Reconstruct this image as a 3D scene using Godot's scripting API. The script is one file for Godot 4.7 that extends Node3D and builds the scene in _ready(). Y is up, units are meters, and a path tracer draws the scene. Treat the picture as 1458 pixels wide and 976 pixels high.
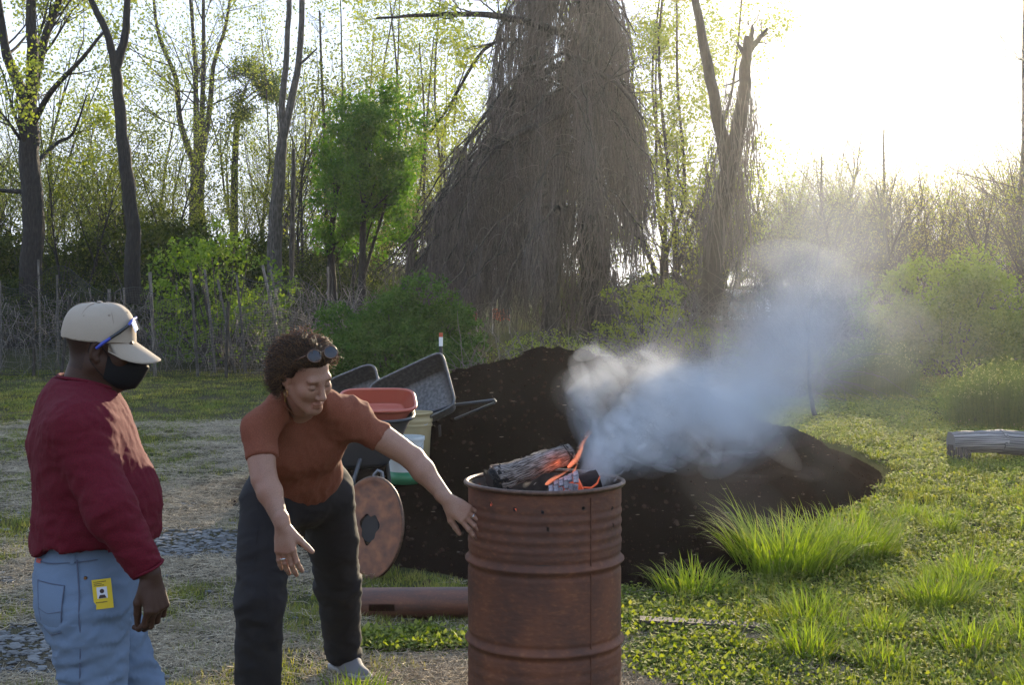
extends Node3D

# ---------------------------------------------------------------- small tools
class MB:
	var v := PackedVector3Array()
	var n := PackedVector3Array()
	var c := PackedColorArray()
	var uv := PackedVector2Array()
	var ix := PackedInt32Array()
	var col := Color(1, 1, 1)

	func vert(p: Vector3, nn: Vector3, t := Vector2.ZERO) -> int:
		v.append(p); n.append(nn); c.append(col); uv.append(t)
		return v.size() - 1

	func tri(a: int, b: int, d: int) -> void:
		# wound so that the front (clockwise) side is the side the vertex normals point to
		var g := (v[d] - v[a]).cross(v[b] - v[a])
		if g.dot(n[a] + n[b] + n[d]) >= 0.0:
			ix.append(a); ix.append(b); ix.append(d)
		else:
			ix.append(a); ix.append(d); ix.append(b)

	func quad(a: Vector3, b: Vector3, d: Vector3, e: Vector3, nn := Vector3.ZERO) -> void:
		var m := nn
		if m == Vector3.ZERO:
			m = (e - a).cross(b - a).normalized()
		var k := v.size()
		vert(a, m, Vector2(0, 0)); vert(b, m, Vector2(1, 0)); vert(d, m, Vector2(1, 1)); vert(e, m, Vector2(0, 1))
		tri(k, k + 1, k + 2); tri(k, k + 2, k + 3)

	func box(at: Vector3, half: Vector3, b := Basis()) -> void:
		for ax in 3:
			for s in [-1.0, 1.0]:
				var nn := Vector3.ZERO; nn[ax] = s
				var u := Vector3.ZERO; u[(ax + 1) % 3] = half[(ax + 1) % 3]
				var w := Vector3.ZERO; w[(ax + 2) % 3] = half[(ax + 2) % 3]
				var o: Vector3 = nn * half[ax]
				quad(at + b * (o - u - w), at + b * (o + u - w), at + b * (o + u + w), at + b * (o - u + w), b * nn)

	func tube(pts: Array, rad: Array, sides := 6, cap := true, wob := 0.0, sd := 0) -> void:
		var m := pts.size()
		if m < 2:
			return
		var t: Vector3 = (pts[1] - pts[0]).normalized()
		var u := t.cross(Vector3(0.31, 0.2, 0.93)).normalized()
		var first := v.size()
		var run := 0.0
		for i in m:
			var p: Vector3 = pts[i]
			var t2: Vector3 = t
			if i > 0 and i < m - 1:
				t2 = (pts[i + 1] - pts[i - 1]).normalized()
			elif i == m - 1:
				t2 = (pts[i] - pts[i - 1]).normalized()
			u = (u - t2 * u.dot(t2)).normalized()
			var w := t2.cross(u)
			if i > 0:
				run += (pts[i] - pts[i - 1]).length()
			for k in sides + 1:
				var a := TAU * (k % sides) / sides
				var dir := u * cos(a) + w * sin(a)
				var r: float = rad[i]
				if wob > 0.0:
					r *= 1.0 + wob * (fposmod(sin(float((k % sides) * 37 + i * 11 + sd) * 12.9898) * 43758.5453, 1.0) - 0.5) * 2.0
				vert(p + dir * r, dir, Vector2(float(k) / sides, run))
		for i in m - 1:
			for k in sides:
				var a := first + i * (sides + 1) + k
				var b := a + sides + 1
				ix.append(a); ix.append(b); ix.append(a + 1)
				ix.append(a + 1); ix.append(b); ix.append(b + 1)
		if cap:
			for e in [0, m - 1]:
				var p: Vector3 = pts[e]
				var nn: Vector3 = (pts[0] - pts[1]).normalized() if e == 0 else (pts[m - 1] - pts[m - 2]).normalized()
				var k0 := vert(p, nn)
				var ring := []
				for k in sides:
					ring.append(vert(v[first + e * (sides + 1) + k], nn))
				for k in sides:
					tri(k0, ring[k], ring[(k + 1) % sides])

	# profile: Vector2(radius, height) from bottom to top outside
	func lathe(prof: Array, sides := 32, a0 := 0.0, a1 := TAU) -> void:
		var m := prof.size()
		var first := v.size()
		for i in m:
			var p: Vector2 = prof[i]
			var q: Vector2 = (prof[min(i + 1, m - 1)] - prof[max(i - 1, 0)]).normalized()
			for k in sides + 1:
				var a := a0 + (a1 - a0) * k / sides
				vert(Vector3(cos(a) * p.x, p.y, sin(a) * p.x), Vector3(cos(a) * q.y, -q.x, sin(a) * q.y), Vector2(a * 0.3, p.y))
		for i in m - 1:
			for k in sides:
				var a := first + i * (sides + 1) + k
				var b := a + sides + 1
				tri(a, a + 1, b + 1); tri(a, b + 1, b)

	# leaf: a folded diamond
	func leaf(p: Vector3, d: Vector3, s: Vector3, l: float, w: float) -> void:
		var nn := d.cross(s).normalized()
		var k := v.size()
		vert(p, nn); vert(p + d * l * 0.5 + s * w * 0.5 + nn * w * 0.2, (nn + s * 0.3).normalized())
		vert(p + d * l, nn); vert(p + d * l * 0.5 - s * w * 0.5 + nn * w * 0.2, (nn - s * 0.3).normalized())
		ix.append(k); ix.append(k + 1); ix.append(k + 2)
		ix.append(k); ix.append(k + 2); ix.append(k + 3)

	# ribbon blade: arches along dir
	func blade(p: Vector3, dir: Vector3, lean: float, l: float, w: float, segs := 4, droop := 1.0) -> void:
		var side := dir.cross(Vector3.UP).normalized()
		var k := v.size()
		var q := p
		var ang := lean
		for i in segs + 1:
			var f := float(i) / segs
			var t := Vector3.UP * cos(ang) + dir * sin(ang)
			var nn := (Vector3.UP * sin(ang) - dir * cos(ang)).normalized()
			var ww := w * 0.5 * (1.0 - f * f)
			vert(q - side * ww, nn, Vector2(0, f)); vert(q + side * ww, nn, Vector2(1, f))
			q += t * l / segs
			ang += droop / segs * (0.4 + f)
		for i in segs:
			var a := k + i * 2
			tri(a, a + 1, a + 3); tri(a, a + 3, a + 2)

	func mesh(m: Material = null) -> ArrayMesh:
		var arr := []
		arr.resize(Mesh.ARRAY_MAX)
		arr[Mesh.ARRAY_VERTEX] = v; arr[Mesh.ARRAY_NORMAL] = n; arr[Mesh.ARRAY_COLOR] = c
		arr[Mesh.ARRAY_TEX_UV] = uv; arr[Mesh.ARRAY_INDEX] = ix
		var am := ArrayMesh.new()
		am.add_surface_from_arrays(Mesh.PRIMITIVE_TRIANGLES, arr)
		if m:
			am.surface_set_material(0, m)
		return am

var rng := RandomNumberGenerator.new()
var noise := FastNoiseLite.new()
var used := {}
var M := {}
var T := {}

func numbered(called: String) -> String:
	if not used.has(called):
		used[called] = 0
		return called
	used[called] += 1
	return "%s_%03d" % [called, used[called]]

func tag(o: Node, label: String, category := "", group := "", kind := "") -> void:
	if label: o.set_meta("label", label)
	if category: o.set_meta("category", category)
	if group: o.set_meta("group", group)
	if kind: o.set_meta("kind", kind)

func base(called: String, at: Vector3, turn := 0.0) -> Node3D:
	var o := Node3D.new()
	o.name = numbered(called)
	add_child(o)
	o.position = at
	o.rotation.y = turn
	return o

func part(called: String, mesh: Mesh, m: Material, parent: Node3D = null, kind := "") -> MeshInstance3D:
	var o := MeshInstance3D.new()
	o.mesh = mesh
	o.material_override = m
	if parent == null:
		o.name = numbered(called)
		add_child(o)
	else:
		o.name = called
		parent.add_child(o, true)
	if kind: o.set_meta("kind", kind)
	return o

func copy(o: Node3D, at: Vector3, turn: float, scale_to := 1.0) -> Node3D:
	var root_name := String(o.name)
	var c: Node3D = o.duplicate()
	c.name = numbered(root_name)
	add_child(c)
	c.position = at
	c.rotation.y = turn
	c.scale = Vector3.ONE * scale_to
	return c

func many(called: String, mesh: Mesh, m: Material, xf: Array, cols: Array, parent: Node3D = null) -> MultiMeshInstance3D:
	var mm := MultiMesh.new()
	mm.transform_format = MultiMesh.TRANSFORM_3D
	mm.use_colors = true
	mm.mesh = mesh
	mm.instance_count = xf.size()
	for i in xf.size():
		mm.set_instance_transform(i, xf[i])
		mm.set_instance_color(i, cols[i])
	var o := MultiMeshInstance3D.new()
	o.multimesh = mm
	o.material_override = m
	if parent == null:
		o.name = numbered(called)
		add_child(o)
	else:
		o.name = called
		parent.add_child(o, true)
	o.set_meta("kind", "stuff")
	return o

func rr(a: float, b: float) -> float:
	return rng.randf_range(a, b)

func rdir() -> Vector3:
	return Vector3(rng.randfn(), rng.randfn(), rng.randfn()).normalized()

func lin(r: float, g: float, b: float) -> Color:
	return Color(r, g, b).linear_to_srgb()

# base colour in linear values
func mat(called: String, r: float, g: float, b: float, rough := 0.8, metal := 0.0) -> StandardMaterial3D:
	var m := StandardMaterial3D.new()
	m.resource_name = called
	m.albedo_color = lin(r, g, b)
	m.roughness = rough
	m.metallic = metal
	m.vertex_color_use_as_albedo = true
	M[called] = m
	return m

func triplanar(m: StandardMaterial3D, tex: Texture2D, scale_by: float, world := false) -> void:
	m.albedo_texture = tex
	m.uv1_triplanar = true
	m.uv1_world_triplanar = world
	m.uv1_scale = Vector3.ONE * scale_by

func relief(m: StandardMaterial3D, tex: Texture2D, cm: float) -> void:
	m.heightmap_enabled = true
	m.heightmap_texture = tex
	m.heightmap_scale = cm

func noise_tex(size: int, freq: float, seed_n: int, a: Color, b: Color, oct := 4, kind := FastNoiseLite.TYPE_SIMPLEX_SMOOTH, stops: Array = []) -> NoiseTexture2D:
	var f := FastNoiseLite.new()
	f.noise_type = kind
	f.frequency = freq
	f.seed = seed_n
	f.fractal_octaves = oct
	var t := NoiseTexture2D.new()
	t.width = size
	t.height = size
	t.seamless = true
	t.noise = f
	var g := Gradient.new()
	g.set_color(0, a)
	g.set_color(1, b)
	for s in stops:
		g.add_point(s[0], s[1])
	t.color_ramp = g
	return t

func crv(pts: Array, x: float) -> float:
	if x <= pts[0].x:
		return pts[0].y
	for i in pts.size() - 1:
		if x < pts[i + 1].x:
			var f: float = (x - pts[i].x) / (pts[i + 1].x - pts[i].x)
			f = f * f * (3.0 - 2.0 * f) * 0.5 + f * 0.5
			return lerpf(pts[i].y, pts[i + 1].y, f)
	return pts[pts.size() - 1].y

# ---------------------------------------------------------------- the lie of the land (d is the distance straight ahead)
func gh(x: float, d: float) -> float:
	var h := 0.018 * noise.get_noise_2d(x * 60.0, d * 60.0)
	h += 0.075 * exp(-((x - 0.12) * (x - 0.12) + (d - 4.9) * (d - 4.9)) / 0.5)
	h += 0.4 * smoothstep(19.0, 42.0, d)
	h += smoothstep(46.0, 110.0, d) * lerpf(4.6, 2.0, smoothstep(-20.0, 10.0, x))
	return h

const RIDGE := [Vector2(-2.15, 0), Vector2(-1.6, 0.45), Vector2(-1.2, 0.8), Vector2(-0.5, 1.05), Vector2(0.4, 1.27), Vector2(1.25, 1.0), Vector2(2.3, 0.55), Vector2(3.5, 0)]
const TOE := [Vector2(-2.15, 9.6), Vector2(-1.5, 8.3), Vector2(-1.1, 7.75), Vector2(0, 7.3), Vector2(1.0, 7.25), Vector2(1.4, 7.5), Vector2(1.7, 8.25), Vector2(2.57, 9.9), Vector2(3.5, 11.6)]

func mound_h(x: float, d: float) -> float:
	var top := 0.25 * (crv(RIDGE, x - 0.28) + 2.0 * crv(RIDGE, x) + crv(RIDGE, x + 0.28))
	top *= 1.0 + 0.07 * noise.get_noise_1d(x * 130.0 + 20.0) + 0.05 * noise.get_noise_1d(x * 420.0)
	var toe := crv(TOE, x)
	var dr := maxf(10.9 + 0.25 * maxf(0.0, x), toe + 1.3)
	var s := 0.0
	if d < dr:
		s = clampf((d - toe) / (dr - toe), 0.0, 1.0)
		var steep := lerpf(1.5, 0.85, smoothstep(-0.6, 0.5, x))
		s = pow(s, steep)
		s = lerpf(s, sin(s * PI * 0.5), 0.55)
	else:
		s = 1.0 - smoothstep(-0.6, 2.8, d - dr) * 1.0 + smoothstep(-0.6, 2.8, 0.0)
	var n1 := noise.get_noise_2d(x * 45.0 + 300.0, d * 45.0)
	var n2 := noise.get_noise_2d(x * 160.0, d * 160.0 + 77.0)
	return top * s * (1.0 + 0.06 * n1) + (0.04 * n1 + 0.032 * n2) * smoothstep(0.0, 0.15, top * s) - 0.03

func ground_y(x: float, d: float) -> float:
	return maxf(gh(x, d), gh(x, d) + mound_h(x, d))

func _ready() -> void:
	rng.seed = 20240417
	noise.seed = 5
	noise.frequency = 0.01
	noise.fractal_octaves = 3
	# camera: eye height 1.65 m, level, the lens shifted down a little
	var cam := Camera3D.new()
	cam.name = "camera"
	cam.projection = Camera3D.PROJECTION_FRUSTUM
	cam.near = 0.1
	cam.far = 900.0
	cam.size = 976.0 / 1850.0 * cam.near
	cam.frustum_offset = Vector2(0, -68.0 / 1850.0 * cam.near)
	cam.position = Vector3(0, 1.65, 0)
	add_child(cam)
	cam.current = true
	# sky, haze and exposure
	var sky_m := ProceduralSkyMaterial.new()
	sky_m.sky_top_color = Color(0.64, 0.76, 0.93)
	sky_m.sky_horizon_color = Color(0.93, 0.96, 1.0)
	sky_m.sky_curve = 0.22
	sky_m.sky_energy_multiplier = 1.0
	sky_m.energy_multiplier = 0.72
	sky_m.ground_bottom_color = Color(0.3, 0.32, 0.25)
	sky_m.ground_horizon_color = Color(0.6, 0.62, 0.55)
	sky_m.sun_angle_max = 28.0
	sky_m.sun_curve = 0.25
	var sky_o := Sky.new()
	sky_o.sky_material = sky_m
	var env := Environment.new()
	env.background_mode = Environment.BG_SKY
	env.sky = sky_o
	env.tonemap_mode = Environment.TONE_MAPPER_LINEAR
	env.tonemap_exposure = 2.4
	env.sdfgi_enabled = true
	env.ssao_enabled = true
	env.ssil_enabled = true
	env.volumetric_fog_enabled = true
	env.volumetric_fog_density = 0.00045
	env.volumetric_fog_albedo = Color(0.97, 0.98, 1.0)
	env.volumetric_fog_anisotropy = 0.76
	var we := WorldEnvironment.new()
	we.name = "environment"
	we.environment = env
	add_child(we)
	# low sun ahead and to the right: 13 degrees high, 18 degrees right of straight ahead
	var sun := DirectionalLight3D.new()
	sun.name = "sun"
	var to_sun := Vector3(0.325, 0.245, -1.0).normalized()
	sun.look_at_from_position(Vector3.ZERO, -to_sun)
	sun.light_energy = 1.6
	sun.light_color = Color(1.0, 0.92, 0.78)
	sun.light_angular_distance = 0.55
	sun.shadow_enabled = true
	add_child(sun)

	materials()
	ground()
	soil_mound()
	woods()
	vine_tree()
	fence()
	near_plants()
	carts()
	barrel()
	fire()
	ground_things()
	man()
	woman()
	smoke()

func materials() -> void:
	T.fine = noise_tex(512, 0.06, 3, Color(0.62, 0.62, 0.62), Color(1, 1, 1), 5)
	T.coarse = noise_tex(512, 0.015, 9, Color(0.55, 0.55, 0.55), Color(1, 1, 1), 5)
	T.grain = noise_tex(512, 0.2, 21, Color(0.25, 0.25, 0.25), Color(1, 1, 1), 3)
	T.bark = noise_tex(512, 0.05, 31, Color(0.35, 0.33, 0.3), Color(1, 1, 1), 5, FastNoiseLite.TYPE_CELLULAR)
	T.bump = noise_tex(512, 0.08, 41, Color.BLACK, Color.WHITE, 5)
	T.weave = weave_tex()
	var m := mat("ground", 1, 1, 1, 0.95)
	triplanar(m, T.grain, 1.3, true)
	relief(m, T.bump, 2.0)
	m.metallic_specular = 0.0
	m = mat("soil", 0.043, 0.028, 0.0205, 1.0)
	m.metallic_specular = 0.0
	triplanar(m, T.grain, 1.6, true)
	relief(m, T.grain, 1.0)
	m = mat("clod", 0.043, 0.028, 0.0205, 1.0)
	m.metallic_specular = 0.0
	m = mat("grass", 1, 1, 1, 0.75)
	m.metallic_specular = 0.25
	m.backlight_enabled = true
	m.backlight = Color(0.95, 1.0, 0.45)
	m = mat("leaf", 1, 1, 1, 0.7)
	m.metallic_specular = 0.3
	m.backlight_enabled = true
	m.backlight = Color(0.95, 1.0, 0.4)
	m = mat("straw", 1, 1, 1, 0.8)
	m = mat("stone", 1, 1, 1, 0.75)
	m = mat("bark", 1, 1, 1, 0.9)
	triplanar(m, T.bark, 1.0, true)
	m.uv1_scale = Vector3(1.1, 0.22, 1.1)
	relief(m, T.bark, 5.0)
	m = mat("twig", 1, 1, 1, 0.75)
	m = mat("old_wood", 0.34, 0.29, 0.25, 0.85)
	triplanar(m, T.grain, 3.0)
	m.uv1_scale = Vector3(2.0, 9.0, 9.0)
	relief(m, T.grain, 0.6)
	m = mat("netting", 0.03, 0.03, 0.03, 0.6)

func weave_tex() -> ImageTexture:
	var im := Image.create(256, 256, false, Image.FORMAT_RGB8)
	var r := RandomNumberGenerator.new()
	r.seed = 4
	for y in 256:
		for x in 256:
			var d := fposmod(float(x + y), 4.0) / 4.0
			var k := 0.78 + 0.2 * absf(d - 0.5) * 2.0 + r.randf_range(-0.1, 0.08)
			im.set_pixel(x, y, Color(k, k, k))
	return ImageTexture.create_from_image(im)

# how bare the ground is (1 = bare earth and straw)
func bare(x: float, d: float) -> float:
	var n := noise.get_noise_2d(x * 55.0 + 900.0, d * 40.0)
	var n2 := noise.get_noise_2d(x * 220.0 + 900.0, d * 170.0)
	var b := 0.16 + 0.9 * n + 0.5 * n2
	if x < 0.4:
		b += 0.22 * smoothstep(0.4, -1.0, x) * (1.0 - smoothstep(17.0, 21.0, d))
	# worn track that runs away to the left
	var track := -1.9 - 0.13 * (d - 6.0)
	b += 0.55 * exp(-pow((x - track) / 0.9, 2.0)) * smoothstep(5.0, 8.0, d) * (1.0 - smoothstep(15.0, 20.0, d))
	# trodden patch round the drum
	b += 0.9 * exp(-(pow((x - 0.45) / 0.75, 2.0) + pow((d - 5.3) / 0.9, 2.0)))
	b += 0.6 * exp(-(pow((x + 0.6) / 0.7, 2.0) + pow((d - 5.5) / 0.6, 2.0)))
	b -= 0.5 * exp(-(pow((x + 0.6) / 0.8, 2.0) + pow((d - 7.1) / 0.4, 2.0)))
	b -= 0.75 * smoothstep(1.0, 2.4, x + 0.08 * (d - 7.0))
	return clampf(b, 0.0, 1.0)

func gravel_at(x: float, d: float) -> float:
	var g := 1.2 * exp(-(pow((x + 2.05) / 0.55, 2.0) + pow((d - 8.6) / 0.55, 2.0)))
	g += 1.2 * exp(-(pow((x + 2.25) / 0.45, 2.0) + pow((d - 6.0) / 0.5, 2.0)))
	g += 0.5 * exp(-(pow((x + 3.0) / 0.5, 2.0) + pow((d - 7.4) / 0.5, 2.0)))
	g += 0.5 * exp(-(pow((x + 3.6) / 0.9, 2.0) + pow((d - 21.0) / 0.8, 2.0)))
	return g + 0.35 * noise.get_noise_2d(x * 150.0 + 40.0, d * 150.0) - 0.15

func steps(a: float, b: float, fine_a: float, fine_b: float, fine: float, grow: float) -> PackedFloat32Array:
	var out := PackedFloat32Array()
	var x := fine_a
	var s := fine
	var left := []
	while x > a:
		s *= grow
		x -= s
		left.push_front(x)
	for l in left:
		out.append(l)
	x = fine_a
	while x < fine_b:
		out.append(x)
		x += fine
	s = fine
	while x < b:
		out.append(x)
		s *= grow
		x += s
	out.append(b)
	return out

func ground() -> void:
	var xs := steps(-260.0, 260.0, -5.0, 6.0, 0.11, 1.09)
	var ds := steps(-60.0, 420.0, 3.5, 16.0, 0.11, 1.06)
	var mb := MB.new()
	for j in ds.size():
		var d := ds[j]
		for i in xs.size():
			var x := xs[i]
			var y := gh(x, d)
			var b := bare(x, d)
			var n := noise.get_noise_2d(x * 90.0, d * 90.0 + 500.0)
			var earth := Color(0.23, 0.18, 0.13).lerp(Color(0.33, 0.27, 0.19), clampf(0.5 + n, 0, 1))
			var green := Color(0.13, 0.14, 0.055).lerp(Color(0.19, 0.18, 0.08), clampf(0.5 + 1.2 * n, 0, 1))
			mb.col = green.lerp(earth, b)
			mb.vert(Vector3(x, y, -d), Vector3.UP)
	var w := xs.size()
	for j in ds.size() - 1:
		for i in w - 1:
			var a := j * w + i
			mb.ix.append(a); mb.ix.append(a + w); mb.ix.append(a + w + 1)
			mb.ix.append(a); mb.ix.append(a + w + 1); mb.ix.append(a + 1)
	# normals from the heights
	for j in ds.size():
		for i in w:
			var i0: int = max(i - 1, 0)
			var i1: int = min(i + 1, w - 1)
			var j0: int = max(j - 1, 0)
			var j1: int = min(j + 1, ds.size() - 1)
			var du := mb.v[j * w + i1] - mb.v[j * w + i0]
			var dv := mb.v[j1 * w + i] - mb.v[j0 * w + i]
			mb.n[j * w + i] = du.cross(dv).normalized()
	var o := part("ground", mb.mesh(), M.ground, null, "structure")
	tag(o, "patchy grass and bare earth sloping gently up to the wood", "ground")

func soil_mound() -> void:
	var root := base("soil_mound", Vector3(0.4, 0, -9.8))
	tag(root, "large heap of dark brown soil behind the rusty drum", "soil heap")
	var mb := MB.new()
	var x0 := -2.4
	var d0 := 7.0
	var st := 0.045
	var nx := 136
	var nd := 160
	for j in nd:
		for i in nx:
			var x := x0 + i * st
			var d := d0 + j * st
			var y := gh(x, d) + mound_h(x, d) + 0.006 * noise.get_noise_2d(x * 700.0, d * 700.0)
			var k := 0.75 + 0.6 * noise.get_noise_2d(x * 30.0 + 50.0, d * 30.0)
			mb.col = Color(k, k * 0.97, k * 0.95)
			mb.vert(Vector3(x - 0.4, y, -d + 9.8), Vector3.UP)
	for j in nd:
		for i in nx:
			var du: Vector3 = mb.v[j * nx + min(i + 1, nx - 1)] - mb.v[j * nx + max(i - 1, 0)]
			var dv: Vector3 = mb.v[min(j + 1, nd - 1) * nx + i] - mb.v[max(j - 1, 0) * nx + i]
			mb.n[j * nx + i] = du.cross(dv).normalized()
	for j in nd - 1:
		for i in nx - 1:
			var a := j * nx + i
			mb.ix.append(a); mb.ix.append(a + nx); mb.ix.append(a + nx + 1)
			mb.ix.append(a); mb.ix.append(a + nx + 1); mb.ix.append(a + 1)
	part("heap", mb.mesh(), M.soil, root)
	# loose clods on the heap
	var cl := rock_mesh(3, 0.35)
	var xf := []
	var cols := []
	for k in 9000:
		var x := rr(-2.2, 3.5)
		var d := rr(7.1, 11.6)
		var h := mound_h(x, d)
		if h < 0.0 and rng.randf() > 0.25:
			continue
		if h < -0.025 and crv(TOE, x) - d > 0.25:
			continue
		var s := 0.0025 + (0.016 if x < 1.2 else 0.006) * pow(rng.randf(), 4.0)
		xf.append(Transform3D(Basis.from_euler(Vector3(rr(0, 6), rr(0, 6), rr(0, 6))).scaled(Vector3.ONE * s), Vector3(x - 0.4, ground_y(x, d) + s * 0.3, 9.8 - d)))
		var q := rr(0.55, 1.25)
		cols.append(Color(q, q, q))
	many("clods", cl, M.clod, xf, cols, root)
	# chips of wood and straw mixed into it
	xf = []
	cols = []
	for k in 260:
		var x := rr(-2.0, 3.0)
		var d := rr(7.3, 11.2)
		if mound_h(x, d) < 0.03:
			continue
		var s := rr(0.004, 0.013)
		xf.append(Transform3D(Basis.from_euler(Vector3(rr(-0.5, 0.5), rr(0, 6), rr(-0.5, 0.5))).scaled(Vector3(s * 1.6, s * 0.25, s * 0.5)), Vector3(x - 0.4, ground_y(x, d) + 0.003, 9.8 - d)))
		var q := rr(0.5, 1.1)
		cols.append(Color(0.20, 0.16, 0.12) * q)
	many("chips", cl, M.straw, xf, cols, root)

func rock_mesh(rings: int, rough: float) -> ArrayMesh:
	var mb := MB.new()
	var pts := []
	var r := RandomNumberGenerator.new()
	r.seed = rings * 7 + int(rough * 100)
	var t := (1.0 + sqrt(5.0)) / 2.0
	var vs := [Vector3(-1, t, 0), Vector3(1, t, 0), Vector3(-1, -t, 0), Vector3(1, -t, 0), Vector3(0, -1, t), Vector3(0, 1, t), Vector3(0, -1, -t), Vector3(0, 1, -t), Vector3(t, 0, -1), Vector3(t, 0, 1), Vector3(-t, 0, -1), Vector3(-t, 0, 1)]
	for p in vs:
		pts.append(p.normalized() * r.randf_range(1.0 - rough, 1.0 + rough))
	var fs := [[0, 11, 5], [0, 5, 1], [0, 1, 7], [0, 7, 10], [0, 10, 11], [1, 5, 9], [5, 11, 4], [11, 10, 2], [10, 7, 6], [7, 1, 8], [3, 9, 4], [3, 4, 2], [3, 2, 6], [3, 6, 8], [3, 8, 9], [4, 9, 5], [2, 4, 11], [6, 2, 10], [8, 6, 7], [9, 8, 1]]
	for f in fs:
		var a: Vector3 = pts[f[0]]
		var b: Vector3 = pts[f[1]]
		var c: Vector3 = pts[f[2]]
		var nn := (b - a).cross(c - a).normalized()
		if nn.dot(a) < 0:
			nn = -nn
		var k := mb.vert(a, nn)
		mb.vert(b, nn); mb.vert(c, nn)
		mb.tri(k, k + 1, k + 2)
	return mb.mesh()

# ---------------------------------------------------------------- trees
func limb(mb: MB, p: Vector3, dir: Vector3, l: float, r: float, lev: int, par: Dictionary, tips: Array) -> void:
	var n := 5 if lev == 0 else 3
	var pts := []
	var rads := []
	var dirs := []
	var q := p
	var dd := dir
	for i in n + 1:
		pts.append(q)
		rads.append(lerpf(r, r * par.taper, float(i) / n))
		dirs.append(dd)
		dd = (dd + rdir() * par.wob + Vector3.UP * par.up).normalized()
		q += dd * l / n
	mb.tube(pts, rads, 7 if r > 0.06 else (4 if r > 0.015 else 3), false, 0.12, rng.randi() % 1000)
	if lev >= par.levels:
		tips.append([pts[n], dd]); tips.append([pts[n - 1], dd])
		return
	for k in par.kids[lev]:
		var f := rr(par.from[lev], 1.0) if k > 0 else 1.0
		var i := mini(int(f * n), n - 1)
		var g := f * n - i
		var at: Vector3 = pts[i].lerp(pts[i + 1], g)
		var side := rdir()
		side = (side - dirs[i] * side.dot(dirs[i])).normalized()
		var nd: Vector3 = (dirs[i] + side * par.spread * (0.35 if k == 0 else rr(0.6, 1.2))).normalized()
		limb(mb, at, nd, l * rr(par.shrink * 0.8, par.shrink * 1.15), lerpf(rads[i], rads[i + 1], g) * (0.85 if k == 0 else rr(0.4, 0.7)), lev + 1, par, tips)

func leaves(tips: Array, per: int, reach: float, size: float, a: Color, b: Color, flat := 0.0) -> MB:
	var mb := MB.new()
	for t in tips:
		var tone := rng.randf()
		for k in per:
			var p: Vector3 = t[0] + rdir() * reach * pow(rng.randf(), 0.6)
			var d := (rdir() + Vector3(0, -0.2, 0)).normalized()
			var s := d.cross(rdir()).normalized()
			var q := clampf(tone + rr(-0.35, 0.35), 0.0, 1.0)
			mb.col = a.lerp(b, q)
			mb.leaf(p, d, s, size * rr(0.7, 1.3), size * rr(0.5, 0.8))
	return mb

func make_tree(called: String, at: Vector3, h: float, r: float, par: Dictionary, bark: Color, leaf_n: int, reach: float, size: float, a: Color, b: Color) -> Node3D:
	var root := base(called, at)
	var mb := MB.new()
	mb.col = bark
	var tips := []
	for s in par.get("stems", 1):
		var lean := Vector3(rr(-1, 1), 0, rr(-1, 1)) * (0.07 if par.get("stems", 1) == 1 else 0.28)
		limb(mb, Vector3(lean.x, -0.15, lean.z) * 0.8, (Vector3.UP + lean).normalized(), h * par.first * rr(0.85, 1.1), r * rr(0.75, 1.1), 0, par, tips)
	part("trunk", mb.mesh(), M.bark, root)
	if leaf_n > 0:
		part("crown", leaves(tips, leaf_n, reach, size, a, b).mesh(), M.leaf, root)
	return root

# hand-laid stems in world places, with twigs (and leaves) of the usual kind on them
func stem(mb: MB, o: Vector3, pts: Array, r0: float, r1: float, twigs: int, par: Dictionary, tips: Array, twig_l := 1.2) -> void:
	var p := []
	var rad := []
	var n := pts.size()
	for i in n - 1:
		var a: Vector3 = pts[max(i - 1, 0)]
		var b: Vector3 = pts[i]
		var c: Vector3 = pts[i + 1]
		var d: Vector3 = pts[min(i + 2, n - 1)]
		for k in 4:
			var f := k / 4.0
			p.append(b.cubic_interpolate(c, a, d, f) - o + rdir() * r0 * 0.12)
			rad.append(lerpf(r0, r1, (i + f) / (n - 1)))
	p.append(pts[n - 1] - o)
	rad.append(r1)
	mb.tube(p, rad, 9 if r0 > 0.08 else 5, true, 0.08, rng.randi() % 999)
	for t in twigs:
		var k := int(rr(0.25, 0.999) * (p.size() - 1))
		var dir: Vector3 = (p[k + 1] - p[k]).normalized()
		var side := rdir()
		limb(mb, p[k], (dir + side * 1.1).normalized(), twig_l * rr(0.6, 1.3), rad[k] * rr(0.2, 0.4), 1, par, tips)

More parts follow.
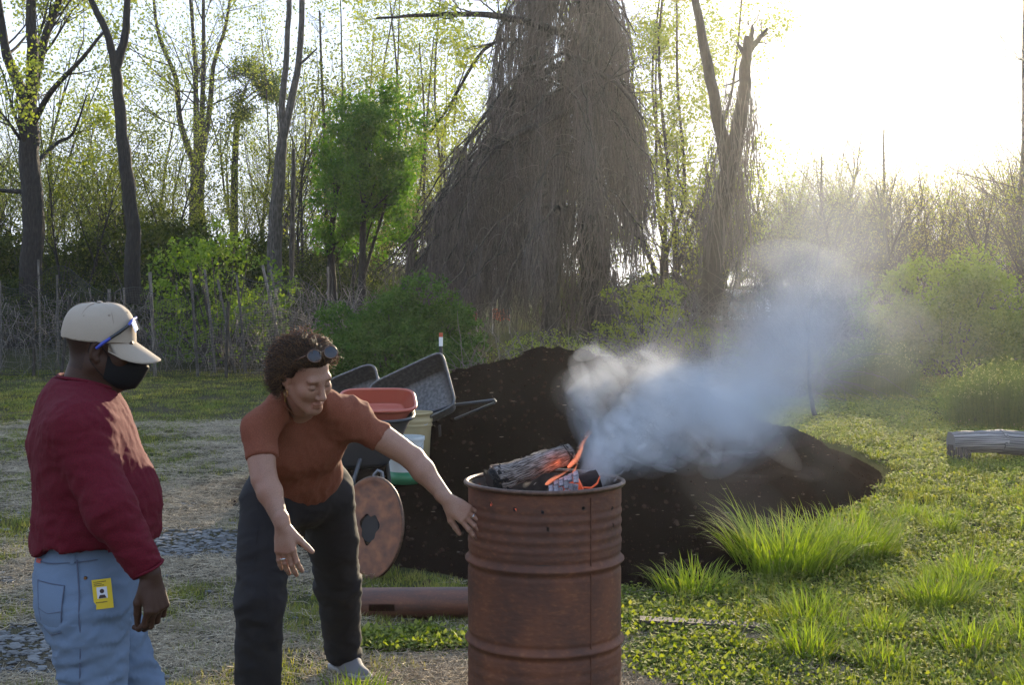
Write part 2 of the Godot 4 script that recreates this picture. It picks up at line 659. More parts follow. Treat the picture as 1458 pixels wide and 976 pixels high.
func bush(called: String, at: Vector3, rx: float, h: float, n: int, size: float, a: Color, b: Color, bark: Color) -> Node3D:
	var root := base(called, at)
	var mb := MB.new()
	mb.col = bark
	var tips := []
	var lobes := []
	for k in 34:
		var ang := rr(0, TAU)
		var q := sqrt(rng.randf()) * rx * 0.78
		var top := h * rr(0.12, 0.86) * (1.0 - 0.45 * pow(q / rx, 2.0))
		var c := Vector3(cos(ang) * q, top, sin(ang) * q)
		lobes.append([c, rx * rr(0.2, 0.38)])
		mb.tube([Vector3(c.x * 0.15, -0.1, c.z * 0.15), c * Vector3(0.6, 0.5, 0.6), c], [0.03, 0.02, 0.008], 4, false)
	for k in n:
		var lo: Array = lobes[rng.randi() % lobes.size()]
		var dir := rdir()
		dir.y = absf(dir.y) if rng.randf() < 0.75 else dir.y
		var p: Vector3 = lo[0] + dir * lo[1] * Vector3(1, 0.85, 1) * rr(0.62, 1.12)
		if k % 4 == 0:
			var sa := rr(0, TAU)
			var sq := rx * sqrt(rr(0.35, 1.0)) * 0.92
			p = Vector3(cos(sa) * sq, h * rr(0.02, 0.45), sin(sa) * sq)
		if p.y < 0.03:
			p.y = rr(0.03, 0.3)
		tips.append([p, dir])
	part("stems", mb.mesh(), M.twig, root)
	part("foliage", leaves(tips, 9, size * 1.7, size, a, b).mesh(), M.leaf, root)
	return root

func tangle(mb: MB, c: Vector3, ext: Vector3, n: int, l: float, r: float, arch := 0.7) -> void:
	for k in n:
		var p := c + Vector3(rr(-1, 1) * ext.x, rr(0, 1) * ext.y * 0.7, rr(-1, 1) * ext.z)
		var d := (rdir() + Vector3(0, 0.5, 0)).normalized()
		var pts := []
		var rad := []
		for i in 6:
			pts.append(p)
			rad.append(r * lerpf(1.0, 0.4, i / 5.0) * rr(0.7, 1.2))
			p += d * l / 5.0
			d = (d + Vector3(0, -arch * 0.4, 0) + rdir() * 0.25).normalized()
			p.y = maxf(p.y, 0.01)
		var k0 := rr(0.7, 1.3)
		mb.col = Color(0.145, 0.12, 0.10) * k0
		mb.tube(pts, rad, 3, false)

const P_TALL := {"levels": 3, "kids": [6, 4, 3], "from": [0.35, 0.3, 0.3], "spread": 0.75, "shrink": 0.55, "taper": 0.5, "wob": 0.09, "up": 0.05, "first": 0.62}
const P_MULTI := {"levels": 3, "kids": [5, 4, 3], "from": [0.3, 0.3, 0.3], "spread": 0.5, "shrink": 0.55, "taper": 0.5, "wob": 0.08, "up": 0.1, "first": 0.6, "stems": 4}
const P_BARE := {"levels": 4, "kids": [7, 5, 4, 3], "from": [0.25, 0.25, 0.2, 0.2], "spread": 0.8, "shrink": 0.58, "taper": 0.5, "wob": 0.13, "up": 0.04, "first": 0.5}
const P_YOUNG := {"levels": 3, "kids": [7, 4, 3], "from": [0.25, 0.25, 0.25], "spread": 0.85, "shrink": 0.5, "taper": 0.45, "wob": 0.1, "up": 0.05, "first": 0.7, "stems": 2}
const P_THICK := {"levels": 3, "kids": [4, 4, 3], "from": [0.2, 0.2, 0.2], "spread": 0.7, "shrink": 0.62, "taper": 0.5, "wob": 0.14, "up": 0.03, "first": 0.5, "stems": 9}
const P_TWIG := {"levels": 3, "kids": [3, 5, 4], "from": [0.3, 0.3, 0.2], "spread": 0.7, "shrink": 0.6, "taper": 0.45, "wob": 0.12, "up": 0.05, "first": 0.6}
const FRESH_A := Color(0.21, 0.26, 0.055)
const FRESH_B := Color(0.40, 0.40, 0.12)
const DEEP_A := Color(0.09, 0.14, 0.03)
const DEEP_B := Color(0.10, 0.165, 0.04)
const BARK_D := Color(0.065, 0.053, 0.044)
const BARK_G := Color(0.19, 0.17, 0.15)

func woods() -> void:
	# --- prototypes of the far wood, then their copies
	var kinds := [
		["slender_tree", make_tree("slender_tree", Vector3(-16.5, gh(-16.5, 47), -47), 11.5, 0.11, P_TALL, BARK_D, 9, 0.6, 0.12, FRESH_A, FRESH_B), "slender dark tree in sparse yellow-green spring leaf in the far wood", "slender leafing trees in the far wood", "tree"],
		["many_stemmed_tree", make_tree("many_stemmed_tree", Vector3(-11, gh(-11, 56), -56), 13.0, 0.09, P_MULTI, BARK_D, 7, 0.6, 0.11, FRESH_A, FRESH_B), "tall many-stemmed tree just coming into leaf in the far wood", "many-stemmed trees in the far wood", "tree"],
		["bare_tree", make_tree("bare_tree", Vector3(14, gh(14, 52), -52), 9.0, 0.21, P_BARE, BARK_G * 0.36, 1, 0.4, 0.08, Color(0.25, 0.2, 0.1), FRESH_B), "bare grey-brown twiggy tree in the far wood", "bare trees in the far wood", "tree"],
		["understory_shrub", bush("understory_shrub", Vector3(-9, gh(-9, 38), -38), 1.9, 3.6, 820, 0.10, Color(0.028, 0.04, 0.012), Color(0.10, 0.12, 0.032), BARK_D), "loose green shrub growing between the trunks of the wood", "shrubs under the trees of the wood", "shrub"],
		["young_tree", make_tree("young_tree", Vector3(-13, gh(-13, 41), -41), 7.0, 0.06, P_YOUNG, BARK_D, 9, 0.42, 0.09, Color(0.06, 0.08, 0.02), Color(0.25, 0.26, 0.07)), "young tree with a loose yellow-green crown at the edge of the wood", "young trees at the edge of the wood", "tree"],
		["thicket", make_tree("thicket", Vector3(10, gh(10, 40), -40), 4.2, 0.035, P_THICK, BARK_G * 0.5, 1, 0.3, 0.06, Color(0.2, 0.16, 0.1), FRESH_A), "bare brown thicket of many thin stems at the edge of the wood", "bare thickets at the edge of the wood", "shrub"],
	]
	for k in kinds:
		tag(k[1], k[2], k[4], k[3])
	var spots := []   # kind, x, d, scale
	for k in 30:
		var d := rr(42, 72)
		var x := rr(-0.52, 0.02) * d
		spots.append([0 if rng.randf() < 0.62 else 1, x, d, rr(0.42, 0.74)])
	for k in 60:
		var d := rr(42, 70)
		var x := rr(0.13, 0.55) * d
		spots.append([2 if rng.randf() < 0.9 else 0, x, d, rr(0.7, 1.02)])
	for k in 14:
		var d := rr(34, 44)
		var x := rr(0.2, 0.5) * d
		spots.append([2, x, d, rr(0.45, 0.65)])
	for k in 32:
		var d := rr(33, 46)
		var x := rr(-0.52, -0.09) * d
		spots.append([3, x, d, rr(0.6, 1.25)])
	for k in 12:
		var d := rr(38, 50)
		var x := rr(0.0, 0.55) * d
		spots.append([3, x, d, rr(0.5, 0.9)])
	for k in 34:
		var d := rr(35, 52)
		var x := rr(-0.5, -0.06) * d
		spots.append([4, x, d, rr(0.5, 1.0)])
	for k in 12:
		var d := rr(34, 48)
		var x := rr(0.02, 0.5) * d
		spots.append([4, x, d, rr(0.4, 0.75)])
	for k in 44:
		var d := rr(33, 56)
		var x := rr(0.14, 0.55) * d
		spots.append([5, x, d, rr(0.7, 1.35)])
	for k in 8:
		var d := rr(33, 40)
		var x := rr(-0.5, 0.1) * d
		spots.append([5, x, d, rr(0.5, 0.8)])
	for k in 22:
		var d := rr(37, 54)
		var x := rr(0.19, 0.5) * d
		spots.append([2, x, d, 1.0])
	for k in 26:
		var d := rr(66, 95)
		var x := rr(-0.5, 0.05) * d
		spots.append([0 if k % 2 else 4, x, d, rr(0.7, 1.2)])
	for s in spots:
		# the wood on the right is low: none of it reaches the sun
		if s[1] > 0.1 * s[2] and s[0] in [0, 1, 2]:
			s[3] = minf(s[3], (1.7 + 0.118 * s[2]) / ([11.5, 13.0, 9.0][s[0]] * 1.2))
		var src: Node3D = kinds[s[0]][1]
		var c := copy(src, Vector3(s[1], gh(s[1], s[2]) - 0.05, -s[2]), rr(0, TAU), s[3])
		c.scale.y *= rr(0.88, 1.15)

	# --- trees one can tell apart
	var root := base("great_tree", Vector3(-12.571, 1.558, -34.000))
	var o := root.position
	var mb := MB.new()
	mb.col = BARK_D
	var tips := []
	stem(mb, o, [Vector3(-12.571, 1.429, -34.000), Vector3(-12.552, 3.855, -34.000), Vector3(-12.608, 5.418, -34.000), Vector3(-12.626, 6.612, -34.000)], 0.30, 0.24, 3, P_TWIG, tips, 1.8)
	stem(mb, o, [Vector3(-12.626, 6.520, -34.000), Vector3(-13.122, 7.678, -34.000), Vector3(-13.361, 8.726, -34.000), Vector3(-13.618, 10.655, -34.000)], 0.16, 0.08, 7, P_TWIG, tips, 1.6)
	stem(mb, o, [Vector3(-12.626, 6.520, -34.000), Vector3(-12.387, 7.734, -33.600), Vector3(-12.386, 9.255, -33.500), Vector3(-12.112, 11.282, -33.000)], 0.18, 0.09, 7, P_TWIG, tips, 1.6)
	stem(mb, o, [Vector3(-12.608, 6.612, -34.000), Vector3(-12.403, 8.307, -34.400), Vector3(-12.028, 9.482, -34.500), Vector3(-11.938, 11.488, -35.000)], 0.14, 0.07, 7, P_TWIG, tips, 1.6)
	stem(mb, o, [Vector3(-12.552, 6.061, -34.000), Vector3(-11.719, 6.787, -33.000), Vector3(-10.569, 7.496, -32.000), Vector3(-10.015, 8.188, -32.000)], 0.09, 0.03, 5, P_TWIG, tips, 1.2)
	stem(mb, o, [Vector3(-12.552, 4.958, -34.000), Vector3(-12.278, 5.718, -35.000), Vector3(-11.824, 6.001, -35.000), Vector3(-11.446, 7.042, -35.000)], 0.07, 0.02, 5, P_TWIG, tips, 1.0)
	part("trunk", mb.mesh(), M.bark, root)
	part("crown", leaves(tips, 6, 0.36, 0.10, FRESH_A, FRESH_B).mesh(), M.leaf, root)
	tag(root, "thinly leaved great tree whose thick trunk parts into upright limbs behind the man", "tree")

	root = base("forked_dark_trunk", Vector3(-8.789, 1.569, -30.000))
	o = root.position
	mb = MB.new()
	mb.col = BARK_D * 0.75
	tips = []
	stem(mb, o, [Vector3(-8.773, 1.455, -30.000), Vector3(-8.741, 3.109, -30.000), Vector3(-8.903, 4.569, -30.000), Vector3(-9.065, 6.028, -30.000), Vector3(-9.130, 6.969, -30.000)], 0.19, 0.11, 0, P_TWIG, tips)
	stem(mb, o, [Vector3(-9.130, 6.920, -30.000), Vector3(-9.389, 7.812, -30.000), Vector3(-9.714, 8.461, -30.000), Vector3(-10.070, 9.596, -30.000)], 0.10, 0.05, 1, P_TWIG, tips)
	stem(mb, o, [Vector3(-9.130, 6.920, -30.000), Vector3(-8.919, 7.650, -30.000), Vector3(-8.870, 8.461, -30.000), Vector3(-8.773, 9.920, -30.000)], 0.11, 0.06, 1, P_TWIG, tips)
	stem(mb, o, [Vector3(-9.097, 6.645, -30.000), Vector3(-9.227, 6.920, -30.000), Vector3(-9.276, 7.164, -30.000)], 0.05, 0.025, 0, P_TWIG, tips)
	part("trunk", mb.mesh(), M.bark, root)
	tag(root, "nearly black bare trunk that forks high up, behind the netting fence", "tree")

	root = base("forked_grey_trunk", Vector3(-5.630, 1.566, -31.000))
	o = root.position
	mb = MB.new()
	mb.col = BARK_G
	tips = []
	stem(mb, o, [Vector3(-5.664, 1.449, -31.000), Vector3(-5.647, 3.158, -31.000), Vector3(-5.546, 4.666, -31.000), Vector3(-5.446, 5.504, -31.000)], 0.20, 0.11, 0, P_TWIG, tips)
	stem(mb, o, [Vector3(-5.446, 5.420, -31.000), Vector3(-5.479, 6.174, -31.000), Vector3(-5.379, 7.347, -31.000), Vector3(-5.312, 8.688, -31.000), Vector3(-5.295, 9.861, -31.000)], 0.09, 0.05, 0, P_TWIG, tips)
	stem(mb, o, [Vector3(-5.446, 5.420, -31.000), Vector3(-5.178, 6.677, -31.000), Vector3(-5.044, 7.682, -31.000), Vector3(-4.977, 9.861, -31.000)], 0.10, 0.06, 0, P_TWIG, tips)
	stem(mb, o, [Vector3(-5.077, 7.146, -31.000), Vector3(-4.796, 7.292, -30.700), Vector3(-4.567, 7.453, -30.500)], 0.04, 0.015, 1, P_TWIG, tips, 0.5)
	part("trunk", mb.mesh(), M.bark, root)
	tag(root, "pale grey leafless trunk dividing into two long upright stems beside a thin snag", "tree")

	root = base("snag", Vector3(-5.364, 1.650, -31.500))
	o = root.position
	mb = MB.new()
	mb.col = BARK_G * 1.1
	stem(mb, o, [Vector3(-5.381, 1.446, -31.500), Vector3(-5.329, 3.182, -31.500), Vector3(-5.295, 5.192, -31.500)], 0.075, 0.05, 0, P_TWIG, tips)
	part("trunk", mb.mesh(), M.bark, root)
	tag(root, "short thin grey snag broken off beside the pale forked trunk", "dead tree")

	root = base("thin_stem_tree", Vector3(-6.208, 1.650, -44.000))
	o = root.position
	mb = MB.new()
	mb.col = BARK_D
	tips = []
	stem(mb, o, [Vector3(-6.208, 1.531, -44.000), Vector3(-6.326, 6.407, -44.000), Vector3(-6.445, 9.261, -44.000), Vector3(-6.517, 11.282, -44.000)], 0.08, 0.03, 14, P_TWIG, tips, 0.45)
	part("trunk", mb.mesh(), M.bark, root)
	tag(root, "very thin straight bare stem rising beside the dense green tree", "tree")

	root = base("upright_tree", Vector3(-13.349, 1.650, -55.000))
	o = root.position
	mb = MB.new()
	mb.col = BARK_D
	tips = []
	stem(mb, o, [Vector3(-13.349, 1.501, -55.000), Vector3(-13.319, 4.623, -55.000), Vector3(-13.319, 7.150, -55.000)], 0.36, 0.30, 2, P_TWIG, tips, 2.0)
	for st in [[Vector3(-13.349, 7.001, -55.000), Vector3(-14.003, 8.785, -55.000), Vector3(-14.241, 10.866, -55.000), Vector3(-14.984, 12.799, -55.000), Vector3(-15.192, 15.326, -55.000)], [Vector3(-13.319, 7.001, -55.000), Vector3(-13.349, 9.677, -55.000), Vector3(-13.408, 11.758, -55.000), Vector3(-13.705, 15.326, -55.000)], [Vector3(-13.259, 7.001, -55.000), Vector3(-12.814, 10.407, -54.000), Vector3(-12.843, 15.077, -54.000)], [Vector3(-13.230, 7.001, -55.000), Vector3(-13.077, 9.218, -56.000), Vector3(-12.865, 11.488, -56.000), Vector3(-12.320, 13.304, -56.000), Vector3(-12.017, 15.574, -56.000)]]:
		stem(mb, o, st, 0.15, 0.05, 12, P_TWIG, tips, 2.2)
	part("trunk", mb.mesh(), M.bark, root)
	part("crown", leaves(tips, 3, 0.45, 0.12, FRESH_A, FRESH_B).mesh(), M.leaf, root)
	tag(root, "tall tree of several upright stems with a haze of yellow-green buds against the sky", "tree")

	root = base("pine_tree", Vector3(-12.384, 1.650, -58.000))
	o = root.position
	mb = MB.new()
	mb.col = BARK_D * 0.7
	tips = []
	stem(mb, o, [Vector3(-12.415, 1.493, -58.000), Vector3(-12.415, 5.726, -58.000), Vector3(-12.321, 8.861, -58.000), Vector3(-12.164, 10.115, -58.000), Vector3(-11.819, 10.899, -58.000)], 0.22, 0.06, 0, P_TWIG, tips)
	for st in [[Vector3(-12.258, 9.645, -58.000), Vector3(-11.569, 10.428, -58.000), Vector3(-10.879, 10.805, -58.000)], [Vector3(-12.070, 10.240, -58.000), Vector3(-11.123, 10.708, -57.000), Vector3(-10.753, 10.770, -57.000)], [Vector3(-11.945, 10.742, -58.000), Vector3(-11.819, 11.118, -58.000)], [Vector3(-12.290, 9.174, -58.000), Vector3(-11.862, 9.661, -57.000)]]:
		stem(mb, o, st, 0.05, 0.02, 6, P_TWIG, tips, 0.6)
	part("trunk", mb.mesh(), M.bark, root)
	part("crown", leaves(tips, 8, 0.28, 0.10, DEEP_A * 0.5, DEEP_A).mesh(), M.leaf, root)
	tag(root, "small dark pine with a lopsided flat top standing up against the white sky", "tree")

	# dense green tree
	root = base("dense_green_tree", Vector3(-3.470, 1.650, -30.000))
	o = root.position
	mb = MB.new()
	mb.col = BARK_D
	tips = []
	stem(mb, o, [Vector3(-3.454, 1.407, -30.000), Vector3(-3.438, 3.109, -30.000), Vector3(-3.389, 4.569, -30.000), Vector3(-3.324, 5.704, -30.000)], 0.10, 0.02, 34, P_TWIG, tips, 0.75)
	stem(mb, o, [Vector3(-4.204, 1.403, -30.500), Vector3(-4.237, 2.639, -30.500), Vector3(-4.111, 3.943, -30.300), Vector3(-3.902, 4.996, -30.200)], 0.12, 0.02, 20, P_TWIG, tips, 0.6)
	stem(mb, o, [Vector3(-3.454, 1.974, -30.000), Vector3(-3.096, 3.288, -30.300), Vector3(-2.753, 4.370, -30.500)], 0.05, 0.02, 16, P_TWIG, tips, 0.6)
	part("trunk", mb.mesh(), M.bark, root)
	part("crown", leaves(tips, 8, 0.2, 0.09, Color(0.07, 0.15, 0.025), Color(0.13, 0.24, 0.04)).mesh(), M.leaf, root)
	tag(root, "small dense tree in bright green leaf between the pale trunk and the vine-hung tree", "tree")

	# tall loose trees behind the vine-hung one
	for q in [[520, 46.0, 0], [600, 44.0, 1], [945, 37.0, 2]]:
		root = base("tall_budding_tree", Vector3((q[0] - 729) / 1850.0 * q[1], 0.35, -q[1]))
		o = root.position
		mb = MB.new()
		mb.col = Color(0.14, 0.11, 0.09)
		tips = []
		for st in 5 if q[2] < 2 else 6:
			var a := rr(0, TAU)
			var top := o + Vector3(cos(a) * rr(0.8, 2.3), rr(9.0, 12.5), sin(a) * rr(0.5, 1.6))
			stem(mb, o, [o, o + Vector3(cos(a) * 0.4 + rr(-0.2, 0.2), 2.2, sin(a) * 0.3), o.lerp(top, 0.4) + Vector3(cos(a) * 0.5 + rr(-0.4, 0.4), 0, 0), o.lerp(top, 0.7) + Vector3(rr(-0.5, 0.5), 0, rr(-0.3, 0.3)), top], 0.085, 0.02, 16, P_TWIG, tips, 1.5)
		part("trunk", mb.mesh(), M.bark, root)
		part("crown", leaves(tips, 4 if q[2] < 2 else 6, 0.34, 0.10, FRESH_A, FRESH_B).mesh(), M.leaf, root)
		tag(root, ["tall tree of thin rosy stems with sparse buds directly above the dense green tree", "tall budding tree whose fine branches fill the gap left of the vine curtain", "tall yellow-green tree between the vine curtain and the broken trunk"][q[2]], "tree")

	# broken trunk with hanging vines
	root = base("broken_trunk", Vector3(4.605, 1.326, -30.000))
	o = root.position
	mb = MB.new()
	mb.col = BARK_D
	tips = []
	stem(mb, o, [Vector3(4.589, 1.164, -30.000), Vector3(4.719, 3.109, -30.000), Vector3(5.043, 4.569, -30.000), Vector3(5.286, 6.028, -30.000), Vector3(5.400, 6.920, -30.000), Vector3(5.465, 7.618, -30.000)], 0.25, 0.10, 0, P_TWIG, tips)
	stem(mb, o, [Vector3(4.978, 4.407, -30.000), Vector3(4.654, 6.272, -30.000), Vector3(4.378, 7.569, -30.000), Vector3(4.135, 9.109, -30.000)], 0.16, 0.08, 0, P_TWIG, tips)
	for st in [[Vector3(5.432, 7.245, -30.000), Vector3(5.530, 7.650, -30.000), Vector3(5.546, 7.893, -30.000)], [Vector3(5.432, 7.245, -30.000), Vector3(5.692, 7.569, -30.000), Vector3(5.886, 7.812, -30.000)], [Vector3(5.400, 7.164, -30.000), Vector3(5.205, 7.455, -30.000)]]:
		stem(mb, o, st, 0.09, 0.02, 3, P_TWIG, tips, 0.3)
	stem(mb, o, [Vector3(5.368, 6.677, -30.000), Vector3(5.124, 6.547, -30.000), Vector3(4.881, 6.482, -30.000)], 0.03, 0.012, 2, P_TWIG, tips, 0.3)
	part("trunk", mb.mesh(), M.bark, root)
	mb = MB.new()
	for k in 300:
		var f := rr(0.05, 0.85)
		var p := Vector3(lerpf(4.75, 5.45, f), lerpf(3.0, 7.2, f), -30) + Vector3(rr(-0.75, 0.6), rr(-0.3, 0.3), rr(-0.6, 0.6)) * (1.0 - 0.6 * f)
		var pts := []
		var rad := []
		var dx := rr(-0.05, 0.05)
		for i in 8:
			pts.append(p - o)
			rad.append(rr(0.006, 0.011))
			p += Vector3(dx + rr(-0.04, 0.04), -rr(0.12, 0.32), rr(-0.04, 0.04))
			if p.y < 2.1:
				break
		mb.col = Color(0.095, 0.08, 0.07) * rr(0.6, 1.4)
		mb.tube(pts, rad, 3, false)
	part("vines", mb.mesh(), M.twig, root, "stuff")
	tag(root, "broken-topped trunk with a second leaning stem, hung with dead vines, right of the vine curtain", "tree")

	# bare tree at the right, and smaller snags near it
	for q in [[1448, 38.0, 10.0, 0.16], [1160, 40.0, 5.6, 0.12], [1250, 46.0, 7.2, 0.13]]:
		root = base("leafless_tree", Vector3((q[0] - 729) / 1850.0 * q[1], 0.3, -q[1]))
		o = root.position
		mb = MB.new()
		mb.col = BARK_G * 0.8
		tips = []
		stem(mb, o, [o, o + Vector3(0.05, q[2] * 0.3, 0), o + Vector3(0.15, q[2] * 0.6, 0.1), o + Vector3(0.2, q[2], 0)], q[3], 0.025, 30, P_TWIG, tips, q[2] * 0.17)
		part("trunk", mb.mesh(), M.bark, root)
		tag(root, {1448: "tallest leafless tree, with many rising grey limbs, behind the sunlit shrub", 1160: "short leafless trunk with drooping limbs seen through the smoke", 1250: "leafless middle-sized tree between the smoke and the sunlit shrub"}[q[0]], "tree")

func vine_tree() -> void:
	var root := base("vine_hung_tree", Vector3(1.2, 0.3, -30))
	tag(root, "huge tree smothered in a grey-brown curtain of hanging dead vines", "tree")
	var o := root.position
	var mb := MB.new()
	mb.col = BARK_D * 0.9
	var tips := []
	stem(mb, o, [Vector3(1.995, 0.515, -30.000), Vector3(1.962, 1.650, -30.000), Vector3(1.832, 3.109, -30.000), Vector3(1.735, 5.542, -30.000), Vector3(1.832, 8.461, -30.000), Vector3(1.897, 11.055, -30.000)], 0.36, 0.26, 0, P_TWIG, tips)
	part("trunk", mb.mesh(), M.bark, root)
	mb = MB.new()
	mb.col = BARK_G * 0.85
	stem(mb, o, [Vector3(0.876, 0.515, -30.000), Vector3(0.908, 1.650, -30.000), Vector3(0.989, 3.109, -30.000), Vector3(1.151, 5.218, -30.000), Vector3(1.395, 7.488, -30.000)], 0.24, 0.14, 0, P_TWIG, tips)
	part("trunk", mb.mesh(), M.bark, root)
	# limbs
	for st in [[[Vector3(1.768, 7.488, -30.000), Vector3(0.256, 7.890, -29.600), Vector3(-0.779, 8.007, -29.400), Vector3(-2.036, 7.932, -29.200), Vector3(-3.041, 7.826, -29.000)], 0.11], [[Vector3(1.395, 6.515, -30.000), Vector3(0.264, 7.585, -30.500), Vector3(-0.643, 7.420, -30.500), Vector3(-1.467, 6.101, -30.500), Vector3(-1.929, 5.442, -30.500)], 0.07], [[Vector3(1.638, 6.028, -30.000), Vector3(0.172, 5.255, -29.000), Vector3(-0.448, 4.742, -28.600), Vector3(-0.875, 4.106, -28.400)], 0.09], [[Vector3(1.800, 6.839, -30.000), Vector3(2.367, 6.353, -29.000), Vector3(2.875, 5.515, -28.600)], 0.09], [[Vector3(1.768, 4.893, -30.000), Vector3(0.519, 5.504, -31.000), Vector3(-0.666, 4.725, -31.600)], 0.08], [[Vector3(1.768, 5.218, -30.000), Vector3(2.698, 5.085, -31.000), Vector3(3.337, 3.693, -31.500)], 0.08]]:
		mb = MB.new()
		mb.col = BARK_D * 0.8
		tips = []
		stem(mb, o, st[0], st[1], 0.02, 9, P_TWIG, tips, 0.8)
		part("limb", mb.mesh(), M.bark, root)
		if st[1] > 0.1 or st[1] < 0.075:
			part("leaves", leaves(tips, 3, 0.3, 0.09, FRESH_A, FRESH_B).mesh(), M.leaf, root)
	# the curtain: vines hang in bunches from arching limbs that end on a tent-shaped hull
	var left := [Vector2(0.6, 3.9), Vector2(1.6, 4.1), Vector2(2.2, 4.0), Vector2(2.95, 3.5), Vector2(3.76, 2.95), Vector2(5.2, 2.4), Vector2(7.0, 1.7), Vector2(8.4, 1.1), Vector2(10.5, 0.8)]
	var right := [Vector2(0.6, 1.75), Vector2(2.2, 1.9), Vector2(3.76, 2.0), Vector2(5.2, 1.95), Vector2(7.0, 1.7), Vector2(8.4, 1.4), Vector2(10.5, 1.1)]
	mb = MB.new()
	var limbs := MB.new()
	var vine_c := Color(0.080, 0.065, 0.057)
	for li in 112:
		var leftward := rng.randf() < 0.64
		var ang := (PI if leftward else 0.0) + rr(-1.35, 1.35)
		var ye := rr(1.3, 8.6)
		if leftward and rng.randf() < 0.5:
			ye = rr(1.3, 4.2)
		if li < 34:
			leftward = true
			ang = PI + rr(-0.6, 0.6)
			ye = rr(1.2, 3.6)
		elif li < 62:
			leftward = li % 3 == 0
			ang = (PI if leftward else 0.0) + rr(-0.7, 0.7)
			ye = rr(2.4, 8.4)
		var w := crv(left if leftward else right, ye) * (rr(0.62, 1.06) if li >= 62 else rr(0.84, 1.1))
		var sz := 1.0 if w < 2.0 else 2.0 / w
		var ys := minf(ye + (rr(0.8, 3.2) if li >= 34 else rr(2.0, 4.5)), 10.8)
		var end := Vector3(cos(ang) * w, ye, sin(ang) * w * lerpf(0.9, 0.7, 1.0 - sz))
		var start := Vector3(rr(-0.3, 0.2) - 0.05, ys, rr(-0.2, 0.2))
		var mid := start.lerp(end, 0.5) + Vector3(cos(ang) * 0.25, rr(0.35, 1.0), 0)
		var path := []
		var lr := []
		for i in 13:
			var f := i / 12.0
			path.append(start.lerp(mid, f).lerp(mid.lerp(end, f), f) + rdir() * 0.05 - Vector3(0, 0.3, 0)); lr.append(lerpf(0.045, 0.012, f))
		limbs.col = BARK_D * rr(0.8, 1.3)
		limbs.tube(path, lr, 5, false)
		# bunches of vine along the limb
		for bu in 8 + rng.randi() % 5:
			var f := rr(0.12, 1.0)
			var at: Vector3 = path[int(f * 12.0)]
			var drop := minf(rr(0.7, 3.6), at.y - rr(0.25, 1.3))
			if cos(ang) > -0.6 and at.x > -1.3 and at.x < 1.6 and at.z > -0.8:
				drop = minf(drop, at.y - rr(0.9, 1.6))
			if drop < 0.4:
				continue
			var spread := rr(0.06, 0.3)
			for st in 4 + rng.randi() % 9:
				var p := at + Vector3(rr(-1, 1), 0, rr(-1, 1)) * spread * 0.5
				var l := drop * rr(0.5, 1.15)
				var outw := Vector3(cos(ang), 0, sin(ang)) * rr(-0.05, 0.22)
				var sway := rr(0, 50)
				var amp := rr(0.02, 0.15)
				var n := maxi(4, int(l / 0.2))
				var pts := []
				var rad := []
				var r0 := rr(0.004, 0.0125)
				var side := Vector3(rr(-1, 1), 0, rr(-1, 1)) * spread
				for i in n + 1:
					var q := float(i) / n
					pts.append(p + Vector3(0, -l * q + 0.12 * sin(q * PI), 0) + outw * l * q * (1.0 - 0.4 * q) + side * q + Vector3(sin(q * l * 3.1 + sway), 0, cos(q * l * 2.6 + sway * 1.7)) * amp * q + rdir() * 0.02); rad.append(r0 * lerpf(1.0, 0.55, q))
				mb.col = vine_c * rr(0.55, 1.5)
				mb.tube(pts, rad, 3, false)
	# ropes of vine up the trunks
	for k in 420:
		var bx := -0.35 if rng.randf() < 0.35 else 0.55
		var y := rr(1.2, 10.5)
		var a0 := rr(0, TAU)
		var pts := []
		var rad := []
		var rr0 := rr(0.3, 0.62)
		for i in 12:
			pts.append(Vector3(bx + cos(a0 + i * 0.12) * rr0 - 0.03 * y * (bx - 0.2), y - 0.3, sin(a0 + i * 0.12) * rr0) + rdir() * 0.06); rad.append(rr(0.006, 0.016))
			y -= rr(0.12, 0.3)
			if y < 0.9:
				break
		mb.col = vine_c * rr(0.5, 1.3)
		mb.tube(pts, rad, 3, false)
	# short loops and loose ends
	for k in 1500:
		var y := rr(0.9, 9.5)
		var lf := rng.randf() < 0.6
		var ang := (PI if lf else 0.0) + rr(-1.4, 1.4)
		var w := crv(left if lf else right, y) * rr(0.4, 1.03)
		var p := Vector3(cos(ang) * w, y - 0.3, sin(ang) * minf(w, 2.0) * 0.9)
		var d := (rdir() + Vector3(cos(ang), -0.2, 0) * 0.5).normalized()
		var pts := []
		var rad := []
		for i in 7:
			pts.append(p); rad.append(lerpf(0.007, 0.003, i / 6.0))
			d = (d + rdir() * 0.35 + Vector3(0, -0.28, 0)).normalized()
			p += d * 0.17
		mb.col = vine_c * rr(0.5, 1.6)
		mb.tube(pts, rad, 3, false)
	part("small_limbs", limbs.mesh(), M.bark, root, "stuff")
	part("vines", mb.mesh(), M.twig, root, "stuff")

func post(called: String, a: Vector3, b: Vector3, r: float, label: String, group: String, tone: float) -> void:
	var root := base(called, a)
	var mb := MB.new()
	mb.col = Color(0.40, 0.35, 0.30) * tone
	mb.tube([Vector3(0, -0.2, 0), (b - a) * 0.5 + rdir() * 0.01, b - a], [r, r * 0.95, r * 0.9], 8, true, 0.1, rng.randi() % 99)
	part("shaft", mb.mesh(), M.bark, root)
	mb = MB.new()
	mb.col = Color(0.45, 0.4, 0.34) * tone
	mb.tube([(b - a) - (b - a).normalized() * 0.004, (b - a) + (b - a).normalized() * 0.004], [r * 0.86, r * 0.8], 8, true)
	part("cut_top", mb.mesh(), M.bark, root)
	tag(root, label, "post", group)

